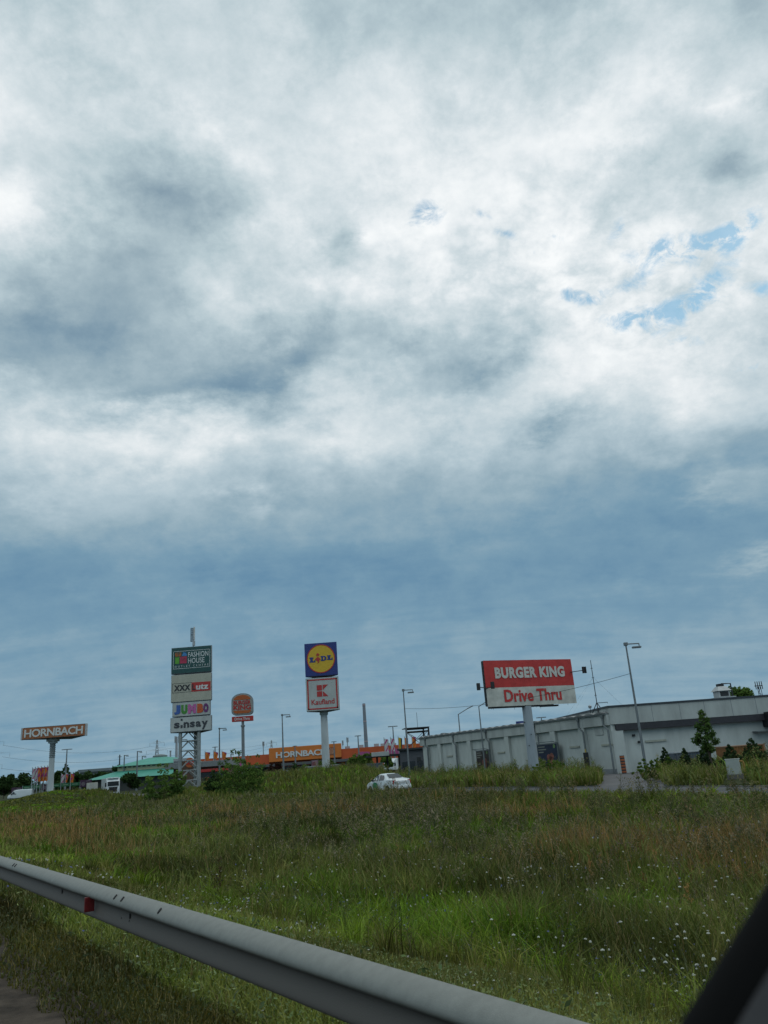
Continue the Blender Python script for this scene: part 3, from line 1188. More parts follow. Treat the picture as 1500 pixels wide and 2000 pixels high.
o, xa, xb, za, zb_ = stack_box(597, 663, 1323, 1388, PANELW, EDGE)
o['label'] = 'white box with a red border and red mark'
W_, H_ = xb - xa, zb_ - za
b = MB()
for r_ in (rect(.035, .965, .035, .075), rect(.035, .965, .925, .965), rect(.035, .075, .035, .965), rect(.925, .965, .035, .965)):
    b.plate(r_, -1.69, -1.66)
b.build('border', SRED, o)
b = MB()
for P in ([(.33, .42), (.49, .42), (.49, .585), (.33, .585)], [(.33, .61), (.49, .61), (.49, .78), (.33, .78)], [(.515, .42), (.68, .42), (.515, .585)], [(.515, .62), (.68, .78), (.515, .78)]):
    b.plate([f(*p) for p in P], -1.69, -1.66)
b.build('logo', SRED, o)
text('Kaufland', xa + W_ * .15, xa + W_ * .86, za + H_ * .18, za + H_ * .345, SRED, o, -1.69, .03, bold=.02)
zc = za - .05
b = MB()
b.lathe([(.60, -.4), (.585, .3), (.53, zc * .6), (.50, zc - .55), (.62, zc - .5), (.62, zc)], 28)
b.build('column', WCOL, t, True)
for x in (-1.4, -.5, .5, 1.4):
    b = MB()
    b.tube([(x, -.8, zb_ - .1), (x, -.8, zb_ + .5)], .08, 6)
    b.build('joining_bracket', DARK, t)

# --- red and white billboard in front of the low warehouse
Yd = 70.0
bx_ = atY(1037, 1450, Yd).x
t = thing('billboard', 'large red and white banner billboard on a round grey column before the warehouse', 'billboard', (bx_, Yd, .12), R(24))
pl, pr_ = atY(941, 1330, Yd), atY(1117, 1330, Yd)
W_ = pr_.x - pl.x
xl, xr = (pl.x - bx_) * 1.15, (pr_.x - bx_) * 1.20
W_ = xr - xl
zt, zb = atY(1030, 1289, Yd).z - .12, atY(1030, 1378, Yd).z - .12
BRED = mat('faded_red_banner', (.42, .031, .027), .6, var=.13, scale=1.6, bump=.25, bscale=3.5)
BWHT = mat('weathered_white_banner', (.46, .465, .42), .6, var=.20, scale=1.1, bump=.2, bscale=4)
b = MB()
b.box(xl + .05, xr - .05, -.30, -.10, zb + .08, zt - .05)
fr = b.build('frame_box', DARK, t)
zmid = zb + (zt - zb) * .405
b = MB()


def banner(b, x0, x1, z0, z1, y, seed):
    n, m_ = 40, 12
    vs = []
    for j in range(m_ + 1):
        for i in range(n + 1):
            x, z = x0 + (x1 - x0) * i / n, z0 + (z1 - z0) * j / m_
            k = .030 * abs(math.sin(math.pi * i / 4.45)) ** 3 + .02 * float(vnoise(x, z, .5, seed)) + .02 * float(vnoise(x + z, z, .22, seed + 5))
            vs.append((x, y + k - .03, z))
    b.add(vs, [(j * (n + 1) + i, j * (n + 1) + i + 1, (j + 1) * (n + 1) + i + 1, (j + 1) * (n + 1) + i) for j in range(m_) for i in range(n)])


banner(b, xl + .13, xr, zmid, zt, -.33, 3)
b.build('red_banner', BRED, fr, True)
b = MB()
banner(b, xl + .13, xr, zb, zmid, -.335, 8)
b.build('white_banner', BWHT, fr, True)
H_ = zt - zb
text('BURGER KING', xl + W_ * .125, xl + W_ * .905, zb + H_ * .60, zb + H_ * .845, mat('cream_letter', (.47, .47, .43), .6, var=.1), fr, -.375, .02, bold=.052, space=1.10)
text('Drive Thru', xl + W_ * .20, xl + W_ * .835, zb + H_ * .085, zb + H_ * .355, mat('drive_red', (.42, .030, .026), .6, var=.14), fr, -.375, .02, bold=.028, space=1.02)
b = MB()
for k in range(12):
    z0 = zb + H_ * k / 12
    b.box(xl + .02, xl + .12, -.34, -.26, z0 + .03, z0 + H_ / 12 - .03)
b.build('side_ladder', DARK, fr)
b = MB()
b.box(xl + W_ * .05, xr - W_ * .26, -.25, .25, zb - .12, zb + .07)
b.box(xl + W_ * .62, xr - W_ * .19, .0, .35, zb - .16, zb - .02)
for k in range(14):
    xx = xl + W_ * (.02 + .9 * random.random())
    b.box(xx, xx + .015, -.3, -.28, zb - .12 - .22 * random.random(), zb)
b.build('bottom_rail', DARK, fr)


def flood(x, z, sx, both, fw=.32):
    b = MB()
    b.tube([(x, -.3, z), (x + sx * .95, -1.1, z + .05)], .035, 6)
    o = b.build('floodlight_arm', DARK, t)
    b = MB()
    for k in both:
        b.bbox(x + sx * .95 + k - .5 * fw, x + sx * .95 + k + .5 * fw, -1.3, -1.1, z - .22, z + .36, .02)
    b.build('floodlight', BLACK, o)


flood(xl + .35, zb + H_ * .40, -1.45, (-.05,), .26)
b = MB()
b.tube([(xl + .35, -.3, zb + H_ * .41), (xl + .45, -.9, zb + H_ * .41)], .03, 6)
o = b.build('floodlight_arm', DARK, t)
b = MB()
b.bbox(xl + .30, xl + .60, -1.05, -.85, zb + H_ * .37, zb + H_ * .52, .04)
b.build('floodlight', BLACK, o)
flood(xr - .25, zb + H_ * .70, .95, (-.10, .14), .11)
b = MB()
b.lathe([(.47, -.3), (.455, .5), (.42, zb * .5), (.405, zb - .05)], 30)
cl = b.build('column', mat('billboard_column', (.27, .31, .34), .6, .1, var=.14, scale=1.4, streak=.3), t, True)
for z, a in ((zb * .77, 190), (zb * .60, 250), (zb * .45, 215)):
    b = MB()
    b.tube([(.38 * math.cos(R(a)), .38 * math.sin(R(a)), z), (.52 * math.cos(R(a)), .52 * math.sin(R(a)), z)], .04, 6)
    b.build('step_bolt', DARK, cl)

# --- small blue sign seen over the warehouse roof
Yd = 170.0
p0, p1, q0, q1 = face_rect(1008, 1408.5, 1025, 1417, Yd)
bx_ = (p0 + p1) / 2
t = thing('pylon_sign', 'small blue box sign on a post, showing above the warehouse roof', 'pylon sign', (bx_, Yd, 0), 0)
b = MB()
b.bbox(p0 - bx_, p1 - bx_, -.3, .3, q1, q0, .05)
sb = b.build('sign_box', NAVY, t)
b = MB()
b.box(p0 - bx_ + .3, p1 - bx_ - .3, -.33, -.3, q1 + .35, q0 - .35)
b.build('face_panel', mat('pale_blue_strip', (.06, .09, .32), .5), sb)
b = MB()
b.tube([(.15, 0, 0), (.15, 0, q1)], .4, 10)
b.build('pole', LAMPG, t)

# ------------------------------------------------------------------ low warehouse along the access road
WALLW = mat('white_render', (0.40, 0.43, 0.41), 0.85, var=0.12, scale=1.1, bump=.12, bscale=18, streak=.35)
WALLP = mat('grey_white_fascia', (0.345, 0.37, 0.355), 0.8, var=0.15, scale=0.9, streak=.3)
PLINTH = mat('plinth_grey', (0.20, 0.22, 0.23), 0.85, var=.15)
PIPE = mat('downpipe_grey', (0.13, 0.15, 0.155), 0.55, .2)
ROOFG = mat('fibre_cement_roof', (0.20, 0.21, 0.21), 0.9, var=.3, scale=.6, bump=.3)
SLOT = mat('vent_cream', (0.30, 0.31, 0.26), 0.7)

A2 = atY(1206, 1507, 72.0)
B2 = atY(829, 1500, 108.0)
wd_ = Vector((A2.x - B2.x, A2.y - B2.y, 0))
LW = wd_.length
rzw = math.atan2(wd_.y, wd_.x)
ux = wd_.normalized()
un = Vector((-ux.y, ux.x, 0))       # points away from the camera


def wall_x(u, v=1470, off=0.0):
    """distance along the warehouse wall at which a sight line meets it"""
    r = ray(u, v)
    o = Vector((B2.x, B2.y, 0)) - un * off
    # EYE + k r = o + a ux  (in plan)
    den_ = r.x * (-ux.y) - r.y * (-ux.x)
    dx_, dy_ = o.x - EYE.x, o.y - EYE.y
    k = (dx_ * (-ux.y) - dy_ * (-ux.x)) / den_
    p = EYE + r * k
    return (p - o).dot(ux), p.z


t = thing('warehouse', 'long low white warehouse with pilasters, downpipes and a ribbed roof edge', 'warehouse', (B2.x, B2.y, 0), rzw)
b = MB()
b.box(0, LW, 0.0, 22, -.3, 4.9)
b.build('wall', WALLW, t)
b = MB()
b.box(0, LW, -.05, 0.03, -.3, .42)
b.build('plinth', PLINTH, t)
b = MB()
b.box(-.15, LW, -.32, .3, 4.12, 5.02)
fa = b.build('fascia', WALLP, t)
for k in range(1, 11):
    b = MB()
    xx = LW * k / 11
    b.box(xx - .02, xx + .02, -.326, -.32, 4.14, 5.0)
    b.build('panel_joint', PLINTH, fa)
b = MB()
b.box(-.25, LW, -.46, .4, 5.02, 5.13)
b.build('gutter', PIPE, t)
b = MB()
n = 26
vs, fs = [], []
NS = n * 6
for i in range(NS + 1):
    x = LW * i / NS
    ph = (i % 6) / 6
    zr = 5.16 + .15 * max(0, math.sin(ph * math.pi)) ** 1.3
    vs += [(x, -.50, zr), (x, 11, zr + .12), (x, 22, zr)]
for i in range(NS):
    for j in range(2):
        fs.append((i * 3 + j, (i + 1) * 3 + j, (i + 1) * 3 + j + 1, i * 3 + j + 1))
b.add(vs, fs)
base_ = [(LW * i / NS, -.50, 5.12) for i in range(NS + 1)]
b.add([v for v in vs[::3]] + base_, [(i, NS + 1 + i, NS + 2 + i, i + 1) for i in range(NS)])
vs = []
b.box(0, LW, -.40, 22, 5.13, 5.16)
b.build('roof', ROOFG, t)
for u in (837, 862, 892, 921, 958, 996, 1038, 1088, 1146):
    x, _ = wall_x(u)
    b = MB()
    b.box(x - .42, x + .42, -.30, 0.02, -.3, 4.12)
    b.build('pilaster', WALLW, t)
for u in (840, 896, 962, 1060, 1150, 1200):
    x, _ = wall_x(u)
    b = MB()
    b.tube([(x - .45, -.40, 5.0), (x - .45, -.40, 4.15), (x + .1, -.40, 3.75), (x + .1, -.40, -.1)], .085, 10)
    b.box(x - .60, x - .30, -.50, -.33, 4.75, 5.02)
    b.build('downpipe', PIPE, t, True)
for u, v in ((879, 1477), (980, 1470), (1123, 1459), (1186, 1455)):
    x, z = wall_x(u, v)
    b = MB()
    b.box(x - .75, x + .75, -.10, .02, z - .07, z + .10)
    b.build('wall_vent', SLOT, t)
b = MB()
x, z = wall_x(1170, 1428)
b.box(x - .6, x + .6, -.06, .02, z - .35, z + .35)
b.build('wall_patch', WALLP, t)

# --- taller block at its right end
t = thing('store_building', 'white flat-roofed store with tall panelled parapet and a dark band beneath', 'store', (A2.x, A2.y, 0), R(3.2))
L2 = 34.0
b = MB()
b.box(.35, L2, 0.55, 20, -.3, 3.6)
b.build('wall', WALLW, t)
b = MB()
b.box(.0, 1.05, 0.0, .9, -.3, 3.62)
b.build('corner_pier', WALLW, t)
b = MB()
b.box(0, L2, -.05, 20, 4.16, 5.62)
pa = b.build('parapet', WALLP, t)
for u in (1273, 1329, 1379, 1434, 1484):
    b = MB()
    x = atY(u, 1400, 72.5).x - A2.x
    b.box(x - .025, x + .025, -.056, -.05, 4.18, 5.6)
    b.build('panel_joint', PLINTH, pa)
b = MB()
b.box(.45, L2, -.03, .60, 3.60, 4.155)
b.build('dark_band', mat('dark_band', (.028, .028, .034), .6, var=.2), t)
b = MB()
b.box(-.08, L2, -.13, 20.1, 5.62, 5.78)
b.build('coping', mat('coping_dark', (.035, .042, .05), .5, .2), t)
b = MB()
x = atY(1283, 1447, 72.5).x - A2.x
z = atY(1283, 1447, 72.5).z
b.box(x - .95, x + .95, .42, .56, z - .07, z + .10)
b.build('wall_vent', SLOT, t)
b = MB()
b.bbox(14.0, 22, -1.6, .5, 3.0, 4.3, .05)
b.build('dark_awning', BLACK, t)
b = MB()
b.box(12.9, 15.0, -.4, .5, 2.62, 2.72)
b.build('shelf', PIPE, t)
for u, v in ((1239, 1436), (1250, 1449)):
    b = MB()
    p = atY(u, v, 72.4)
    b.bbox(p.x - A2.x - .1, p.x - A2.x + .1, .25, .55, p.z - .1, p.z + .1, .03)
    b.build('wall_lamp', DARK, t)
x = atY(1424, 1360, 76.0).x - A2.x
b = MB()
b.box(x - .75, x + .95, 3.4, 5.2, 5.6, 6.05)
b.bbox(x - .55, x + .55, 3.7, 4.9, 6.05, 6.62, .04)
b.add([(x - .7, 3.55, 6.62), (x + .7, 3.55, 6.62), (x + .7, 5.05, 6.62), (x - .7, 5.05, 6.62), (x - .35, 3.9, 7.05), (x + .35, 3.9, 7.05), (x + .35, 4.7, 7.05), (x - .35, 4.7, 7.05)],
      [(0, 1, 5, 4), (1, 2, 6, 5), (2, 3, 7, 6), (3, 0, 4, 7), (4, 5, 6, 7)])
rv = b.build('roof_vent', mat('vent_white', (.34, .36, .36), .6), t)
b = MB()
b.box(x - .40, x + .40, 3.68, 3.70, 6.12, 6.55)
b.box(x - .25, x + .25, 4.0, 4.6, 7.06, 7.30)
b.tube([(x + .1, 4.2, 7.3), (x + 1.0, 4.2, 7.28), (x + 1.0, 4.2, 6.0)], .07, 6)
b.build('vent_opening', DARK, rv)

# --- advertising frames beside the warehouse wall
POST_A = mat('poster_brown', (.035, .018, .014), .4, var=.5, scale=2.2)
POST_B = mat('poster_navy', (.010, .016, .042), .4, var=.4, scale=1.5)
for u0, u1, v0, v1, m, lab, txt in ((930, 955.5, 1466, 1500, POST_A, 'small dark brown poster panel by the warehouse wall', 0), (1049, 1089, 1453.5, 1492, POST_B, 'larger navy poster panel by the warehouse wall, beside the billboard column', 1)):
    x0, z1 = wall_x(u0, v0, .55)
    x1, _ = wall_x(u1, v0, .55)
    _, z0 = wall_x(u1, v1, .55)
    o_ = Vector((B2.x, B2.y, 0)) - un * .55 + ux * x0
    p = thing('poster_panel', lab, 'poster', (o_.x, o_.y, .0), rzw, 'poster panels by the warehouse wall')
    w_ = x1 - x0
    z0, z1 = .75, z1
    b = MB()
    b.bbox(0, w_, -.08, .12, z0, z1, .03)
    b.box(.15, .25, -.02, .06, -.2, z0)
    b.box(w_ - .25, w_ - .15, -.02, .06, -.2, z0)
    fr = b.build('frame', PIPE, p)
    b = MB()
    b.box(.10, w_ - .10, -.10, -.08, z0 + .1, z1 - .12)
    po = b.build('poster', m, p)
    b = MB()
    b.tube([(.1, .0, z1), (.1, -.5, z1 + .12)], .03, 5)
    b.tube([(w_ - .1, .0, z1), (w_ - .1, -.5, z1 + .12)], .03, 5)
    b.box(0, w_, -.55, -.45, z1 + .08, z1 + .15)
    b.build('lamp_rail', PIPE, p)
    hz = z1 - z0
    for k, (a, c) in enumerate(((.08, .40), (.08, .46), (.08, .32), (.08, .30))):
        b = MB()
        zz_ = z0 + hz * (.84 - .11 * k - (.22 if k == 3 else 0))
        b.box(w_ * a, w_ * c, -.112, -.10, zz_, zz_ + hz * .045)
        b.build('poster_line', mat('poster_text', (.20, .21, .18), .5), po)
    b = MB()
    b.plate(disc(w_ * .86, z0 + hz * .86, w_ * .055, 16), -.112, -.10)
    b.build('poster_badge', mat('badge_green', (.13, .22, .08), .5), po)
    b = MB()
    for cx_, cz_, r_ in ((.55, .40, .10), (.70, .46, .09), (.64, .28, .12)):
        b.plate(disc(w_ * cx_, z0 + hz * cz_, w_ * r_, 14), -.112, -.10)
    b.build('poster_figure', mat('poster_food', (.20, .07, .05), .5, var=.5, scale=4), po)

# --- things standing against the walls
bp = B2 + ux * wall_x(1148, 1500, 1.0)[0] - un * 1.0
t = thing('bollard_post', 'tall black post with a small yellow lamp near the warehouse corner', 'post', (bp.x, bp.y, 0), R(-20))
b = MB()
b.bbox(-.22, .22, -.16, .16, -.1, 1.95, .03)
b.build('post', BLACK, t)
b = MB()
b.lathe([(.06, 1.95), (.07, 2.1), (.05, 2.2), (.01, 2.26)], 10)
b.build('lamp', mat('amber_lens', (.40, .30, .06), .3), t)
p = atY(1218, 1500, 70.5)
t = thing('bollard_post', 'orange and black striped guard post at the corner of the buildings', 'post', (p.x, p.y, 0), 0)
b = MB()
b.tube([(0, 0, -.1), (0, 0, 1.5)], .20, 14)
o = b.build('post', mat('guard_black', (.03, .025, .025), .5), t)
b = MB()
for k in range(6):
    b.lathe([(.204, .12 + k * .24), (.206, .13 + k * .24), (.206, .24 + k * .24), (.204, .25 + k * .24)], 14)
b.build('orange_band', mat('guard_orange', (.30, .085, .03), .6), o)

p0, p1 = atY(1308, 1470, 66), atY(1374, 1470, 66)
t = thing('skip_container', 'blue-grey steel skip with a pale top rail by the white wall', 'skip', ((p0.x + p1.x) / 2, 66, 0), R(2))
hw = (p1.x - p0.x) / 2
b = MB()
b.prism([(-hw, -.9), (hw, -.9), (hw, .9), (-hw, .9)], .2, 1.42)
for k in range(5):
    x = -hw + .2 + k * (2 * hw - .4) / 4
    b.box(x - .05, x + .05, -.96, -.9, .25, 1.4)
b.build('body', mat('skip_blue_grey', (.060, .078, .098), .6), t)
b = MB()
b.bbox(-hw - .04, hw + .04, -1.0, -.88, 1.42, 1.52, .02)
b.build('top_rail', GALV, t)
b = MB()
b.bbox(-hw - .04, hw + .04, .88, 1.0, 1.42, 1.52, .02)
b.build('top_rail', GALV, t)
b = MB()
for x in (-hw + .3, hw - .3):
    b.box(x - .08, x + .08, -.8, .8, -.05, .2)
b.build('skid', DARK, t)
p0, p1 = atY(1414, 1465, 66), atY(1488, 1465, 66)
t = thing('container', 'orange-brown steel container half hidden behind the bushes on the right', 'container', ((p0.x + p1.x) / 2, 66.5, 0), R(2))
hw = (p1.x - p0.x) / 2
ztop = atY(1450, 1456, 66).z
b = MB()
n = 26
vs = []
pf = []
for k in range(n + 1):
    pf.append((-hw + 2 * hw * k / n, -1.0 - (.06 if k % 2 else 0)))
b.prism(pf + [(hw, 1.2), (-hw, 1.2)], .05, ztop - .05)
b.build('body', mat('container_orange', (.20, .085, .022), .6, var=.25), t)
b = MB()
b.box(-hw - .05, hw + .05, -1.1, 1.25, ztop - .05, ztop + .03)
b.box(-hw - .05, -hw + .08, -1.1, -.98, .0, ztop)
b.box(hw - .08, hw + .05, -1.1, -.98, .0, ztop)
b.build('frame', mat('container_frame', (.24, .13, .07), .6), t)

p = atY(1431, 1490, 45.0)
CAB = (p.x, 45.0)
t = thing('utility_cabinet', 'pale grey gas cabinet with a yellow pipe, standing in the grass', 'cabinet', (p.x, 45.0, .42), R(-28))
t.scale = (.95, .95, .92)
b = MB()
b.bbox(-.42, .42, -.30, .30, -.5, -.02, .02)
b.build('plinth', CONC, t)
b = MB()
b.bbox(-.36, .36, -.24, .24, -.2, .80, .02)
b.box(-.39, .39, -.27, .27, .80, .84)
o = b.build('body', mat('cabinet_grey', (.33, .36, .33), .6, var=.1), t)
b = MB()
b.bbox(-.32, .32, -.262, -.24, -.1, .74, .01)
b.build('door', mat('cabinet_door', (.29, .32, .30), .6, var=.1), t)
b = MB()
b.tube([(.36, .05, .68), (.52, .05, .68), (.56, .05, .62), (.56, .05, -.2)], .045, 8)
b.build('gas_pipe', mat('gas_yellow', (.30, .17, .03), .6), t, True)

# ------------------------------------------------------------------ orange home-improvement store
Yd = 295.0
x0, x1, zt, zb = face_rect(525, 1456.5, 666.5, 1484, Yd)
t = thing('hardware_store', 'big orange store with a raised sign block and white letters, behind the middle sign column', 'store', ((x0 + x1) / 2, Yd, 0), R(.5))
hw = (x1 - x0) / 2
b = MB()
b.bbox(-hw, hw, 0, 3, zb, zt, .15)
sb = b.build('sign_block', mat('store_orange', (.47, .135, .018), .6, var=.08, scale=.3), t)
H_ = zt - zb
text('HORNBACH', -hw * .80, hw * .60, zb + H_ * .26, zb + H_ * .68, WHITE, sb, -.30, .28, bold=.025, space=.92)
b = MB()
q0, q1, r0, r1 = face_rect(640, 1460, 654, 1474, Yd)
cxs = (x0 + x1) / 2
b.plate([(q0 - cxs, r1), (q1 - cxs, r1), (q1 - cxs, r0), (q0 - cxs, r0)], -.2, 0)
lg = b.build('logo_square', mat('logo_dark_red', (.10, .014, .02), .5), sb)
b = MB()
for k in range(6):
    a = q0 - cxs + (q1 - q0) * (k / 6)
    w_ = (q1 - q0)
    b.plate([(a, r1 + .1), (a + .28, r1 + .1), (min(a + w_ * .5, q1 - cxs) , r0 - .15), (min(a + w_ * .5, q1 - cxs) - .28, r0 - .15)], -.25, -.2)
b.build('logo_stripe', mat('logo_stripe', (.42, .20, .10), .5), lg)
ORW = mat('store_wall_orange', (.40, .068, .014), .6, var=.08, scale=.3)
l0 = atY(385, 1490, Yd).x - cxs
r0_ = atY(900, 1450, Yd).x - cxs
zwl, zwr = atY(470, 1477, Yd).z, atY(760, 1456, Yd).z
b = MB()
b.box(l0, -hw, .6, 40, 0, zwl)
b.box(hw, r0_, .6, 40, 0, zwr)
b.box(-hw, hw, 3.0, 40, 0, zwr - .1)
b.build('hall_wall', ORW, t)
PINK = mat('store_magenta', (.30, .06, .17), .6, var=.1)
b = MB()


def swp(u0, u1, va, vb_):
    pts = []
    for u, v in ((u0, vb_), (u1, vb_), (u1, va), (u0 + (u1 - u0) * .45, va)):
        q = atY(u, v, Yd)
        pts.append((q.x - cxs, q.z))
    return pts


b.plate(swp(690, 722, 1468, 1478), .45, .6)
b.build('magenta_panel', PINK, t)
b = MB()
b.plate(swp(745, 790, 1462, 1472), .45, .6)
b.build('magenta_panel', PINK, t)
b = MB()
b.plate(swp(440, 476, 1486, 1498), .45, .6)
b.build('magenta_panel', PINK, t)
b = MB()
zaw = atY(600, 1487, Yd).z
b.box(-hw - 14, hw + 3, -9, .5, zaw - 1.0, zaw - .1)
b.box(hw + 3, r0_, -3, .5, 0, 1.8)
b.build('awning', mat('awning_grey', (.085, .09, .095), .7), t)
for k in range(9):
    b = MB()
    xx = -hw - 13 + (2 * hw + 15) * k / 8
    b.box(xx - .25, xx + .25, -8.6, -8.1, 0, zaw - 1.0)
    b.build('awning_post', DARK, t)
b = MB()
b.box(-hw - 10, hw, .3, .55, 0, zaw - 1.2)
b.build('glass_front', mat('dark_glazing', (.012, .015, .018), .15, spec=.5), t)
for u in (678, 705, 735, 748, 757, 769):
    b = MB()
    q = atY(u, 1449, Yd + 8)
    b.bbox(q.x - cxs - .9, q.x - cxs + .9, 8, 10, zwr - .3, zwr + .9 + .4 * random.random(), .05)
    b.build('roof_unit', GALV, t)

# ------------------------------------------------------------------ burger restaurant
Yd = 165.0
x0, x1, zt, zb = face_rect(324, 1488, 447, 1499, Yd)
t = thing('restaurant', 'single-storey restaurant with grey fascia and red band behind the lattice tower', 'restaurant', ((x0 + x1) / 2, Yd, 0), R(1.5))
hw = (x1 - x0) / 2
b = MB()
b.bbox(-hw, hw, -.6, 12, zb, zt, .06)
b.build('fascia', mat('fascia_grey', (.17, .185, .19), .6, .2), t)
BRICK = mat('brown_cladding', (.095, .055, .035), .8, var=.3, scale=3)
b = MB()
b.box(-hw + 1.5, hw - .5, .3, 11.5, 0, zb)
b.build('wall', BRICK, t)
b = MB()
b.box(-hw + 5, hw - 1, .05, .32, .6, zb - 1.1)
b.build('window_band', mat('dark_glazing', (.012, .015, .018)), t)
b = MB()
b.bbox(-hw + 4.0, hw - .2, -.9, .2, zb - 1.0, zb - .45, .04)
b.build('red_canopy', SRED, t)
q = atY(373, 1488, Yd)
cx_ = q.x - (x0 + x1) / 2
b = MB()
b.box(cx_ - 1.6, cx_ + 1.6, -.95, -.4, .3, zt + .5)
br = b.build('brick_pier', BRICK, t)
b = MB()
b.plate(disc(cx_, zt - .05, .95, 24), -1.05, -.95)
rs = b.build('round_sign', BUN, br)
b = MB()
b.plate(rrect(cx_ - .75, cx_ + .75, zt - .38, zt + .30, .12), -1.1, -1.05)
b.build('sign_band', BKR, rs)
for u, w_, h in ((347, 1.6, 1.0), (354, .9, .6), (337, .5, .5)):
    b = MB()
    q = atY(u, 1487, Yd)
    xx = q.x - (x0 + x1) / 2
    b.bbox(xx - w_, xx + w_, 3, 5, zt - .05, zt + h, .05)
    b.build('roof_unit', GALV, t)
q = atY(403, 1515, Yd - 2)
b = MB()
b.bbox(q.x - (x0 + x1) / 2 - .35, q.x - (x0 + x1) / 2 + .35, -2, -1.4, 0, 2.1, .05)
b.build('menu_totem', BKR, t)

# ------------------------------------------------------------------ market hall with green roofs
Yd = 225.0
S = Yd / FPX
q = atY(283, 1500, Yd)
t = thing('market_hall', 'hall with stepped turquoise roofs over a cream upper wall', 'market hall', (q.x, Yd + 14, 0), R(0))
GRN = mat('turquoise_roof', (.060, .26, .20), .55, .1, var=.1, scale=.5)
CRW = mat('cream_wall', (.42, .41, .27), .8, var=.08)


def hip(b, hx, hy, tx, ty, z0, z1):
    v = [(-hx, -hy, z0), (hx, -hy, z0), (hx, hy, z0), (-hx, hy, z0), (-tx, -ty, z1), (tx, -ty, z1), (tx, ty, z1), (-tx, ty, z1)]
    b.add(v, [(0, 1, 5, 4), (1, 2, 6, 5), (2, 3, 7, 6), (3, 0, 4, 7), (4, 5, 6, 7), (0, 3, 2, 1)])


ze = atY(190, 1523, Yd).z
b = MB()
b.box(-14, 14, -13, 13, 0, ze)
b.build('wall', mat('hall_dark_wall', (.06, .065, .06), .8), t)
b = MB()
hip(b, 16.2, 15, 9.6, 8.6, ze, ze + 1.9)
b.build('lower_roof', GRN, t)
b = MB()
b.box(-9.5, 9.5, -8.5, 8.5, ze + 1.85, ze + 3.15)
ct = b.build('upper_wall', CRW, t)
b = MB()
for k in range(14):
    b.box(-9.2 + k * 1.36, -8.4 + k * 1.36, -8.55, -8.5, ze + 2.7, ze + 3.0)
b.build('window_row', mat('dark_glazing', (.012, .015, .018)), ct)
b = MB()
hip(b, 10.6, 9.6, 2.6, 2.4, ze + 3.15, ze + 5.1)
b.build('upper_roof', GRN, t)
b = MB()
b.lathe([(2.1, ze + 5.05), (2.1, ze + 5.6), (1.0, ze + 5.9), (.05, ze + 6.0)], 14)
b.build('cupola', mat('cupola_grey', (.13, .16, .16), .6), t)

# --- long flat roof behind the hedge
Yd = 330.0
x0, x1, zt, zb = face_rect(156, 1501.5, 212, 1507, Yd)
t = thing('industrial_shed', 'long grey flat-topped shed behind the hedge on the far left', 'shed', ((x0 + x1) / 2, Yd, 0), 0)
b = MB()
b.box(-(x1 - x0) / 2, (x1 - x0) / 2, 0, 20, 0, zb)
b.build('wall', mat('shed_wall', (.10, .12, .12), .8), t)
b = MB()
b.box(-(x1 - x0) / 2 - .6, (x1 - x0) / 2 + .6, -.6, 20, zb, zt)
b.build('roof', mat('shed_roof', (.14, .17, .18), .7), t)

# ------------------------------------------------------------------ filling station and yard at the end of the warehouse
Yd = 119.0
x0, x1, zt, zb = face_rect(781, 1464, 832, 1500, Yd)
t = thing('station_kiosk', 'dark grey flat kiosk at the left end of the warehouse', 'kiosk', ((x0 + x1) / 2, Yd, 0), R(-3))
hw = (x1 - x0) / 2
b = MB()
b.box(-hw, hw, 0, 6, 0, zt)
b.build('wall', mat('kiosk_grey', (.060, .066, .076), .7, var=.12), t)
b = MB()
b.box(-hw - .3, hw + .2, -.5, 6.2, zt, zt + .25)
b.build('roof_edge', DARK, t)
for k in range(3):
    b = MB()
    b.box(-hw + .3 + k * 1.1, -hw + 1.1 + k * 1.1, -.03, .01, .8, 2.3)
    b.build('window', mat('dark_glazing', (.012, .015, .018)), t)
x0, x1, zt2, _ = face_rect(794, 1421, 839, 1460, Yd)
o_ = thing('roof_frame', 'open black steel frame with cross bracing above the dark kiosk', 'steel frame', ((x0 + x1) / 2, Yd + 1, zt + .25), R(8))
hw = (x1 - x0) / 2
h = zt2 - zt - .25
b = MB()
P = [(-hw, 0), (hw, 0), (hw * .86, 3.2), (-hw * .70, 3.2)]
for x, y in P:
    b.box(x - .11, x + .11, y - .11, y + .11, 0, h)
b.build('post', BLACK, o_)
b = MB()
for (xa_, ya_), (xb_, yb_) in zip(P, P[1:] + P[:1]):
    for z in (h - .05, h - .5):
        b.tube([(xa_, ya_, z), (xb_, yb_, z)], .09, 5)
    b.tube([(xa_, ya_, .1), (xb_, yb_, h - .5)], .035, 4)
    b.tube([(xb_, yb_, .1), (xa_, ya_, h - .5)], .035, 4)
b.box(-hw - .15, hw + .15, -.1, 3.3, h, h + .10)
b.build('bracing', BLACK, o_)
b = MB()
b.tube([(hw * .2, 1.5, h), (hw * .2, 1.5, h + 2.3)], .03, 5)
b.build('aerial', DARK, o_)

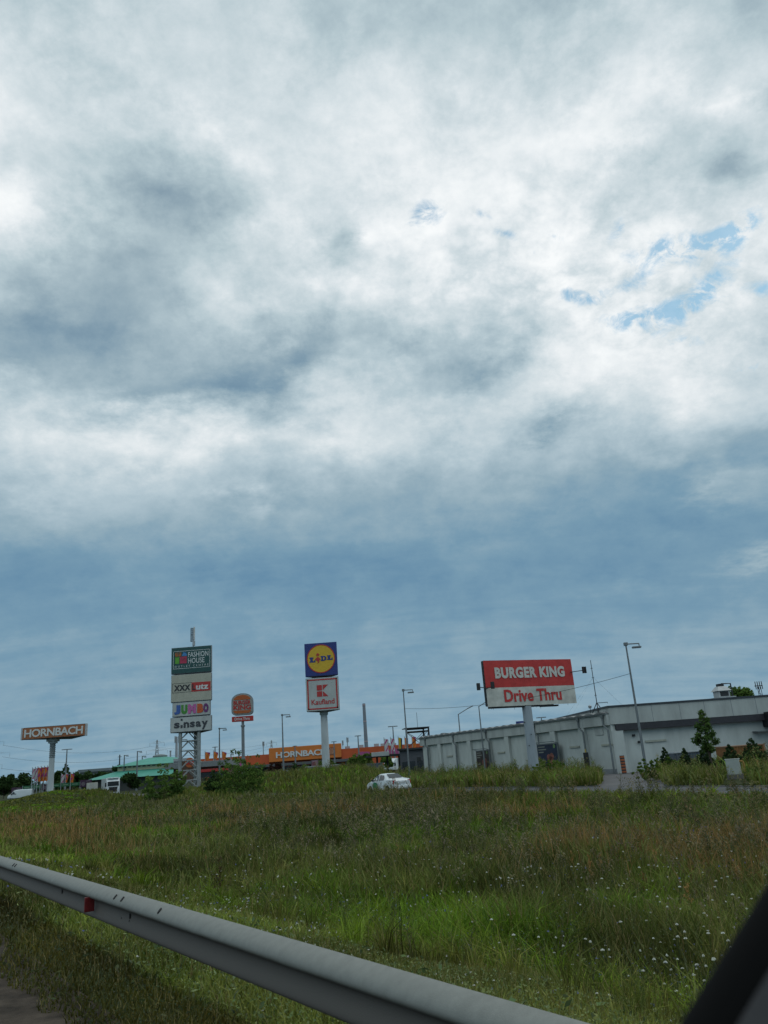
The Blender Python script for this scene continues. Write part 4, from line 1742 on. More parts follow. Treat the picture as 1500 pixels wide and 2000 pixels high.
Yd = 128.0
x0, x1, zt, zb = face_rect(716, 1472.5, 800, 1477.5, Yd)
t = thing('station_canopy', 'flat dark filling station canopy with a white front edge on slim posts', 'canopy', ((x0 + x1) / 2, Yd, 0), R(-2))
hw = (x1 - x0) / 2
b = MB()
b.box(-hw, hw, -3, 5, zb, zt - .1)
b.build('roof_slab', DARK, t)
b = MB()
b.bbox(-hw + 1.0, -hw + 3.7, -3.2, -2.9, zb + .1, zt + .35, .04)
b.build('white_edge', PANELW, t)
for x in (-hw + 1.6, -hw + 3.2, hw * .5):
    b = MB()
    b.box(x - .14, x + .14, -.2, .1, 0, zb)
    b.build('post', DARK, t)
x0, x1, zt, zb = face_rect(715, 1491.5, 747, 1504, 122)
t = thing('container', 'long blue-grey steel container in front of the filling station canopy', 'container', ((x0 + x1) / 2, 122, .4), R(-2))
b = MB()
hw = (x1 - x0) / 2
pf = [(-hw + 2 * hw * k / 24, -.05 if k % 2 else 0) for k in range(25)]
b.prism(pf + [(hw, 2), (-hw, 2)], -.4, zt - .4)
b.build('body', mat('container_grey', (.085, .105, .13), .6), t)
b = MB()
b.box(-hw - .05, hw + .05, -.08, 2.05, zt - .4, zt - .32)
b.build('frame', PIPE, t)

x0, x1, zt, zb = face_rect(607.5, 1484, 623, 1497, 150)
t = thing('poster_panel', 'pink and white poster panel standing before the orange store', 'poster', ((x0 + x1) / 2, 150, 0), R(2))
hw = (x1 - x0) / 2
b = MB()
b.bbox(-hw, hw, -.1, .1, zb, zt, .03)
b.box(-.15, .15, 0, .15, 0, zb)
fr = b.build('frame', DARK, t)
b = MB()
b.box(-hw + .12, hw - .12, -.12, -.1, zb + .1, zt - .1)
po = b.build('poster', mat('poster_pink', (.26, .16, .19), .5, var=.35, scale=1.2), t)
b = MB()
b.plate([(-hw + .2, zb + .2), (hw * .3, zb + .2), (hw * .1, zb + .9), (-hw + .2, zb + .7)], -.135, -.12)
b.build('poster_figure', mat('poster_red', (.16, .05, .06), .5), po)

x0, x1, zt, zb = face_rect(597, 1496.5, 662, 1508, 140)
t = thing('yard_wall', 'low grey wall with brown posts beside the middle sign column', 'wall', ((x0 + x1) / 2, 140, 0), R(2))
hw = (x1 - x0) / 2
b = MB()
b.box(-hw, hw, 0, .25, 0, zt)
b.build('panel', mat('yard_wall_grey', (.12, .13, .14), .8), t)
b = MB()
b.box(-hw - .1, hw + .1, -.08, .33, zt, zt + .12)
b.build('coping', PANELW, t)
for x in (-hw, -hw * .45):
    b = MB()
    b.box(x - .35, x + .35, -.06, .3, 0, zt)
    b.build('post', mat('yard_post_brown', (.13, .075, .045), .8), t)

# ------------------------------------------------------------------ banners and boards at the foot of the orange pylon
BAN = [
    (22, 43, 1538, 1553, 215, mat('board_purple', (.045, .018, .040), .5, var=.4, scale=.6), 'purple advertising board behind the white van'),
    (82, 102, 1531, 1543, 208, mat('board_wine', (.060, .016, .030), .5, var=.4, scale=.6), 'wine red advertising board at the foot of the orange pylon'),
    (157, 179, 1523, 1537, 212, mat('board_plum', (.050, .016, .045), .5, var=.4, scale=.6), 'plum coloured advertising board near the box truck'),
]
for u0, u1, v0, v1, Yd, m, lab in BAN:
    x0, x1, zt, zb = face_rect(u0, v0, u1, v1, Yd)
    t = thing('advertising_board', lab, 'board', ((x0 + x1) / 2, Yd, 0), R(random.uniform(-6, 6)), 'boards by the far left car park')
    hw = (x1 - x0) / 2
    b = MB()
    b.bbox(-hw, hw, -.08, .08, zb, zt, .02)
    po = b.build('board', m, t)
    b = MB()
    b.plate(disc(-hw * .45, zb + (zt - zb) * .45, (zt - zb) * .28, 18), -.1, -.08)
    b.plate([(hw * .0, zt - (zt - zb) * .25), (hw * .8, zt - (zt - zb) * .25), (hw * .8, zt - (zt - zb) * .12), (0, zt - (zt - zb) * .12)], -.1, -.08)
    b.build('print', mat('board_print', (.14, .11, .13), .5, var=.4), po)
    b = MB()
    for x in (-hw + .15, hw - .15):
        b.box(x - .08, x + .08, .08, .2, -.2, zt)
    b.build('post', GALV, t)
GBAN = mat('green_banner', (.016, .105, .045), .6, var=.25, scale=.8)
x0, x1, _, _ = face_rect(44, 1532, 156, 1540, 218)
t = thing('banner_fence', 'long fence hung with green banners on the far left', 'fence', ((x0 + x1) / 2, 218, 0), R(0))
hw = (x1 - x0) / 2
zt, zb = atY(100, 1531.5, 218).z, atY(100, 1538, 218).z
nb_ = 6
for k in range(nb_):
    xa_, xb_ = -hw + 2 * hw * k / nb_ + .1, -hw + 2 * hw * (k + 1) / nb_ - .1
    b = MB()
    b.bbox(xa_, xb_, -.06, .0, zb, zt, .02)
    po = b.build('banner', GBAN, t)
    b = MB()
    b.box(xa_ + .4, xb_ - .5, -.075, -.06, zb + (zt - zb) * .4, zb + (zt - zb) * .62)
    b.build('print', mat('banner_print', (.16, .24, .16), .6), po)
for k in range(nb_ + 1):
    b = MB()
    x = -hw + 2 * hw * k / nb_
    b.tube([(x, .05, -.2), (x, .05, zt + .1)], .06, 6)
    b.build('post', GALV, t)

# ------------------------------------------------------------------ street lamps
def lamp(u, v_top, Yd, kind, label, h_guess=None, group='street lamps', arm=1.0, leanpx=None, ub=None):
    """one lamp post: top at the given sight line and distance"""
    p = atY(u, v_top, Yd)
    x, h = p.x, p.z
    g0 = gz(x, Yd)
    h -= g0
    t = thing('street_lamp', label, 'street lamp', (x, Yd, g0), 0, group)
    k = max(1.0, Yd / 90)
    b = MB()
    b.tube([(0, 0, -.3), (0, 0, h * .3), (0, 0, h)], [.115 * k, .095 * k, .055 * k], 10)
    b.build('pole', LAMPG, t, True)
    if kind == 'double':
        b = MB()
        b.tube([(-arm, 0, h - .02), (arm, 0, h - .02)], .05 * k, 6)
        b.build('arm', LAMPG, t)
        for s in (-1, 1):
            b = MB()
            b.bbox(s * arm - .45, s * arm + .45, -.2, .2, h - .14, h + .06, .05)
            b.build('lamp_head', LAMPG, t)
    elif kind == 'raised':
        b = MB()
        b.tube([(0, 0, h - .05), (arm * .6, -.1, h + arm * .28)], .05 * k, 6)
        b.build('arm', LAMPG, t)
        b = MB()
        M = Matrix.Translation((arm * .6, -.1, h + arm * .28)) @ Matrix.Rotation(R(-22), 4, 'Y')
        b.bbox(-.05, .75, -.14, .14, -.06, .06, .04, M)
        b.build('lamp_head', LAMPG, t)
    else:
        b = MB()
        b.tube([(0, 0, h), (arm, 0, h - .02)], .05 * k, 6)
        b.bbox(-.14, .14, -.14, .14, h - .12, h + .12, .03)
        b.build('arm', LAMPG, t)
        b = MB()
        b.bbox(arm - .55, arm + .12, -.16, .16, h - .36, h - .22, .04)
        b.tube([(arm, 0, h), (arm, 0, h - .25)], .04, 6)
        b.build('lamp_head', LAMPG, t)
    return t


lamp(1222, 1258, 60, 'single', 'tallest street lamp, beside the young tree in front of the white store', arm=1.0)
lamp(787.5, 1348, 85, 'single', 'street lamp beyond the white car, left of the black steel frame', arm=1.0)
lamp(551, 1396.5, 110, 'single', 'street lamp between the bun-shaped sign and the middle sign column', arm=1.05)
lamp(428.5, 1423, 131, 'single', 'street lamp between the lattice tower and the bun-shaped sign', arm=1.1)
lamp(353.5, 1445, 159, 'single', 'street lamp partly hidden behind the lattice tower', arm=1.2)
lamp(268.5, 1468, 207, 'single', 'street lamp before the turquoise roof, taller of the pair there', arm=1.1)
lamp(278, 1477.5, 240, 'single', 'street lamp before the turquoise roof, shorter of the pair there', arm=1.1)
lamp(243, 1475.5, 230, 'single', 'street lamp above the trees at the left end of the turquoise roof', arm=1.1)
lamp(895, 1394.5, 101, 'raised', 'street lamp with an upswept arm before the left part of the warehouse', arm=2.1)
lamp(935, 1379, 91, 'raised', 'street lamp with an upswept arm just left of the red billboard', arm=2.1)
lamp(131, 1463.5, 240, 'double', 'tall twin-headed lamp right of the orange pylon', arm=1.1)
lamp(767, 1418.5, 200, 'double', 'twin-headed lamp above the striped flags', arm=.75)
lamp(699, 1437, 240, 'double', 'twin-headed lamp left of the tall chimney', arm=.5)
lamp(652, 1448.5, 260, 'double', 'twin-headed lamp over the right end of the orange sign block', arm=.4)
lamp(1057, 1401, 190, 'double', 'twin-headed lamp showing over the warehouse roof near the billboard column', arm=.7)
lamp(866, 1432, 230, 'double', 'twin-headed lamp showing over the left end of the warehouse roof', arm=.35)
lamp(420, 1459, 280, 'double', 'twin-headed lamp above the orange flags', arm=.5)
lamp(451, 1473, 240, 'single', 'short street lamp over the left part of the orange wall', arm=.8)
lamp(466, 1468.5, 250, 'raised', 'faint street lamp with raised arm beside the bun-shaped sign', arm=1.0)
lamp(576, 1457, 250, 'double', 'twin-headed lamp in front of the white store letters', arm=.25)

# flood column poles in the yard
p = atY(818, 1479, 100)
t = thing('post', 'thin dark pole with a small plate in the grass before the kiosk', 'pole', (p.x, 100, .1), 0)
b = MB()
b.tube([(0, 0, -.3), (0, 0, p.z - .1)], .07, 8)
b.build('pole', DARK, t)
b = MB()
b.bbox(-.25, .25, -.06, .06, p.z - .55, p.z - .05, .02)
b.build('plate', DARK, t)

p = atY(234, 1474, 235)
t = thing('utility_pole', 'plain wooden utility pole above the trees on the left', 'utility pole', (p.x, 235, 0), 0)
b = MB()
b.tube([(0, 0, -.3), (0, 0, p.z)], [.25, .17], 8)
b.build('pole', DARK, t)
b = MB()
b.tube([(-.6, 0, p.z - .6), (.6, 0, p.z - .6)], .07, 5)
b.build('cross_arm', DARK, t)


# ------------------------------------------------------------------ tall things far behind
Yd = 1500.0
p = atY(710.5, 1374, Yd)
t = thing('chimney', 'very tall grey industrial chimney far behind the orange store', 'chimney', (p.x, Yd, 0), 0)
h = p.z
b = MB()
b.lathe([(3.9, 0), (3.2, h * .6), (2.7, h)], 24)
b.build('shaft', mat('chimney_concrete', (.17, .19, .215), .9, var=.1, scale=.03), t, True)
for k in (.985, .72, .40):
    b = MB()
    r_ = 3.9 - 1.2 * k
    b.lathe([(r_ + .35, h * k - 2.2), (r_ + .35, h * k - .2)], 24)
    b.build('band', mat('chimney_band', (.34, .27, .28), .8), t)


def lattice_pylon(u, v_top, Yd, label, arms=3, wid=4.0, group='electricity pylons', gap=.13):
    p = atY(u, v_top, Yd)
    h = p.z
    t = thing('electricity_pylon', label, 'pylon', (p.x, Yd, 0), R(12), group)
    k = Yd / 600.0
    b = MB()
    for sx in (-1, 1):
        for sy in (-1, 1):
            b.tube([(sx * wid, sy * wid, 0), (sx * wid * .28, sy * wid * .28, h * .6), (sx * .25, sy * .25, h)], .20 * k, 4)
    n = 9
    for j in range(n):
        def hwz(z):
            return wid * (1 - .72 * z / .6) if z < .6 else wid * .28 + (.25 - wid * .28) * (z - .6) / .4
        za_, zb2 = j / n, (j + 1) / n
        a_, c_ = hwz(za_), hwz(zb2)
        for sy in (-1, 1):
            b.tube([(-a_, sy * a_, za_ * h), (c_, sy * c_, zb2 * h)], .12 * k, 3)
            b.tube([(a_, sy * a_, za_ * h), (-c_, sy * c_, zb2 * h)], .12 * k, 3)
    b.build('mast', GALV, t)
    for j in range(arms):
        z = h * (.93 - gap * j)
        L_ = wid * (1.25 if j != 1 else 1.8)
        b = MB()
        for s in (-1, 1):
            b.tube([(0, 0, z + .9), (s * L_, 0, z), (0, 0, z - .3)], .14 * k, 3)
            b.tube([(s * L_, 0, z), (s * L_, 0, z - 2.2)], .10 * k, 3)
        b.build('cross_arm', GALV, t)
    return t


P1 = lattice_pylon(307, 1445, 520, 'lattice electricity pylon behind the turquoise roof', 3, 3.6, gap=.17)
P2 = lattice_pylon(530, 1446, 640, 'small lattice electricity pylon beyond the left end of the orange store', 1, 3.2)
P3 = lattice_pylon(-22, 1442, 430, 'lattice electricity pylon at the left edge, only its arm tips showing', 3, 6.2, gap=.20)
for u, v, Yd, lab, hw in ((514, 1449, 420, 'thin telecom pole at the left end of the orange sign block', .35), (678, 1441, 420, 'thin telecom pole with a small head right of the orange sign block', .4),
                      (345, 1439, 300, 'thick telecom mast with antenna head left of the lattice tower', .65), (333, 1466, 300, 'slender tapering mast over the grey restaurant roof', .45),
                      (669, 1447, 420, 'short thin telecom pole between the sign block and its taller twin', .22)):
    p = atY(u, v, Yd)
    t = thing('telecom_mast', lab, 'mast', (p.x, Yd, 0), 0, 'telecom masts')
    b = MB()
    b.tube([(0, 0, 0), (0, 0, p.z)], [hw * 1.1, hw * .55], 10)
    b.build('mast', GALV, t)
    b = MB()
    if u != 333:
        for k in range(3):
            a = 2 * math.pi * k / 3
            b.bbox(hw * 1.2 * math.cos(a) - .2, hw * 1.2 * math.cos(a) + .2, hw * 1.2 * math.sin(a) - .15, hw * 1.2 * math.sin(a) + .15, p.z - 2.2, p.z + .2, .05)
    else:
        b.bbox(-.3, .3, -.3, .3, p.z - .5, p.z, .05)
    b.build('antenna_head', GALV, t)

# lattice antenna behind the white store
p = atY(1480, 1331, 95)
t = thing('lattice_antenna', 'small lattice antenna with a dish head behind the roof tree', 'antenna', (p.x, 95, 0), 0)
b = MB()
for k in range(3):
    a = 2 * math.pi * k / 3
    b.tube([(.28 * math.cos(a), .28 * math.sin(a), 0), (.20 * math.cos(a), .20 * math.sin(a), p.z - .6)], .035, 5)
for k in range(30):
    z = (p.z - .8) * k / 30
    a = 2 * math.pi * (k % 3) / 3
    c = 2 * math.pi * ((k + 1) % 3) / 3
    b.tube([(.24 * math.cos(a), .24 * math.sin(a), z), (.24 * math.cos(c), .24 * math.sin(c), z + p.z / 30)], .025, 4)
b.build('mast', DARK, t)
b = MB()
for k in range(4):
    b.tube([(-.4 + .25 * k, -.1, p.z - .9), (-.4 + .25 * k, -.1, p.z)], .05, 5)
b.tube([(-.5, 0, p.z - .5), (.45, 0, p.z - .5)], .05, 5)
b.build('antenna_head', DARK, t)

# guyed aerial on the warehouse roof
p, q = atY(1158, 1287, 74), atY(1175, 1392, 74)
t = thing('roof_aerial', 'thin guyed aerial mast on the warehouse roof beside the store', 'aerial', (p.x, 75.0, 5.2), 0)
h = p.z - 5.2
b = MB()
b.tube([(0, 0, .0), (0, 0, h)], [.045, .03], 6)
for z in (.35, .68, .85):
    b.tube([(-.12, 0, h * z), (.12, 0, h * z)], .02, 5)
b.build('mast', DARK, t)
b = MB()
for a in (20, 140, 260):
    b.tube([(0, 0, 1.1), (.7 * math.cos(R(a)), .7 * math.sin(R(a)), 0)], .04, 5)
b.tube([(0, 0, 1.05), (1.0, 0, 1.05), (1.0, 0, .95)], .03, 5)
b.build('tripod', DARK, t)
b = MB()
for a in (10, 130, 190, 310):
    b.tube([(0, 0, h * .68), (3.2 * math.cos(R(a)), 3.2 * math.sin(R(a)), 0)], .0035, 4)
b.build('guy_wire', DARK, t)
p = atY(1157, 1396, 75)
t = thing('roof_dish', 'tiny aerial dish on the warehouse roof left of the guyed mast', 'dish', (p.x, 75.5, 5.2), 0)
b = MB()
b.tube([(0, 0, 0), (0, 0, .75)], .03, 5)
b.build('post', DARK, t)
b = MB()
b.lathe([(.02, .62), (.14, .66), (.17, .85), (.05, .95)], 10)
b.build('dish', GALV, t)

# ------------------------------------------------------------------ wires


def sag(a, c, s, n=24):
    a, c = Vector(a), Vector(c)
    return [a.lerp(c, k / n) - Vector((0, 0, 4 * s * (k / n) * (1 - k / n))) for k in range(n + 1)]


WIRE = mat('wire_black', (.02, .022, .025), .6)
a, c = atY(792, 1384, 85), atY(1231, 1315.5, 60)
b = MB()
b.tube(sag(a, c, .75), .016, 5)
o = b.build('overhead_cable', WIRE)
tag(o, 'thin cable slung between two street lamps across the red billboard', 'cable')
pa, pb, pc = Vector(P3.location), Vector(P1.location), Vector(P2.location)
ph = atY(-22, 1442, 430).z
ph1 = atY(307, 1445, 520).z
ph2 = atY(530, 1446, 640).z
for k, (za_, zb2, lab) in enumerate(((.93, .93, 'power line between the far left pylons, topmost of the bundle'), (.73, .76, 'power line between the far left pylons, second from the top'), (.53, .59, 'power line between the far left pylons, lowest of the bundle'))):
    b = MB()
    b.tube(sag((pa.x + 8, 430, ph * za_ - 2), (pb.x - 4, 520, ph1 * zb2 - 2), 4.0), .05, 4)
    b.tube(sag((pb.x - 4, 520, ph1 * zb2 - 2), (pc.x, 640, ph2 * .92 - 2 * k), 3.5), .045, 4)
    o = b.build('power_line', WIRE)
    tag(o, lab, 'power line', 'power lines on the left')

# ------------------------------------------------------------------ flags
FW, FO, FM = mat('flag_white', (.46, .45, .45), .8), mat('flag_orange', (.50, .14, .02), .8), mat('flag_magenta', (.33, .035, .14), .8)
FY, FB = mat('flag_yellow', (.42, .30, .02), .8), mat('flag_dark', (.03, .035, .05), .8)


def flag(u, v0, v1, w_px, Yd, kind, label, group):
    p, q = atY(u, v0, Yd), atY(u, v1, Yd)
    z1, z0 = p.z, q.z
    g0 = gz(p.x, Yd)
    t = thing('flag', label, 'flag', (p.x, Yd, g0), R(random.uniform(-25, 10)), group)
    b = MB()
    b.tube([(0, 0, -.2), (0, 0, z1 - g0 + .3)], max(.05, Yd * .0004), 6)
    b.build('pole', GALV, t)
    w_ = w_px * Yd / FPX
    nu, nv = 8, 14
    b = MB()
    vs = []
    sk = random.uniform(.15, .35)
    for j in range(nv + 1):
        for i in range(nu + 1):
            x = .08 + w_ * i / nu
            z = z1 - g0 - (z1 - z0) * j / nv
            vs.append((x * (1 - .12 * j / nv), .18 * w_ * math.sin(i * .9 + j * .35) * i / nu, z - sk * w_ * (i / nu) ** 1.5 * (1 - .4 * j / nv)))
    for j in range(nv):
        for i in range(nu):
            if kind == 'white':
                d = (i / nu * w_ / max(w_, .1) * .9 + j / nv * 1.5) % 1.0
                k = 1 if .42 < d < .75 else 0
            elif kind == 'orange':
                k = 1 if (j / nv - i / nu * .5) < -.12 or (Yd > 202 and .5 < (j / nv + i / nu * .35) < .75 and i < nu * .6) else 0
            else:
                k = 0 if i < nu * .55 else 1
            b.use(k).add([vs[j * (nu + 1) + i], vs[j * (nu + 1) + i + 1], vs[(j + 1) * (nu + 1) + i + 1], vs[(j + 1) * (nu + 1) + i]], [(0, 1, 2, 3)])
    m = {'white': [FW, FM], 'orange': [FO, FM], 'yellow': [FY, FB]}[kind]
    b.build('cloth', m, t, True)
    return t


FG = 'flags by the orange pylon'
for u, v0, v1, wp, kd, lab in ((63.5, 1501, 1522, 6, 'white', 'white flag with magenta stripe, outermost left of the big flag cluster'), (69, 1500, 1526, 7, 'white', 'white flag with magenta stripe, nearer the orange flags of the big cluster'),
                            (74, 1499, 1526, 8, 'orange', 'orange flag beside the white flags by the orange pylon'), (80.5, 1498.5, 1526, 8, 'orange', 'orange flag in the middle of the big cluster'),
                            (87, 1498, 1525, 8, 'orange', 'orange flag second from the orange pylon column'), (93, 1497.5, 1524, 5, 'orange', 'orange flag touching the orange pylon column')):
    flag(u, v0, v1, wp, 204, kd, lab, FG)
for u, v0, v1, wp, kd, lab in ((120, 1512, 1529, 6, 'white', 'single white and magenta flag under the pointed tree'), (128.5, 1511.5, 1528, 5, 'orange', 'narrow orange flag in the middle under the pointed tree'), (138, 1511, 1528, 6, 'orange', 'orange flag right of the pointed tree')):
    flag(u, v0, v1, wp, 222, kd, lab, 'flags under the pointed tree')
for u, v0, v1, wp, lab in ((400.5, 1469, 1484, 9, 'orange flag above the grey restaurant roof, nearest the lattice tower'), (417, 1468, 1482, 8, 'orange flag above the grey restaurant roof, middle one'), (433.5, 1468, 1481, 8, 'orange flag above the grey restaurant roof, by the leafy bush top')):
    flag(u, v0, v1, wp, 200, 'orange', lab, 'flags above the restaurant')
for u, v0, v1, wp, kd, lab in ((750, 1443, 1468, 7.5, 'white', 'white and magenta flag left of its twin by the station canopy'), (762.5, 1442, 1467, 7, 'white', 'white and magenta flag right of its twin by the station canopy'), (777.5, 1440.5, 1465, 6.5, 'yellow', 'yellow and dark flag beside the striped flags'),
                            (790, 1441, 1463, 6, 'orange', 'orange flag beside the black steel frame'), (804, 1439, 1462, 7, 'orange', 'orange flag seen through the black steel frame')):
    flag(u, v0, v1, wp, 175, kd, lab, 'flags behind the station')

# ------------------------------------------------------------------ vehicles
GLASS = mat('vehicle_glass', (.02, .025, .028), .08, 0, var=.1, spec=.6)
TYRE = mat('tyre_rubber', (.012, .012, .013), .85)
RIM = mat('wheel_rim', (.22, .23, .24), .4, .6)
TAIL = mat('tail_lens', (.30, .015, .012), .25)
HEADL = mat('head_lens', (.40, .43, .45), .15)
PLATE = mat('number_plate', (.40, .41, .40), .5)
VWHITE = mat('vehicle_white', (.52, .56, .57), .32, 0, var=.04, spec=.5)


def loft(b, st, smoothk=True):
    """st: (x, half width, z bottom, z belt, z roof, roof half width)"""
    rings = []
    for x, w_, zb, zm, zr, wr in st:
        half = [(0, zb), (w_ * .80, zb), (w_ * .97, zb + .12), (w_, (zb + zm) * .5), (w_ * .97, zm), (wr + (w_ * .97 - wr) * .12, zm + (zr - zm) * .82), (wr * .80, zr - .015), (0, zr)]
        rings.append([(x, y, z) for y, z in half] + [(x, -y, z) for y, z in half[-2:0:-1]])
    m_ = len(rings[0])
    vs = [p for r_ in rings for p in r_]
    fs = [(i * m_ + k, i * m_ + (k + 1) % m_, (i + 1) * m_ + (k + 1) % m_, (i + 1) * m_ + k) for i in range(len(rings) - 1) for k in range(m_)]
    fs += [list(range(m_)), list(range((len(rings) - 1) * m_, len(rings) * m_))[::-1]]
    b.add(vs, fs)


def wheel(par, x, y, r_, wd):
    b = MB()
    vs = []
    M = Matrix.Translation((x, y, r_)) @ Matrix.Rotation(R(90), 4, 'X')
    prof = [(r_ * .62, -wd / 2), (r_ * .94, -wd / 2), (r_, -wd / 2 + .04), (r_, wd / 2 - .04), (r_ * .94, wd / 2), (r_ * .62, wd / 2)]
    c = MB()
    c.lathe(prof, 20)
    b.add([M @ Vector(p) for p in c.v], c.f)
    o = b.build('wheel', TYRE, par, True)
    c = MB()
    c.lathe([(.02, -wd / 2 + .02), (r_ * .60, -wd / 2 + .02), (r_ * .62, wd / 2 - .01), (r_ * .45, wd / 2 + .005), (.02, wd / 2 + .01)], 16)
    b = MB()
    b.add([M @ Vector(p) for p in c.v], c.f)
    b.build('rim', RIM, o)
    return o


SED = [(-2.14, .70, .46, .84, .90, .62), (-2.06, .80, .28, .97, 1.01, .70), (-1.60, .845, .22, .99, 1.06, .70), (-1.28, .855, .20, .98, 1.09, .68), (-1.0, .86, .20, .96, 1.26, .60),
       (-.70, .86, .20, .95, 1.40, .57), (-.30, .86, .20, .93, 1.455, .58), (.10, .86, .20, .92, 1.46, .58), (.45, .86, .20, .91, 1.41, .58), (.80, .86, .20, .90, 1.22, .62), (1.12, .855, .20, .89, 1.02, .68),
       (1.35, .84, .20, .86, .94, .70), (1.85, .80, .22, .74, .82, .66), (2.08, .74, .28, .62, .70, .60), (2.14, .66, .34, .56, .62, .5)]


def make_sedan(name, label, cat, paint, loc, rz, roundel=False, group=None, simple=False):
    t = thing(name, label, cat, loc, rz, group)
    b = MB()
    loft(b, SED)
    body = b.build('body', paint, t, True)
    xs_ = [q[0] for q in SED]

    def ysurf(x, z, k=.008):
        zm = np.interp(x, xs_, [q[3] for q in SED])
        zr = np.interp(x, xs_, [q[4] for q in SED])
        w_ = np.interp(x, xs_, [q[1] for q in SED]) * .97
        wr = np.interp(x, xs_, [q[5] for q in SED])
        a = np.clip((z - zm) / max(zr - zm, .01) / .82, 0, 1)
        return float(w_ + ((wr + (w_ - wr) * .12) - w_) * a + k)
    for s in (1, -1):
        for nm, P in (('side_window', [(.92, .93), (.08, .95), (.08, 1.36), (.38, 1.34), (.66, 1.20)]), ('side_window', [(.00, .95), (-.78, .97), (-.82, 1.10), (-.62, 1.31), (-.40, 1.36), (.00, 1.37)])):
            b = MB()
            b.add([(x, s * ysurf(x, z), z) for x, z in P], [list(range(len(P)))[::s]])
            b.build(nm, GLASS, t)
        for nm, P in (('door', [(.98, .32), (.04, .32), (.04, .92), (.98, .90)]), ('door', [(.02, .32), (-.72, .32), (-.98, .70), (-.86, .94), (.02, .92)])):
            b = MB()
            y = s * .868
            b.add([(x, s * (ysurf(x, .9, .004) + (.02 if .4 < z < .8 else 0)), z) for x, z in P], [list(range(len(P)))[::s]])
            d = b.build(nm, paint, t)
            b = MB()
            hx = P[1][0] + .15
            b.bbox(hx, hx + .16, s * .875 - .015, s * .875 + .015, .80, .83, .008)
            b.build('handle', DARK, d)
            if roundel and P[0][0] > .5:
                b = MB()
                b.add([(.48 + .40 * math.cos(2 * math.pi * k / 24), s * .892, .57 + .29 * math.sin(2 * math.pi * k / 24)) for k in range(24)], [list(range(24))[::-s]])
                b.build('roundel', mat('taxi_green', (.015, .16, .06), .4), d)
        b = MB()
        b.bbox(.72, .92, s * .90 - .07, s * .90 + .07, .92, 1.06, .03)
        b.build('mirror', DARK if roundel else paint, t)
        b = MB()
        b.bbox(-2.13, -1.98, s * .66 - .12, s * .66 + .12, .66, .95, .04)
        b.build('tail_light', TAIL, t)
        b = MB()
        b.bbox(1.86, 2.10, s * .55 - .17, s * .55 + .17, .56, .70, .04)
        b.build('headlight', HEADL, t)
        for x in (-1.32, 1.32):
            wheel(t, x, s * .76, .31, .20)
    for nm, xa_, za_, xb_, zb2, wa, wb in (('rear_window', -1.26, 1.105, -.74, 1.395, .60, .50), ('windscreen', 1.10, 1.045, .50, 1.395, .62, .52)):
        b = MB()
        n_ = Vector((zb2 - za_, 0, xa_ - xb_)) if xa_ < 0 else Vector((zb2 - za_, 0, xa_ - xb_))
        n_.normalize()
        if n_.z < 0:
            n_ = -n_
        o_ = n_ * .022
        b.add([(xa_ + o_.x, -wa, za_ + o_.z), (xa_ + o_.x, wa, za_ + o_.z), (xb_ + o_.x, wb, zb2 + o_.z), (xb_ + o_.x, -wb, zb2 + o_.z)], [(0, 1, 2, 3)])
        b.build(nm, GLASS, t)
    b = MB()
    b.bbox(-2.20, -2.02, -.78, .78, .34, .58, .06)
    b.build('rear_bumper', paint, t)
    b = MB()
    b.bbox(-2.165, -2.12, -.26, .26, .70, .82, .01)
    b.build('number_plate', PLATE, t)
    b = MB()
    b.box(-1.95, -1.93, -.74, .74, .985, .995)
    b.build('boot_seam', DARK, t)
    return t


p = atY(757, 1520, 64)
zr = atY(761, 1510, 64).z
make_sedan('parked_car', 'white sedan with a green roundel on its door, half hidden in tall weeds', 'car', VWHITE, (p.x, 64, zr - 1.46), R(90 + 31), True)
cars = [(545, 1507.3, 165, 20, VWHITE, 'white car roof showing over the grass below the white store letters'), (690, 1500, 150, 95, mat('car_silver', (.20, .21, .22), .3, .5), 'silver car between the grey wall and the round trees'),
        (584, 1503.2, 160, 95, mat('car_pale', (.34, .36, .36), .3), 'pale car beside the grey wall with brown posts'), (560, 1504.5, 175, 70, mat('car_navy', (.03, .04, .08), .3), 'dark blue car behind the white car roof'),
        (706, 1499.5, 160, 88, VWHITE, 'white car at the foot of the two round trees'), (525, 1507, 180, 60, mat('car_maroon', (.08, .015, .015), .3), 'dark red car at the far left end of the store front')]
for u, v, Yd, rz, m, lab in cars:
    p = atY(u, v, Yd)
    make_sedan('parked_car', lab, 'car', m, (p.x, Yd, p.z - 1.46), R(rz), False, 'cars parked before the orange store')

# --- white articulated lorry coming towards us
Yd = 168.0
p = atY(220, 1535, Yd)
zt = atY(220, 1519.5, Yd).z
zgl = atY(221, 1553.5, Yd).z
t = thing('lorry', 'white articulated lorry facing us with a big black grille', 'lorry', (p.x, Yd, zgl), R(-65))
H_ = zt - zgl
b = MB()
hw = 1.27
pf = [(-1.15, .75), (1.05, .75), (1.15, 1.1), (1.12, 1.75), (.98, 2.75), (.55, H_ - .25), (.25, H_), (-1.15, H_)]


def plate_y(b, P, y0, y1):
    n = len(P)
    b.add([(x, y0, z) for x, z in P] + [(x, y1, z) for x, z in P], [list(range(n)), list(range(n, 2 * n))[::-1]] + [((i + 1) % n, i, n + i, n + (i + 1) % n) for i in range(n)])


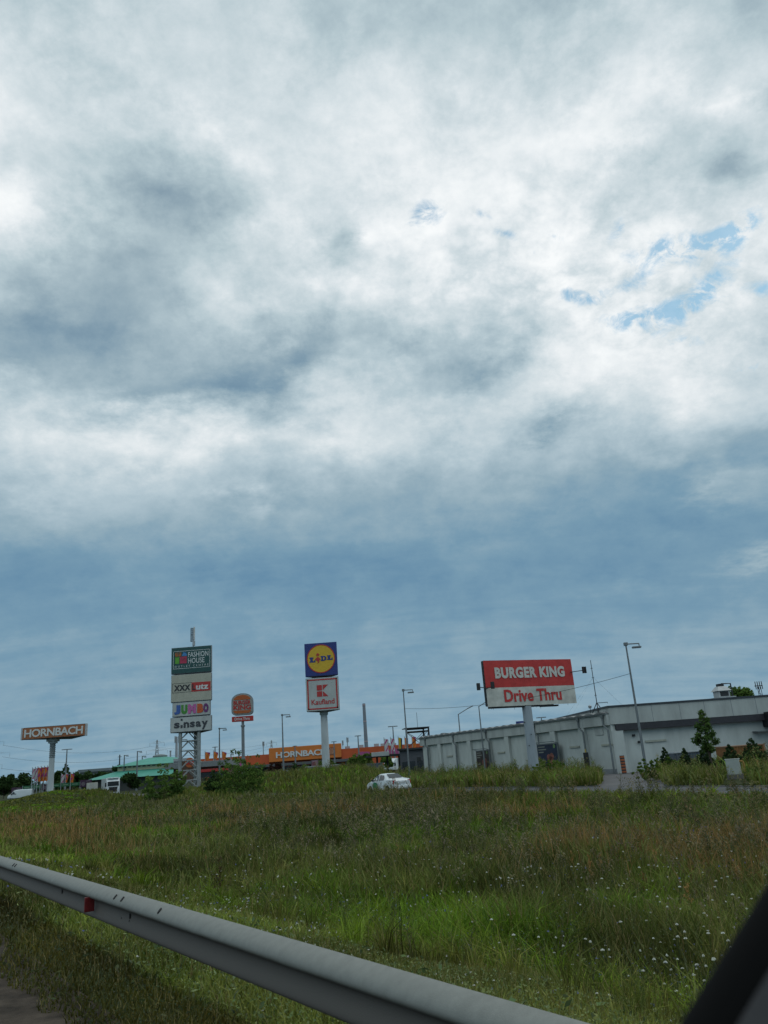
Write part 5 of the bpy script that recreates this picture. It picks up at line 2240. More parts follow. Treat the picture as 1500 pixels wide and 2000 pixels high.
plate_y(b, pf, -hw, hw)
cb = b.build('cab', VWHITE, t)
b = MB()
b.add([(1.15, -1.10, 1.82), (1.15, 1.10, 1.82), (1.02, 1.06, 2.72), (1.02, -1.06, 2.72)], [(0, 1, 2, 3)])
b.build('windscreen', GLASS, t)
b = MB()
b.add([(1.20, -.72, .95), (1.20, .72, .95), (1.16, .88, 1.66), (1.16, -.88, 1.66)], [(0, 1, 2, 3)])
b.box(1.10, 1.22, -.75, .75, .62, .95)
gr = b.build('grille', BLACK, t)
b = MB()
for k in range(4):
    b.box(1.205, 1.225, -.70, .70, .98 + k * .16, 1.01 + k * .16)
b.build('grille_bar', DARK, gr)
b = MB()
b.bbox(.9, 1.22, -1.27, 1.27, .32, .80, .08)
b.build('bumper', VWHITE, t)
b = MB()
b.bbox(.35, .9, -1.1, 1.1, H_ - .12, H_ + .10, .06)
b.build('sun_visor', VWHITE, t)
for s in (-1, 1):
    b = MB()
    b.bbox(1.12, 1.24, s * .98 - .22, s * .98 + .22, .58, .82, .04)
    b.build('headlight', HEADL, t)
    b = MB()
    b.bbox(.85, 1.05, s * 1.46 - .13, s * 1.46 + .13, 1.75, 2.55, .04)
    b.build('mirror', BLACK, t)
    b = MB()
    b.add([(.75, s * 1.275, 1.75), (-.1, s * 1.275, 1.75), (-.1, s * 1.275, 2.5), (.62, s * 1.275, 2.5)], [(0, 1, 2, 3)])
    b.build('side_window', GLASS, t)
    for x in (.2, -4.2, -7.5, -8.8):
        wheel(t, x, s * 1.05, .5, .32)
b = MB()
b.bbox(-11.5, -1.7, -1.26, 1.26, 1.15, H_ + .02, .05)
b.build('trailer', mat('trailer_grey_white', (.36, .38, .38), .5, var=.12), t)
b = MB()
b.box(-11.3, -.2, -.5, .5, .7, 1.15)
b.build('chassis', DARK, t)
b = MB()
b.box(1.225, 1.24, -.28, .28, .42, .54)
b.build('number_plate', PLATE, t)

# --- box lorry seen from behind
Yd = 190.0
p = atY(180, 1540, Yd)
z1, z0 = atY(180, 1528.5, Yd).z, atY(180, 1552, Yd).z
t = thing('box_truck', 'pale box truck seen from behind, left of the white lorry', 'truck', (p.x, Yd, z0), R(90 + 22))
h = z1 - z0
b = MB()
b.bbox(-.2, 5.5, -1.2, 1.2, .85, h, .04)
bo = b.build('cargo_box', CREAM, t)
b = MB()
for s in (-1, 1):
    b.box(-.225, -.2, s * .6 - .56, s * .6 + .56, .95, h - .1)
b.build('rear_door', mat('truck_door', (.37, .37, .33), .5), t)
b = MB()
for y in (-.3, .3):
    b.tube([(-.26, y, 1.0), (-.26, y, h - .15)], .025, 5)
b.build('door_rod', GALV, t)
b = MB()
b.bbox(5.6, 7.3, -1.05, 1.05, .6, 2.5, .15)
b.build('cab', VWHITE, t)
b = MB()
b.box(-.1, 7, -.45, .45, .55, .85)
b.box(-.3, -.15, -1.1, 1.1, .45, .62)
b.build('chassis', DARK, t)
for s in (-1, 1):
    wheel(t, .8, s * .95, .42, .3)
    wheel(t, 6.3, s * .95, .42, .3)
    b = MB()
    b.bbox(-.32, -.22, s * .95 - .15, s * .95 + .15, .62, .74, .02)
    b.build('tail_light', TAIL, t)

# --- white van at the left edge
Yd = 200.0
pa_, pb_ = atY(20, 1549, Yd), atY(60, 1549, Yd)
zt = atY(45, 1541.5, Yd).z
t = thing('van', 'white delivery van with a sloping bonnet at the far left edge', 'van', ((pa_.x + pb_.x) / 2, Yd, zt - 2.35), R(180 + 14))
VAN = [(-2.7, .92, .45, 1.2, 2.25, .80), (-2.62, .98, .35, 1.25, 2.33, .84), (0, .98, .32, 1.25, 2.36, .85), (1.1, .98, .32, 1.25, 2.30, .84), (1.55, .98, .32, 1.22, 2.02, .80), (2.05, .96, .32, 1.15, 1.45, .82), (2.55, .90, .35, .95, 1.12, .78), (2.72, .80, .42, .80, .95, .6)]
b = MB()
loft(b, VAN)
b.build('body', VWHITE, t, True)
for s in (-1, 1):
    b = MB()
    P = [(1.95, 1.28), (.75, 1.28), (.75, 1.92), (1.45, 1.92)]
    b.add([(x, s * (.955 - .10 * max(0, (z - 1.28) / .64)), z) for x, z in P], [list(range(4))[::s]])
    b.build('side_window', GLASS, t)
    b = MB()
    P = [(2.0, .45), (.7, .45), (.7, 1.24), (2.0, 1.22)]
    b.add([(x, s * .988, z) for x, z in P], [list(range(4))[::s]])
    b.build('door', VWHITE, t)
    b = MB()
    b.bbox(1.7, 1.95, s * 1.08 - .1, s * 1.08 + .1, 1.2, 1.5, .04)
    b.build('mirror', BLACK, t)
    b = MB()
    b.bbox(2.5, 2.74, s * .62 - .16, s * .62 + .16, .75, .98, .04)
    b.build('headlight', HEADL, t)
    for x in (-1.7, 1.75):
        wheel(t, x, s * .86, .34, .22)
b = MB()
b.add([(2.08, -.80, 1.46), (2.08, .80, 1.46), (1.52, .74, 2.08), (1.52, -.74, 2.08)], [(0, 1, 2, 3)])
b.build('windscreen', GLASS, t)

# --- white lorry by the filling station
Yd = 168.0
pa_, pb_ = atY(755.5, 1493, Yd), atY(781, 1493, Yd)
zt, z0 = atY(772, 1481, Yd).z, .2
t = thing('lorry', 'white lorry with rounded roof fairing beside the filling station canopy', 'lorry', ((pa_.x + pb_.x) / 2 - .6, Yd, z0), R(180 + 60))
h = zt - z0
b = MB()
pf = [(-1.0, .7), (.75, .7), (.85, 1.0), (.80, 1.5), (.58, 2.25), (.25, h - .45), (-.25, h - .12), (-1.0, h)]
plate_y(b, pf, -1.15, 1.15)
b.build('cab', VWHITE, t)
for s in (-1, 1):
    b = MB()
    b.add([(.50, s * 1.155, 1.45), (-.25, s * 1.155, 1.45), (-.25, s * 1.155, 2.1), (.36, s * 1.155, 2.1)], [list(range(4))[::s]])
    b.build('side_window', GLASS, t)
    b = MB()
    b.add([(.62, s * 1.152, .75), (-.4, s * 1.152, .75), (-.4, s * 1.152, 1.42), (.62, s * 1.152, 1.42)], [list(range(4))[::s]])
    b.build('door', PANELW, t)
    for x in (.0, -2.6):
        wheel(t, x, s * .95, .45, .3)
b = MB()
b.add([(.84, -1.0, 1.52), (.84, 1.0, 1.52), (.63, .96, 2.22), (.63, -.96, 2.22)], [(0, 1, 2, 3)])
b.build('windscreen', GLASS, t)
b = MB()
b.bbox(-3.6, -1.1, -1.2, 1.2, .95, h + .05, .05)
b.build('cargo_box', PANELW, t)
b = MB()
b.box(-4.1, .4, -.4, .4, .55, .95)
b.build('chassis', DARK, t)

# ------------------------------------------------------------------ crash barrier beside the main road
RS0 = 2.18
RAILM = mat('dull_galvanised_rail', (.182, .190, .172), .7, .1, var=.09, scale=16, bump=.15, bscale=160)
t = thing('guardrail', 'weathered grey steel crash barrier running along the roadside in front', 'guardrail', (0, 0, 0))
ctrl = [(.006, .024), (.024, .030), (.034, .044), (.033, .066), (.022, .096), (.010, .124), (.004, .156), (.010, .176), (.030, .190), (.058, .200), (.078, .212), (.087, .230), (.082, .250), (.068, .270), (.043, .290), (.014, .304), (-.012, .311)]
prof = []
for k in range(len(ctrl) - 1):
    for j in range(2):
        a, c = np.array(ctrl[k]), np.array(ctrl[k + 1])
        prof.append(tuple(a + (c - a) * j / 2))
prof.append(ctrl[-1])
for _ in range(1):
    prof = [prof[0]] + [tuple((np.array(prof[i - 1]) + 2 * np.array(prof[i]) + np.array(prof[i + 1])) / 4) for i in range(1, len(prof) - 1)] + [prof[-1]]
# road grime and underside shade put into the colour of the beam's lower half
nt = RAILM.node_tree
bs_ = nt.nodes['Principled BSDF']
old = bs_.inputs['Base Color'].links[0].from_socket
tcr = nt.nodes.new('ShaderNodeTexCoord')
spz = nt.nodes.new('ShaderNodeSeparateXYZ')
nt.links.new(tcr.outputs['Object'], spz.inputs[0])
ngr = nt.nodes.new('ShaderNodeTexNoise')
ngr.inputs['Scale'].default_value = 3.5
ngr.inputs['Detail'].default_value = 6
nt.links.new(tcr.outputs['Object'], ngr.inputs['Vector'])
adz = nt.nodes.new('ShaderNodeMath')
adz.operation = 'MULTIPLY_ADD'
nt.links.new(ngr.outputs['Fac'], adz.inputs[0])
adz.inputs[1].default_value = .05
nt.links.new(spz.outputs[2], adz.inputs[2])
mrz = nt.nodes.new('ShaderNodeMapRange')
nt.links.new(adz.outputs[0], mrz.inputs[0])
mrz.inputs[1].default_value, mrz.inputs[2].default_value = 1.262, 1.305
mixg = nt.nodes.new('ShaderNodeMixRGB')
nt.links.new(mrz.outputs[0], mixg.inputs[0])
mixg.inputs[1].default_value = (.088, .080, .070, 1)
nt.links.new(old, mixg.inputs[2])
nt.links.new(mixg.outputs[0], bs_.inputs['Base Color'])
ts = np.arange(-8, 60.01, .25)
b = MB()
vs = []
NP = len(prof)
thick = .004
for side in (0, 1):
    for tt in ts:
        j = .012 * (vnoise(np.array([tt]), np.array([0.0]), 6.5, 5)[0] - .5)
        jz = .014 * (vnoise(np.array([tt]), np.array([3.0]), 7.5, 6)[0] - .5)
        for e, z in prof:
            P = DR * tt + NR * (RS0 + .04 - e - j + side * thick)
            vs.append((P.x, P.y, 1.052 + z + jz))
nt_ = len(ts)
fs = []
for side in (0, 1):
    o_ = side * nt_ * NP
    for i in range(nt_ - 1):
        for k in range(NP - 1):
            q = (o_ + i * NP + k, o_ + i * NP + k + 1, o_ + (i + 1) * NP + k + 1, o_ + (i + 1) * NP + k)
            fs.append(q if side == 0 else q[::-1])
for i in range(nt_ - 1):
    for k in (0, NP - 1):
        fs.append((i * NP + k, (i + 1) * NP + k, nt_ * NP + (i + 1) * NP + k, nt_ * NP + i * NP + k))
b.add(vs, fs)
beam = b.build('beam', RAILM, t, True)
for tt in np.arange(-10.8, 58, 13.0):
    b = MB()
    M = Matrix.Translation(DR * float(tt) + NR * (RS0 + .16)) @ Matrix.Rotation(math.atan2(DR.y, DR.x), 4, 'Z')
    b.bbox(-.03, .03, -.05, .05, .2, 1.30, .008, M)
    b.bbox(-.05, .05, .04, .12, 1.10, 1.30, .008, M)
    b.build('post', mat('rusty_post', (.06, .05, .042), .8, .2, var=.3, scale=12), t)


def on_rail(u, v, zoff):
    """where a sight line meets the barrier's face plane"""
    r = ray(u, v)
    k = (RS0 - (EYE.x * NR.x + EYE.y * NR.y)) / (r.x * NR.x + r.y * NR.y)
    p = EYE + r * k
    return p.x * DR.x + p.y * DR.y, p.z


BOLT = mat('bolt_slot_dark', (.012, .012, .012), .7)


def slot(tt, z, e, slope, ln=.05):
    b = MB()
    P = DR * tt + NR * (RS0 + .04 - e) + Vector((0, 0, z))
    d = (DR * 1.0 + Vector((0, 0, .25))).normalized()
    nrm = (-NR * math.cos(slope) + Vector((0, 0, 1)) * math.sin(slope)).normalized()
    s_ = d.cross(nrm).normalized()
    pts = [P + nrm * .004 + (s_ + d * .25) * (ln * .5 * math.cos(a)) + d * (.009 * math.sin(a)) for a in [2 * math.pi * k / 10 for k in range(10)]]
    pts2 = [p - nrm * .008 for p in pts]
    b.add(pts + pts2, [list(range(10))] + [(k, (k + 1) % 10, 10 + (k + 1) % 10, 10 + k) for k in range(10)])
    b.build('bolt_slot', BOLT, t)


for u, v in ((230, 1752), (244, 1755), (30, 1687), (34, 1688), (317, 1787)):
    tt, _ = on_rail(u, v, 0)
    slot(tt, 1.052 + .278, .062, R(48), .045)
for u, v in ((247, 1785), (231, 1798), (246, 1803), (116, 1735)):
    tt, z = on_rail(u, v, 0)
    slot(tt, min(max(z, 1.10), 1.20), .012, R(0), .04)
tt, z = on_rail(181, 1768, 0)
b = MB()
M = Matrix.Translation(DR * tt + NR * (RS0 - .02) + Vector((0, 0, 1.052 + .155))) @ Matrix.Rotation(math.atan2(DR.y, DR.x), 4, 'Z')
b.bbox(-.012, .012, -.035, .055, -.065, .06, .006, M)
b.build('reflector', mat('red_reflector', (.13, .012, .012), .3, var=.25, scale=30), t)

# ------------------------------------------------------------------ the rear pillar and door trim of the car we look out of
t = thing('car_door', 'black car door frame with dark grey trim, close up in the bottom right corner', 'car door', tuple(EYE))
pA, pB = ray(1300, 2040) * .30, ray(1535, 1668) * .33
ax = (pB - pA).normalized()
pA = pA - ax * .10
pB = pB + ax * .32
view = ray(1430, 1880).normalized()
side = ax.cross(view).normalized()
if side.dot(CAMROT @ Vector((1, -.3, 0))) < 0:
    side = -side
L_ = (pB - pA).length


def rail_prof(b, P, a, c):
    n = len(P)
    vs = []
    for q in (a, c):
        vs += [q + side * p[0] + view * p[1] for p in P]
    b.add(vs, [list(range(n)), list(range(n, 2 * n))[::-1]] + [(i, (i + 1) % n, n + (i + 1) % n, n + i) for i in range(n)])


b = MB()
rnd = [(.009 - .009 * math.cos(R(a)), .012 * math.sin(R(a))) for a in range(-90, 91, 15)]
rail_prof(b, [(p[0] + .0, p[1]) for p in rnd] + [(.017, .012), (.017, -.012)], pA, pB)
b.build('window_seal', mat('rubber_black', (.004, .004, .004), .9, var=.1, spec=.1), t, True)
b = MB()
rail_prof(b, [(.0155, -.016), (.16, -.03), (.16, .03), (.0155, .02)], pA, pB)
b.build('pillar_trim', mat('dark_grey_trim', (.050, .048, .049), .9, var=.15, scale=60, spec=.1), t)

# ------------------------------------------------------------------ trees and bushes
def big_mesh(name, V, F, C, m, kindf=3):
    """mesh from arrays: V (n,3), F (k,3 or 4), C (n,3) plant colours"""
    me = bpy.data.meshes.new(name)
    me.vertices.add(len(V))
    me.vertices.foreach_set('co', np.ascontiguousarray(V, np.float32).ravel())
    w_ = F.shape[1]
    me.loops.add(F.size)
    me.loops.foreach_set('vertex_index', np.ascontiguousarray(F, np.int32).ravel())
    me.polygons.add(len(F))
    me.polygons.foreach_set('loop_start', np.arange(0, F.size, w_, dtype=np.int32))
    at = me.attributes.new('tint', 'BYTE_COLOR', 'POINT')
    rgba = np.ones((len(V), 4), np.float32)
    rgba[:, :3] = C
    at.data.foreach_set('color', rgba.ravel())
    me.update(calc_edges=True)
    me.materials.append(m)
    o = bpy.data.objects.new(name, me)
    COL.objects.link(o)
    return o


LEAF = leaf_mat('foliage')


def leaf_cloud(cent, rad, n, size, cols, flat=.8, shell=.5, seed=1, asp=.55):
    """n leaves spread through the clumps (cent, rad); returns arrays"""
    g = np.random.default_rng(seed)
    cent, rad = np.asarray(cent, float), np.asarray(rad, float)
    wts = rad ** 2 / (rad ** 2).sum()
    ci = g.choice(len(cent), n, p=wts)
    d = g.normal(size=(n, 3))
    d /= np.linalg.norm(d, axis=1)[:, None]
    rr = (shell + (1 - shell) * g.random(n)) ** .7
    P = cent[ci] + d * (rad[ci] * rr)[:, None] * np.array([1, 1, flat])
    P += g.normal(size=(n, 3)) * (rad[ci] * .10)[:, None]
    nr = d * .6 + g.normal(size=(n, 3)) * .7 + np.array([0, 0, .5])
    nr /= np.linalg.norm(nr, axis=1)[:, None]
    a = np.cross(nr, g.normal(size=(n, 3)))
    a /= np.linalg.norm(a, axis=1)[:, None]
    b_ = np.cross(nr, a)
    s = size * (.6 + .8 * g.random(n))[:, None]
    V = np.stack([P - a * s, P + b_ * s * asp, P + a * s, P - b_ * s * asp], 1).reshape(-1, 3)
    F = np.arange(4 * n).reshape(-1, 4)
    cols = np.asarray(cols, float)
    clump_c = g.integers(0, len(cols), len(cent))
    c = cols[clump_c[ci]] * .7 + cols[g.integers(0, len(cols), n)] * .3
    c = c * (.75 + .5 * g.random(n))[:, None]
    return V, F, np.repeat(c, 4, 0)


BARK = mat('bark', (.06, .045, .032), .95, var=.3, scale=6, bump=.5)
GREENS = {'mid': [(.075, .130, .028), (.100, .160, .036), (.055, .100, .026)], 'dark': [(.034, .064, .022), (.044, .078, .026), (.026, .050, .018)],
          'yellow': [(.105, .16, .028), (.085, .135, .026), (.065, .11, .026)], 'spruce': [(.032, .058, .024), (.042, .072, .030), (.026, .046, .020)],
          'young': [(.075, .125, .034), (.100, .155, .042), (.052, .095, .028)], 'red': [(.05, .02, .018), (.04, .03, .018)]}


def tree(name, label, cat, x, y, z0, h, w_, tr, pal, n, size, seed, shape='round', group=None, trunk=True, shell=.45):
    """trunk with limbs, crown of leaf clumps at the limb ends"""
    g = np.random.default_rng(seed)
    t = thing(name, label, cat, (x, y, z0), 0, group)
    cent, rad = [], []
    hc = h - tr
    if shape == 'round':
        k = 15
        for i in range(k):
            a, e = g.random() * 6.283, g.random()
            rr = w_ * .34 * math.sqrt(g.random())
            zc = tr + hc * (.18 + .66 * e)
            sq = math.sqrt(max(.12, 1 - ((e - .42) / .62) ** 2))
            cent.append((rr * 1.25 * sq * math.cos(a), rr * 1.25 * sq * math.sin(a), zc))
            rad.append(w_ * (.15 + .10 * g.random()))
    elif shape == 'cone':
        k = 26
        for i in range(k):
            e = (i + .5) / k
            a = i * 2.4
            rr = w_ * .40 * (1 - e) ** .85
            cent.append((rr * math.cos(a), rr * math.sin(a), tr + hc * e * .97))
            rad.append(max(.05 * w_, w_ * .19 * (1 - e * .8)))
    elif shape == 'oval':
        k = 24
        for i in range(k):
            e = (i + .5) / k
            a = i * 2.4 + g.random()
            sq = min(1, (1 - e) / .62) ** .85 * min(1, .40 + e * 2.4)
            rr = w_ * .40 * sq * (.5 + .5 * g.random())
            cent.append((rr * math.cos(a), rr * math.sin(a), tr + hc * (.05 + e * .93)))
            rad.append(max(.07, w_ * .19 * (.45 + .55 * sq) * (.7 + .5 * g.random())))
    else:                       # bush: many upright shoots
        k = 34
        for i in range(k):
            a = g.random() * 6.283
            rr = w_ * .42 * math.sqrt(g.random())
            top = h * (1 - .55 * (rr / (w_ * .45)) ** 2) * (.66 + .46 * g.random())
            m_ = max(2, int(top / (h * .16)))
            for j in range(m_):
                e = (j + .6) / m_
                cent.append((rr * math.cos(a) * (.8 + .35 * e), rr * math.sin(a) * (.8 + .35 * e), top * e))
                rad.append(h * (.12 - .055 * e) * (.7 + .5 * g.random()))
    b = MB()
    base_r = max(.035, h * .018)
    if trunk:
        b.tube([(0, 0, -.2), (.01 * h, 0, tr * .6), (0, .005 * h, tr + hc * .45), (0, 0, tr + hc * .8)], [base_r, base_r * .8, base_r * .5, base_r * .18], 8)
    ii = g.choice(len(cent), min(len(cent), 14), replace=False)
    for i in ii:
        c = Vector(cent[i])
        st_ = Vector((0, 0, max(.05, min(tr + .05 * h, c.z * .6) if shape != 'bush' else 0)))
        if shape == 'cone':
            st_.z = max(.1, c.z)
        mid = st_.lerp(c, .5) + Vector((0, 0, .06 * h))
        b.tube([st_, mid, c], [base_r * .45, base_r * .3, base_r * .1], 5)
    b.build('trunk' if trunk else 'branches', BARK, t, True)
    V, F, C = leaf_cloud(cent, rad, n, size, GREENS[pal], seed=seed + 1, shell=shell)
    keep = (V.reshape(-1, 4, 3)[:, :, 2].min(1) > -.05)
    idx_ = np.where(keep)[0]
    V = V.reshape(-1, 4, 3)[idx_].reshape(-1, 3)
    C = C.reshape(-1, 4, 3)[idx_].reshape(-1, 3)
    o = big_mesh('crown' if trunk else 'foliage', V, np.arange(len(V)).reshape(-1, 4), C, LEAF)
    o.parent = t
    return t


def tree_px(name, label, cat, u, v_top, v_base, w_px, Yd, pal, n, seed, shape, trf=.2, group=None, trunk=True, leaf=None, z0=None, shell=.45):
    p, q = atY(u, v_top, Yd), atY(u, v_base, Yd)
    g0 = gz(q.x, Yd) if z0 is None else z0
    h = p.z - g0
    w_ = w_px * Yd / FPX
    return tree(name, label, cat, q.x, Yd, g0, h, w_, h * trf, pal, n, leaf or max(.05, Yd * .0016), seed, shape, group, trunk, shell)


tree_px('young_tree', 'young leafy tree with a pointed crown standing before the white store', 'tree', 1391, 1384, 1500, 52, 50, 'young', 2600, 11, 'oval', .34, leaf=.075, z0=.12, shell=.15)
SPR = 'small conifers along the white store'
for u, v, wp, Yd, sd_, lab in ((1303, 1458, 30, 55, 21, 'small dark conifer nearest the tall street lamp'), (1342, 1460, 34, 54, 22, 'small dark conifer in front of the blue-grey skip'),
                               (1379, 1457, 44, 52, 23, 'bushy conifer under the young tree'), (1432, 1452, 46, 53, 24, 'conifer behind the pale gas cabinet'), (1478, 1441, 62, 52, 25, 'largest conifer, at the right edge before the orange-brown container')):
    tree_px('conifer', lab, 'conifer', u, v, 1500, wp * 1.2, Yd, 'spruce', 3600, sd_, 'cone', .03, SPR, leaf=.07, z0=.12)
tree_px('bush', 'leafy green bush left of the lattice tower foot', 'bush', 325, 1493, 1553, 108, 98, 'mid', 4600, 31, 'bush', .05, 'big roadside bushes', False, leaf=.15)
tree_px('bush', 'tall straggly bush right of the lattice tower, before the bun-shaped sign pole', 'bush', 470, 1466, 1543, 118, 88, 'mid', 5600, 32, 'bush', .05, 'big roadside bushes', False, leaf=.13)
tree_px('bush', 'low dark bush tucked beside the tower columns', 'bush', 420, 1505, 1540, 50, 100, 'dark', 2600, 33, 'bush', .05, None, False, leaf=.14)
tree_px('bush', 'round green bush at the right foot of the billboard column', 'bush', 1080, 1478, 1520, 92, 67, 'yellow', 4200, 34, 'bush', .05, None, False, leaf=.09, z0=.12)
tree_px('bush', 'bright green bush at the foot of the tallest street lamp', 'bush', 1290, 1480, 1530, 130, 53, 'yellow', 7000, 35, 'bush', .05, None, False, leaf=.07, z0=.12)
tree_px('bush', 'loose pale green bush below the young tree and the blue-grey skip', 'bush', 1365, 1492, 1532, 120, 50, 'yellow', 5200, 37, 'bush', .05, None, False, leaf=.06, z0=.12)
tree_px('bush', 'small green bush at the right edge beside the pale gas cabinet', 'bush', 1482, 1492, 1530, 56, 42, 'mid', 2600, 36, 'bush', .05, None, False, leaf=.055, z0=.12)
FT = 'trees across the far background'
far = [
    (8, 1516, 46, 250, 'dark', 'round', 'dark tree cut by the left edge'), (38, 1505, 44, 245, 'dark', 'round', 'taller dark tree left of the big flag cluster'), (20, 1507, 18, 250, 'dark', 'round', 'thin pale-topped tree between the dark trees at the left edge'),
    (127, 1491, 40, 260, 'dark', 'cone', 'broad pointed tree right of the orange pylon'), (112, 1503, 30, 262, 'dark', 'round', 'dark tree at the left shoulder of the pointed tree'),
    (152, 1508, 34, 270, 'dark', 'round', 'low hedge tree just right of the pointed tree'), (172, 1506, 34, 270, 'dark', 'round', 'hedge tree in front of the long shed'), (192, 1507, 32, 270, 'dark', 'round', 'hedge tree above the pale box truck'),
    (210, 1506, 30, 262, 'dark', 'round', 'hedge tree above the white lorry'), (227, 1490, 22, 262, 'dark', 'round', 'dark tree at the left end of the turquoise roof'), (240, 1491, 16, 258, 'dark', 'round', 'dark slim tree touching the turquoise roof'),
    (253, 1512, 34, 200, 'dark', 'round', 'dark round tree right of the white lorry'),
    (702, 1474, 44, 140, 'mid', 'round', 'round street tree left of its twin before the store'), (722, 1472, 36, 138, 'mid', 'round', 'round street tree right of its twin before the store'),
    (761, 1469, 24, 150, 'mid', 'round', 'round tree behind the station canopy'), (648, 1482, 16, 190, 'mid', 'round', 'small round tree just right of the middle sign column'), (625, 1483, 15, 190, 'mid', 'round', 'small tree hidden behind the middle sign column'),
    (597, 1490, 26, 185, 'mid', 'bush', 'low green shrub left of the pink poster panel'), (545, 1483, 14, 200, 'red', 'round', 'small dark red-leaved tree under the white store letters'), (531, 1490, 14, 205, 'red', 'bush', 'low red-leaved shrub left of the red-leaved tree'),
    (658, 1490, 18, 200, 'mid', 'bush', 'low shrub between the small round tree and the twin trees'), (578, 1488, 22, 215, 'dark', 'bush', 'dark shrub before the store awning'),
]
for k, (u, v, wp, Yd, pal, shp, lab) in enumerate(far):
    tr_ = .30 if 690 < u < 770 else .12
    tree_px('tree' if shp != 'bush' else 'shrub', lab, 'tree' if shp != 'bush' else 'shrub', u, v, 1540, wp, Yd, pal, 1500 if wp > 25 else 900, 50 + k, shp, tr_, FT, shp != 'bush', z0=.2, leaf=Yd * .0017)
tree_px('tree', 'leafy tree top showing above the flat roof of the white store', 'tree', 1462, 1337, 1480, 78, 92, 'mid', 5200, 91, 'round', .25, None, True, z0=0, leaf=.17)
# far wood along the horizon
g = np.random.default_rng(5)
cent, rad = [], []
for k in range(420):
    a = R(g.uniform(-52, 50))
    d = g.uniform(620, 760)
    if -.05 < math.tan(a) < .02:
        continue
    cent.append((d * math.sin(a), d * math.cos(a), g.uniform(1.5, 4.5)))
    rad.append(g.uniform(3, 5.5))
V, F, C = leaf_cloud(cent, rad, 16000, 1.1, [(.030, .045, .028), (.036, .052, .032), (.026, .040, .028)], seed=8)
o = big_mesh('far_trees', V, F, C, LEAF)
tag(o, 'low dark wood along the horizon behind all the buildings', 'wood', None, 'stuff')

# ------------------------------------------------------------------ meadow
G = np.random.default_rng(42)
GRASS = leaf_mat('grass_blades', trans=.30, gloss=.012)


def in_poly(x, y, P):
    r_ = np.zeros(x.shape, bool)
    n = len(P)
    for i in range(n):
        x1, y1 = P[i]
        x2, y2 = P[(i + 1) % n]
        c = ((y1 > y) != (y2 > y)) & (x < (x2 - x1) * (y - y1) / (y2 - y1 + 1e-12) + x1)
        r_ ^= c
    return r_


def isl(x, y):
    return in_poly(x, y, ISL_L) | in_poly(x, y, ISL_R)


def clear(x, y):
    """trodden patch in front of the gas cabinet"""
    return (np.abs(x - CAB[0] * y / CAB[1]) < .62) & (y > CAB[1] - 6.5) & (y < CAB[1] + .5)


def surf(x, y):
    return np.where(isl(x, y), np.maximum(.13, ground(x, y)), ground(x, y))


def open_ground(x, y):
    """where plants grow"""
    s = x * NR.x + y * NR.y
    q = road_q(x, y)
    i_ = isl(x, y)
    ok = (s > 1.70 + 1.1 * (fbm(x, y, .9, 9) - .5)) & ~((s > 3.2) & (s < 8) & (fbm(x, y, 1.6, 123) > .70)) & ((q < -.25) | (q > ROADW + .4))
    ok &= ~(in_poly(x, y, poly) & ~i_)
    ok &= ~((q > ROADW) & (x / np.maximum(y, 1) > .005) & ~i_)
    return (ok | i_) & ~clear(x, y)


def polar(n, r0, r1, a0=-38, a1=38, p=0.0):
    r_ = np.exp(G.uniform(math.log(r0), math.log(r1), n))
    a = np.radians(G.uniform(a0, a1, n))
    return r_ * np.sin(a), r_ * np.cos(a)


def zone(x, y):
    s = x * NR.x + y * NR.y
    q = road_q(x, y)
    r_ = np.hypot(x, y)
    n1 = fbm(x, y, 5.0, 21)
    n2 = fbm(x, y, 2.2, 33)
    n3 = fbm(x, y, 9.0, 44)
    h = .07 + .10 * smooth(2.0, 2.6, s) + .10 * smooth(4, 6, s) + .36 * smooth(5.5, 10, s) * (.45 + n1)
    h = h * (.45 + 1.05 * n2)
    h = np.where(s < 2.25, (.06 + .10 * n2) * (.6 + .8 * n1), h)
    dark = smooth(8, 13, s) * smooth(.42, .62, n3 * .6 + n1 * .4)
    lip = smooth(-3.5, -.5, q) * (q < 0)
    h = h * (1 - .45 * lip)
    i_ = isl(x, y)
    mound = q > ROADW
    h = np.where(i_ | mound, .35 + .75 * n1, h)
    return s, q, n1, n2, n3, h, i_ | mound


def blades(x, y, h, w_, lean, col, curve=1.0):
    n = len(x)
    z = surf(x, y) - .02
    a = G.uniform(0, 6.283, n)
    ca, sa = np.cos(a), np.sin(a)
    la = G.uniform(0, 6.283, n)
    lx, ly = np.cos(la) * lean * h, np.sin(la) * lean * h
    P = np.stack([x, y, z], -1)
    wv = np.stack([ca, sa, np.zeros(n)], -1) * (w_ / 2)[:, None]
    mid = P + np.stack([lx * .30, ly * .30, h * .58], -1)
    tip = P + np.stack([lx, ly, h * (1 - .35 * lean ** 2)], -1)
    V = np.stack([P - wv, P + wv, mid - wv * .8, mid + wv * .8, tip], 1).reshape(-1, 3)
    o = (np.arange(n) * 5)[:, None]
    F = np.concatenate([o + np.array([[0, 1, 3]]), o + np.array([[0, 3, 2]]), o + np.array([[2, 3, 4]])], 0)
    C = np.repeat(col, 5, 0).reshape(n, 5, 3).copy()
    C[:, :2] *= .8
    return V, F, C.reshape(-1, 3)


class Acc:
    def __init__(self):
        self.V, self.F, self.C, self.n = [], [], [], 0

    def add(self, V, F, C):
        self.V.append(V)
        self.F.append(F + self.n)
        self.C.append(C)
        self.n += len(V)

    def build(self, name, m):
        return big_mesh(name, np.concatenate(self.V), np.concatenate(self.F), np.concatenate(self.C), m)


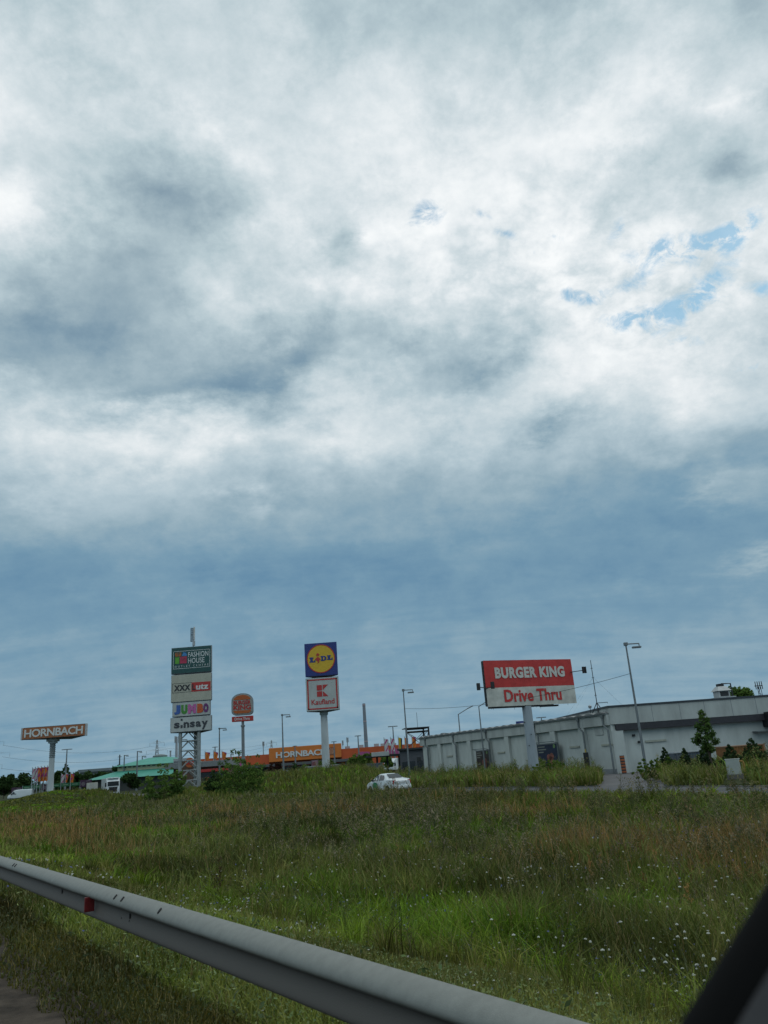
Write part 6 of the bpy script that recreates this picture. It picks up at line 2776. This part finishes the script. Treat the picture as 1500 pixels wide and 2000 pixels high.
def pick(pal, n):
    pal = np.array(pal, float)
    i, j = G.integers(0, len(pal), n), G.integers(0, len(pal), n)
    t_ = G.random(n)[:, None]
    return (pal[i] * t_ + pal[j] * (1 - t_)) * np.array([1.08, 1.08, .90]) * (1.48 * G.uniform(.55, 1.45, n)[:, None])


PX = 1 / 760.0
LUSH = [(.062, .112, .010), (.048, .094, .009), (.086, .130, .012), (.058, .098, .012)]
OLIVE = [(.078, .084, .020), (.062, .072, .018), (.096, .094, .026), (.052, .068, .016)]
DUSK = [(.052, .068, .017), (.066, .076, .020), (.044, .062, .014), (.076, .076, .026)]
STRAW = [(.150, .120, .060), (.120, .092, .045), (.105, .095, .045)]
RUST = [(.175, .100, .042), (.140, .082, .036), (.195, .122, .055), (.110, .080, .036)]

# --- green grass everywhere
A = Acc()
D = Acc()
N = 330000
x, y = polar(N, 2.4, 100)
k = open_ground(x, y)
x, y = x[k], y[k]
s, q, n1, n2, n3, h, wild = zone(x, y)
r_ = np.hypot(x, y)
n = len(x)
w_ = np.maximum(.0065, 1.25 * PX * r_) * G.uniform(.5, 1.5, n)
lush = smooth(.40, .62, fbm(x, y, 3.6, 61))
col = pick(DUSK, n)
olive = pick(OLIVE, n)
lu = pick(LUSH, n)
near = (1 - smooth(5.5, 8.5, s))[:, None]
far_ = smooth(16, 26, s)[:, None]
col = col * (1 - lush[:, None]) + lu * lush[:, None]
col = col * (1 - .75 * near) + olive * .75 * near
col = col * (1 - .55 * far_) + (pick(DUSK, n) * .6 + olive * .4) * .55 * far_
col = col * np.where(s < 2.55, .50, 1 + .15 * near[:, 0])[:, None]  # under and before the barrier, shade is put into the blade colour
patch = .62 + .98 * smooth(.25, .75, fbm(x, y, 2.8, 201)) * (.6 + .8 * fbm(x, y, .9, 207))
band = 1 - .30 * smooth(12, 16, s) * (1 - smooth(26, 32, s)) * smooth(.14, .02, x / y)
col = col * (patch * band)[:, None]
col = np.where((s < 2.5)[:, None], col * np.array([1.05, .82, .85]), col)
col[wild] = col[wild] * .5 + olive[wild] * .5
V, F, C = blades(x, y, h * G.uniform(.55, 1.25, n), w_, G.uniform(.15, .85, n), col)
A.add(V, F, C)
# a taller fringe along the near edge of the access road
N = 40000
x = G.uniform(-80, 12, N)
y = G.uniform(48, 190, N)
q = road_q(x, y)
k = (q < -.3) & (q > -6) & (x / y < .075)
x, y = x[k], y[k]
n = len(x)
V, F, C = blades(x, y, G.uniform(.45, 1.05, n) * (.6 + .6 * fbm(x, y, 4, 5)), 1.3 * PX * np.hypot(x, y) * G.uniform(.6, 1.4, n), G.uniform(.1, .6, n), pick(DUSK + OLIVE, n))
A.add(V, F, C)
# long arching grass in the lush patches
N = 60000
x, y = polar(N, 4, 34)
s, q, n1, n2, n3, h, wild = zone(x, y)
k = open_ground(x, y) & (s > 6.5) & (fbm(x, y, 3.6, 61) > .50) & (~wild)
x, y, h = x[k], y[k], h[k]
n = len(x)
r_ = np.hypot(x, y)
V, F, C = blades(x, y, h * G.uniform(.9, 1.5, n), np.maximum(.005, 1.0 * PX * r_), G.uniform(.5, 1.1, n), pick(LUSH, n) * 1.05)
A.add(V, F, C)
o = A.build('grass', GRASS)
tag(o, 'dense green grass of the roadside meadow and verges', 'grass', None, 'stuff')

# tufts: dense clumps of longer blades leaning outwards
T = Acc()
NT_ = 1500
tx, ty = polar(NT_, 5, 60)
k = open_ground(tx, ty) & ((tx * NR.x + ty * NR.y) > 5.5) & (road_q(tx, ty) < -1.5)
tx, ty = tx[k], ty[k]
per = 42
ang = G.uniform(0, 6.283, (len(tx), per))
rad_ = .16 * np.sqrt(G.random((len(tx), per))) * G.uniform(.6, 1.6, len(tx))[:, None]
x = (tx[:, None] + np.cos(ang) * rad_).ravel()
y = (ty[:, None] + np.sin(ang) * rad_).ravel()
n = len(x)
lu_ = (fbm(tx, ty, 3.6, 61) > .47)
tc_ = (.6 + .75 * fbm(tx, ty, 2.8, 201))[:, None] * np.where(lu_[:, None], pick([(.085, .130, .012), (.062, .110, .010), (.10, .135, .016)], len(tx)), pick(OLIVE, len(tx)))
cc = np.repeat(tc_, per, 0) * G.uniform(.6, 1.4, n)[:, None]
hh = np.repeat(G.uniform(.30, .75, len(tx)), per) * G.uniform(.6, 1.2, n)
V, F, C = blades(x, y, hh, np.maximum(.006, 1.1 * PX * np.hypot(x, y)) * G.uniform(.6, 1.3, n), G.uniform(.2, 1.1, n), cc)
T.add(V, F, C)
o = T.build('grass_tufts', GRASS)
tag(o, 'thicker tufts of long grass rising from the meadow', 'grass', None, 'stuff')

# --- dry straw and rusty stands
N = 150000
x, y = polar(N, 2.6, 95)
s, q, n1, n2, n3, h, wild = zone(x, y)
rust = smooth(.50, .62, fbm(x, y * .55, 5.2, 77)) * smooth(12, 17, s) * (1 - .6 * smooth(24, 30, s))
left = smooth(-.25, -.42, x / y) * smooth(7, 9, s) * (1 - smooth(15, 22, s))
pr = .17 + .68 * np.maximum(rust, left * .9)
k = open_ground(x, y) & (G.random(N) < pr)
x, y, h, rust, left, wild, s = x[k], y[k], h[k], rust[k], left[k], wild[k], s[k]
n = len(x)
r_ = np.hypot(x, y)
isr = G.random(n) < np.maximum(rust, left) * .8
col = np.where(isr[:, None], pick(RUST, n), pick(STRAW, n))
V, F, C = blades(x, y, h * G.uniform(.8, 1.45, n) * (1 + .25 * isr), np.maximum(.0028, .75 * PX * r_) * G.uniform(.6, 1.2, n), G.uniform(.05, .5, n), col)
D.add(V, F, C)
# seed heads: little tufts near the tips
i = np.where(G.random(n) < .45)[0]
m_ = len(i)
zt = surf(x[i], y[i]) + h[i] * G.uniform(.7, 1.35, m_)
for rep in range(3):
    P = np.stack([x[i] + G.normal(0, .025, m_), y[i] + G.normal(0, .025, m_), zt - rep * .035 + G.normal(0, .02, m_)], -1)
    sz = np.maximum(.010, .95 * PX * r_[i]) * G.uniform(.6, 1.3, m_)
    a = G.normal(size=(m_, 3))
    a /= np.linalg.norm(a, axis=1)[:, None]
    b_ = np.cross(a, G.normal(size=(m_, 3)))
    b_ /= np.linalg.norm(b_, axis=1)[:, None]
    V = np.stack([P - a * sz[:, None] * .5, P + b_ * sz[:, None] * .5, P + np.array([0, 0, 1]) * sz[:, None]], 1).reshape(-1, 3)
    D.add(V, np.arange(3 * m_).reshape(-1, 3), np.repeat(col[i] * 1.1, 3, 0))
o = D.build('dry_grass', GRASS)
tag(o, 'rusty and straw coloured dry grass in patches across the meadow', 'dry grass', None, 'stuff')

# --- leafy herbs: many small leaves, broad near the barrier
H = Acc()


def leaflets(x, y, z, size, col, up=.6, asp=.5):
    n = len(x)
    P = np.stack([x, y, z], -1)
    nr = G.normal(size=(n, 3)) * .8 + np.array([0, 0, up])
    nr /= np.linalg.norm(nr, axis=1)[:, None]
    a = np.cross(nr, G.normal(size=(n, 3)))
    a /= np.linalg.norm(a, axis=1)[:, None]
    b_ = np.cross(nr, a)
    s_ = size[:, None]
    V = np.stack([P - a * s_, P + b_ * s_ * asp, P + a * s_ * 1.1, P - b_ * s_ * asp], 1).reshape(-1, 3)
    F = (np.arange(n) * 4)[:, None]
    F = np.concatenate([F + np.array([[0, 1, 2]]), F + np.array([[0, 2, 3]])], 0)
    H.add(V, F, np.repeat(col, 4, 0))


HERB = [(.058, .080, .034), (.075, .092, .044), (.046, .068, .028), (.090, .098, .040), (.066, .084, .050)]
N = 120000
x, y = polar(N, 2.3, 16)
s, q, n1, n2, n3, h, wild = zone(x, y)
k = open_ground(x, y) & (s < 9.5) & (G.random(N) < .35 + .65 * (1 - smooth(5, 9, s)))
x, y, h, s = x[k], y[k], h[k], s[k]
n = len(x)
sz = G.uniform(.005, .016, n) * (1 + (G.random(n) < .05) * 1.5) * np.where(s < 2.3, .8, 1.0)
leaflets(x, y, surf(x, y) + h * G.random(n) ** .8 * .95, sz, pick(HERB, n) * np.where(s < 2.5, .50, 1.45)[:, None])  # leaves by the barrier carry its shade in their colour
# broad-leaved rosettes
for kk in range(150):
    r0 = math.exp(G.uniform(math.log(3), math.log(13)))
    a0 = R(G.uniform(-36, 36))
    cx_, cy_ = r0 * math.sin(a0), r0 * math.cos(a0)
    if not open_ground(np.array([cx_]), np.array([cy_]))[0] or not 2.5 < cx_ * NR.x + cy_ * NR.y < 7.5:
        continue
    m_ = int(G.integers(5, 12))
    xx, yy = cx_ + G.normal(0, .05, m_), cy_ + G.normal(0, .05, m_)
    leaflets(xx, yy, surf(xx, yy) + G.uniform(.04, .18, m_), G.uniform(.018, .040, m_), pick([(.050, .080, .036), (.070, .098, .05)], m_), .9, .55)
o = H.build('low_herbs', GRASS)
tag(o, 'low leafy herbs and clover growing on both sides of the crash barrier', 'herbs', None, 'stuff')

# --- tall branching weeds
W = Acc()


def proto_weed(seed, kind):
    """one plant of height 1: triangles, with a colour index per vertex (0 stem, 1 leaf, 2 head)"""
    g = np.random.default_rng(seed)
    V, F, K = [], [], []

    def tri(a, b, c, k):
        o_ = len(V)
        V.extend([a, b, c])
        F.append((o_, o_ + 1, o_ + 2))
        K.extend([k] * 3)

    def stalk(p, q, w0, k=0):
        d = np.array([-(q - p)[1], (q - p)[0], 0]) + g.normal(0, .02, 3)
        d /= np.linalg.norm(d) + 1e-9
        tri(p - d * w0, p + d * w0, q, k)
        e = np.cross(q - p, d)
        e /= np.linalg.norm(e) + 1e-9
        tri(p - e * w0, p + e * w0, q, k)

    def tuft(p, r_, m_, k):
        for _ in range(m_):
            c = p + g.normal(0, r_ * .55, 3)
            a, b = g.normal(0, r_ * .6, 3), g.normal(0, r_ * .6, 3)
            tri(c + a, c + b, c - a - b, k)

    def leaf(p, d, L_, w0):
        e = np.cross(d, g.normal(size=3))
        e /= np.linalg.norm(e) + 1e-9
        m_ = p + d * L_ * .5 + np.array([0, 0, L_ * .08])
        tri(p, m_ + e * w0, m_ - e * w0, 1)
        tri(m_ + e * w0, m_ - e * w0, p + d * L_ - np.array([0, 0, L_ * .1]), 1)
    top = np.array([g.normal(0, .06), g.normal(0, .06), 1.0])
    base = np.zeros(3)
    stalk(base, top, .010)
    nb = {'thistle': 9, 'dock': 5, 'chicory': 7}[kind]
    for i in range(nb):
        f_ = .30 + .65 * (i + g.random()) / nb
        p = base + (top - base) * f_
        a = g.random() * 6.283
        L_ = (.38 if kind != 'dock' else .22) * (1.15 - f_) + .08
        d = np.array([math.cos(a) * .62, math.sin(a) * .62, .78])
        qn = p + d * L_
        stalk(p, qn, .006)
        if kind == 'thistle':
            tuft(qn, .022, 4, 2)
            for j in range(2):
                qq = p + d * L_ * (.5 + .3 * j) + np.array([0, 0, .05]) + g.normal(0, .03, 3)
                stalk(p + d * L_ * .5, qq, .004)
                tuft(qq, .018, 3, 2)
        elif kind == 'dock':
            for j in range(7):
                tuft(p + d * L_ * (.2 + .8 * j / 6), .022, 3, 2)
        else:
            tuft(qn, .012, 2, 2)
    if kind == 'dock':
        for j in range(12):
            tuft(base + (top - base) * (.5 + .5 * j / 11), .024, 3, 2)
    nl = {'thistle': 26, 'dock': 12, 'chicory': 16}[kind]
    for i in range(nl):
        f_ = .04 + .80 * g.random()
        a = g.random() * 6.283
        d = np.array([math.cos(a), math.sin(a), g.uniform(.1, .9)])
        leaf(base + (top - base) * f_, d / np.linalg.norm(d), .20 * (1.15 - f_), .018)
    return np.array(V), np.array(F), np.array(K)


def plant(kind, x, y, h, stem, leafc, head):
    n = len(x)
    z = surf(x, y) - .02
    var_ = G.integers(0, 5, n)
    for v in range(5):
        PV, PF, PK = proto_weed(100 + v * 7 + len(kind), kind)
        i = np.where(var_ == v)[0]
        m_ = len(i)
        if not m_:
            continue
        a = G.uniform(0, 6.283, m_)
        ca, sa = np.cos(a), np.sin(a)
        hh = h[i]
        wid = np.maximum(1.0, np.hypot(x[i], y[i]) / 26.0) ** .5
        X_ = (PV[None, :, 0] * ca[:, None] - PV[None, :, 1] * sa[:, None]) * (hh * wid ** .3)[:, None] + x[i][:, None]
        Y_ = (PV[None, :, 0] * sa[:, None] + PV[None, :, 1] * ca[:, None]) * (hh * wid ** .3)[:, None] + y[i][:, None]
        Z_ = PV[None, :, 2] * hh[:, None] + z[i][:, None]
        Vv = np.stack([X_, Y_, Z_], -1).reshape(-1, 3)
        Ff = (PF[None] + (np.arange(m_) * len(PV))[:, None, None]).reshape(-1, 3)
        cs, cl, ch = pick(stem, m_), pick(leafc, m_) * (.55 + .8 * fbm(x[i], y[i], 2.6, 203))[:, None], pick(head, m_)
        Cc = np.where((PK == 0)[None, :, None], cs[:, None], np.where((PK == 1)[None, :, None], cl[:, None], ch[:, None])).reshape(-1, 3)
        W.add(Vv, Ff, Cc)


GRS = [(.050, .060, .036), (.060, .062, .044), (.040, .052, .030)]
PINKH = [(.14, .12, .085), (.11, .10, .06), (.15, .12, .105), (.08, .09, .04)]
N = 9000
x, y = polar(N, 11, 95)
s, q, n1, n2, n3, h, wild = zone(x, y)
k = open_ground(x, y) & (s > 10.5) & (q < -.9) & (G.random(N) < .30 + .9 * smooth(.42, .60, fbm(x, y, 8, 91)) * smooth(11, 18, s))
x, y, s, q, n1 = x[k], y[k], s[k], q[k], n1[k]
hh = G.uniform(.45, .95, len(x)) * (.65 + .6 * n1) * (1 - .45 * smooth(-9, -3, q) * smooth(.04, .14, x / y)) * (1 + .35 * smooth(.09, .02, x / y)) * (.8 + .2 * smooth(12, 18, s))
plant('thistle', x, y, hh, GRS, DUSK, PINKH)
N = 1500
x = G.uniform(-70, 26, N)
y = G.uniform(24, 170, N)
q = road_q(x, y)
k = (q < -.6) & (q > -8) & (fbm(x, y, 3.5, 55) > .45) & (G.random(N) < np.where(x / y > .1, .75, 1.0))
x, y = x[k], y[k]
plant('thistle', x, y, G.uniform(.7, 1.35, len(x)) * np.where(x / y > .1, .85, 1), GRS, DUSK, PINKH)
N = 5000
x, y = polar(N, 9, 80)
s, q, n1, n2, n3, h, wild = zone(x, y)
k = open_ground(x, y) & (s > 8.5) & (q < -2.5) & (G.random(N) < .03 + .9 * smooth(.52, .62, fbm(x, y * .55, 5.2, 77)) * smooth(12, 17, s))
x, y, n1 = x[k], y[k], n1[k]
plant('dock', x, y, G.uniform(.35, .72, len(x)), RUST, OLIVE, RUST)
N = 1500
x, y = polar(N, 6, 40)
s, q, n1, n2, n3, h, wild = zone(x, y)
k = open_ground(x, y) & (s > 6) & (q < -3)
x, y = x[k], y[k]
plant('chicory', x, y, G.uniform(.35, .75, len(x)), GRS, OLIVE, [(.10, .11, .26), (.13, .14, .30), (.08, .10, .10), (.07, .09, .06)])
# ragged weeds along the right-hand stretch of the access road
N = 3200
x = G.uniform(0, 24, N)
y = G.uniform(18, 60, N)
q = road_q(x, y)
k = (q < -.5) & (q > -10) & (x / y > .05) & (fbm(x, y, 2.6, 141) > .52)
x, y = x[k], y[k]
plant('thistle', x, y, G.uniform(.55, 1.25, len(x)), GRS, DUSK + OLIVE, [(.14, .12, .07), (.12, .085, .05), (.09, .10, .045)])
# a thick stand between us and the white car
N = 900
x = G.uniform(-16, 5, N)
y = G.uniform(44, 66, N)
q = road_q(x, y)
k = (q < -.2) & (q > -7) & (x / y < .062)
x, y = x[k], y[k]
plant('thistle', x, y, G.uniform(.38, .82, len(x)), GRS, DUSK, PINKH)
N = 22000
x = G.uniform(-34, 5, N)
y = G.uniform(44, 100, N)
q = road_q(x, y)
k = (q < -.1) & (q > -6) & (x / y < .062)
x, y = x[k], y[k]
n = len(x)
V, F, C = blades(x, y, G.uniform(.30, .75, n) * (.6 + .7 * fbm(x, y, 3, 5)), 1.25 * PX * np.hypot(x, y) * G.uniform(.6, 1.4, n), G.uniform(.1, .6, n), pick(DUSK + OLIVE + STRAW[:1], n))
W.add(V, F, C)
# weeds on the verges in front of the warehouse, and on the mound behind the access road
N = 7000
x = G.uniform(-60, 34, N)
y = G.uniform(22, 132, N)
k = isl(x, y) & ~clear(x, y)
k2 = (~k) & (road_q(x, y) > ROADW + .6) & (road_q(x, y) < 34) & (x / y < .0) & (x / y > -.42) & (G.random(N) < .8)
xi, yi = x[k], y[k]
plant('thistle', xi, yi, G.uniform(.5, 1.15, len(xi)), OLIVE, [(.06, .088, .026), (.075, .095, .03), (.05, .07, .024)], [(.15, .13, .06), (.10, .10, .05), (.08, .09, .04)])
xi, yi = x[k2], y[k2]
plant('thistle', xi, yi, G.uniform(.5, 1.1, len(xi)), OLIVE, [(.055, .075, .026), (.06, .07, .03), (.045, .06, .024)], [(.14, .12, .07), (.10, .09, .05)])
N = 2600
x = G.uniform(-12, 44, N)
y = G.uniform(22, 112, N)
k = isl(x, y) & ~clear(x, y) & (fbm(x, y, 4.5, 88) > .52)
x, y = x[k], y[k]
plant('thistle', x, y, G.uniform(.9, 1.7, len(x)), OLIVE, [(.07, .115, .026), (.085, .13, .03), (.055, .09, .022)], [(.14, .12, .05), (.09, .11, .04), (.10, .12, .05)])
# more grass where the polar sampling thins out
N = 190000
x = G.uniform(-120, 44, N)
y = np.sqrt(G.uniform(20 ** 2, 235 ** 2, N))
q = road_q(x, y)
i_ = isl(x, y)
k = (i_ | ((q > ROADW + .3) & (x / y < .01) & (x / y > -.56) & (y < 130 + 250 * np.maximum(0, -x / y - .28)))) & (x / y < .62)
k &= ~clear(x, y)
k |= (q < -.3) & (q > -30) & (y > 75) & (x / y > -.58)
x, y, i_ = x[k], y[k], i_[k]
n = len(x)
n1 = fbm(x, y, 5, 21)
hh = (.40 + .75 * n1) * G.uniform(.6, 1.2, n) * np.where(y > 120, .75, 1.0) * np.where((q[k] < 0) & (x / y < -.26), .45, 1.0)
r_ = np.hypot(x, y)
pal = np.where((fbm(x, y, 4, 15) > np.where(i_, .42, .55))[:, None], pick(LUSH, n) * 1.25, pick(OLIVE, n))
V, F, C = blades(x, y, hh, np.maximum(.012, 1.5 * PX * r_) * G.uniform(.7, 1.4, n), G.uniform(.1, .7, n), pal)
W.add(V, F, C)
N = 26000
x = G.uniform(-2, 44, N)
y = G.uniform(22, 112, N)
k = isl(x, y) & ~clear(x, y)
x, y = x[k], y[k]
n = len(x)
V, F, C = blades(x, y, (.12 + 1.9 * fbm(x, y, 3.2, 71) ** 1.6) * G.uniform(.55, 1.2, n), np.maximum(.012, 1.2 * PX * np.hypot(x, y)) * G.uniform(.6, 1.3, n), G.uniform(.2, .8, n), np.where((fbm(x, y, 5, 15) > .47)[:, None], pick([(.075, .13, .024), (.095, .145, .03), (.06, .105, .022)], n), pick(OLIVE, n)))
W.add(V, F, C)
o = W.build('weeds', GRASS)
tag(o, 'tall thistles, dock and chicory standing through the meadow', 'weeds', None, 'stuff')

# --- one tall dark withered stalk
p = atY(431, 1650, 17.5)
t = thing('withered_dock', 'single dark brown withered dock stalk standing above the grass, left of the middle', 'plant', (p.x, 17.5, gz(p.x, 17.5)), 0)
PV, PF, PK = proto_weed(777, 'dock')
hcol = np.array([(.035, .028, .016), (.05, .05, .025), (.060, .034, .018)])[PK]
h = 1.05
o = big_mesh('stalk', PV * np.array([h * .8, h * .8, h]), PF, hcol, GRASS)
o.parent = t

# --- round white flower heads, one plant each
HEADW = leaf_mat('white_petals', (.66, .67, .61), trans=.2, attr=False)
STEMG = leaf_mat('flower_stem', (.055, .075, .03), trans=.2, attr=False)


def make_flower(seed, x, y, h, rh):
    g = np.random.default_rng(seed)
    t = thing('white_flower', 'round white flower head on a thin green stem in the meadow grass', 'flower', (x, y, gz(x, y)), 0, 'white flower heads in the meadow')
    b = MB()
    lean = Vector((g.normal(0, .06), g.normal(0, .06), 0))
    tip = lean * h + Vector((0, 0, h))
    b.tube([(0, 0, -.03), lean * (h * .35) + Vector((0, 0, h * .55)), tip], [.0035, .003, .0025], 5)
    b.build('stem', STEMG, t)
    b = MB()
    for k in range(70):
        a, e = g.random() * 6.283, g.random()
        rr = rh * math.sqrt(e)
        c = tip + Vector((rr * math.cos(a), rr * math.sin(a), rh * .75 * (1 - e) * (.7 + .4 * g.random())))
        s_ = rh * .26 * (.7 + .6 * g.random())
        d1 = Vector(g.normal(size=3)).normalized() * s_
        d2 = Vector(g.normal(size=3)).normalized() * s_
        b.add([c - d1, c + d2, c + d1, c - d2], [(0, 1, 2, 3)])
    b.build('flower_head', HEADW, t)
    return t


protos = []
pts = []
g = np.random.default_rng(99)
# right-hand side: spread by sight line over the lush grass
tries = 0
while len(pts) < 215 and tries < 6000:
    tries += 1
    if g.random() < .78:
        u, v = 900 + 640 * g.random() ** .75, 1625 + 330 * g.random() ** .9
    elif g.random() < .5:
        u, v = g.uniform(450, 1000), g.uniform(1650, 1760)
    else:
        u, v = g.uniform(250, 520), g.uniform(1670, 1780)
    r_ = ray(u, v)
    hf = g.uniform(.35, .7)
    zt = -.25 + .35
    kx = (zt - EYE.z) / r_.z
    p = EYE + r_ * kx
    for _ in range(3):
        s_ = p.x * NR.x + p.y * NR.y
        zz_ = gz(p.x, p.y) + (hf if s_ > 7 else .22)
        p = EYE + r_ * ((zz_ - EYE.z) / r_.z)
    s_ = p.x * NR.x + p.y * NR.y
    if s_ < 2.8 or p.y > 30 or p.y < 2.5:
        continue
    pts.append((p.x, p.y, hf if s_ > 7 else .22, s_))
for k, (x, y, hf, s_) in enumerate(pts):
    if k < 5:
        protos.append(make_flower(300 + k, 0, 0, .55, .0175))
for k, (x, y, hf, s_) in enumerate(pts):
    sc_ = hf / .55
    wid = g.uniform(.65, 1.35) * (1.0 if s_ > 7 else .55)
    src = protos[k % 5]
    if k < 5:
        src.location = (x, y, gz(x, y))
        src.scale = (wid, wid, sc_)
        src.rotation_euler = (0, 0, g.uniform(0, 6.28))
    else:
        r_ = src.copy()
        COL.objects.link(r_)
        for c in src.children:
            cc = c.copy()
            COL.objects.link(cc)
            cc.parent = r_
        r_.location = (x, y, gz(x, y))
        r_.scale = (wid, wid, sc_)
        r_.rotation_euler = (0, 0, g.uniform(0, 6.28))
# --- tiny white and blue blossoms too many to count
B = Acc()
N = 2600
x, y = polar(N, 3, 24)
s = x * NR.x + y * NR.y
k = open_ground(x, y) & (s > 2.5) & (G.random(N) < .15 + .85 * smooth(.5, .62, fbm(x, y, 2.4, 7)))
x, y, s = x[k], y[k], s[k]
_, _, _, _, _, h, _ = zone(x, y)
n = len(x)
for rep in range(5):
    sz = np.maximum(.006, .7 * PX * np.hypot(x, y)) * G.uniform(.6, 1.2, n)
    P = np.stack([x + G.normal(0, .006, n), y + G.normal(0, .006, n), surf(x, y) + h * .95 + G.normal(0, .005, n)], -1)
    a = G.normal(size=(n, 3)) * sz[:, None] * .6
    b_ = G.normal(size=(n, 3)) * sz[:, None] * .6
    if rep == 0:
        colr = np.where((G.random(n) < .25)[:, None], np.array([[.16, .18, .42]]), np.array([[.60, .60, .54]]))
    B.add(np.stack([P + a, P + b_, P - a - b_], 1).reshape(-1, 3), np.arange(3 * n).reshape(-1, 3), np.repeat(colr, 3, 0))
o = B.build('small_blossoms', GRASS)
tag(o, 'tiny white and blue blossoms sprinkled through the grass', 'blossoms', None, 'stuff')
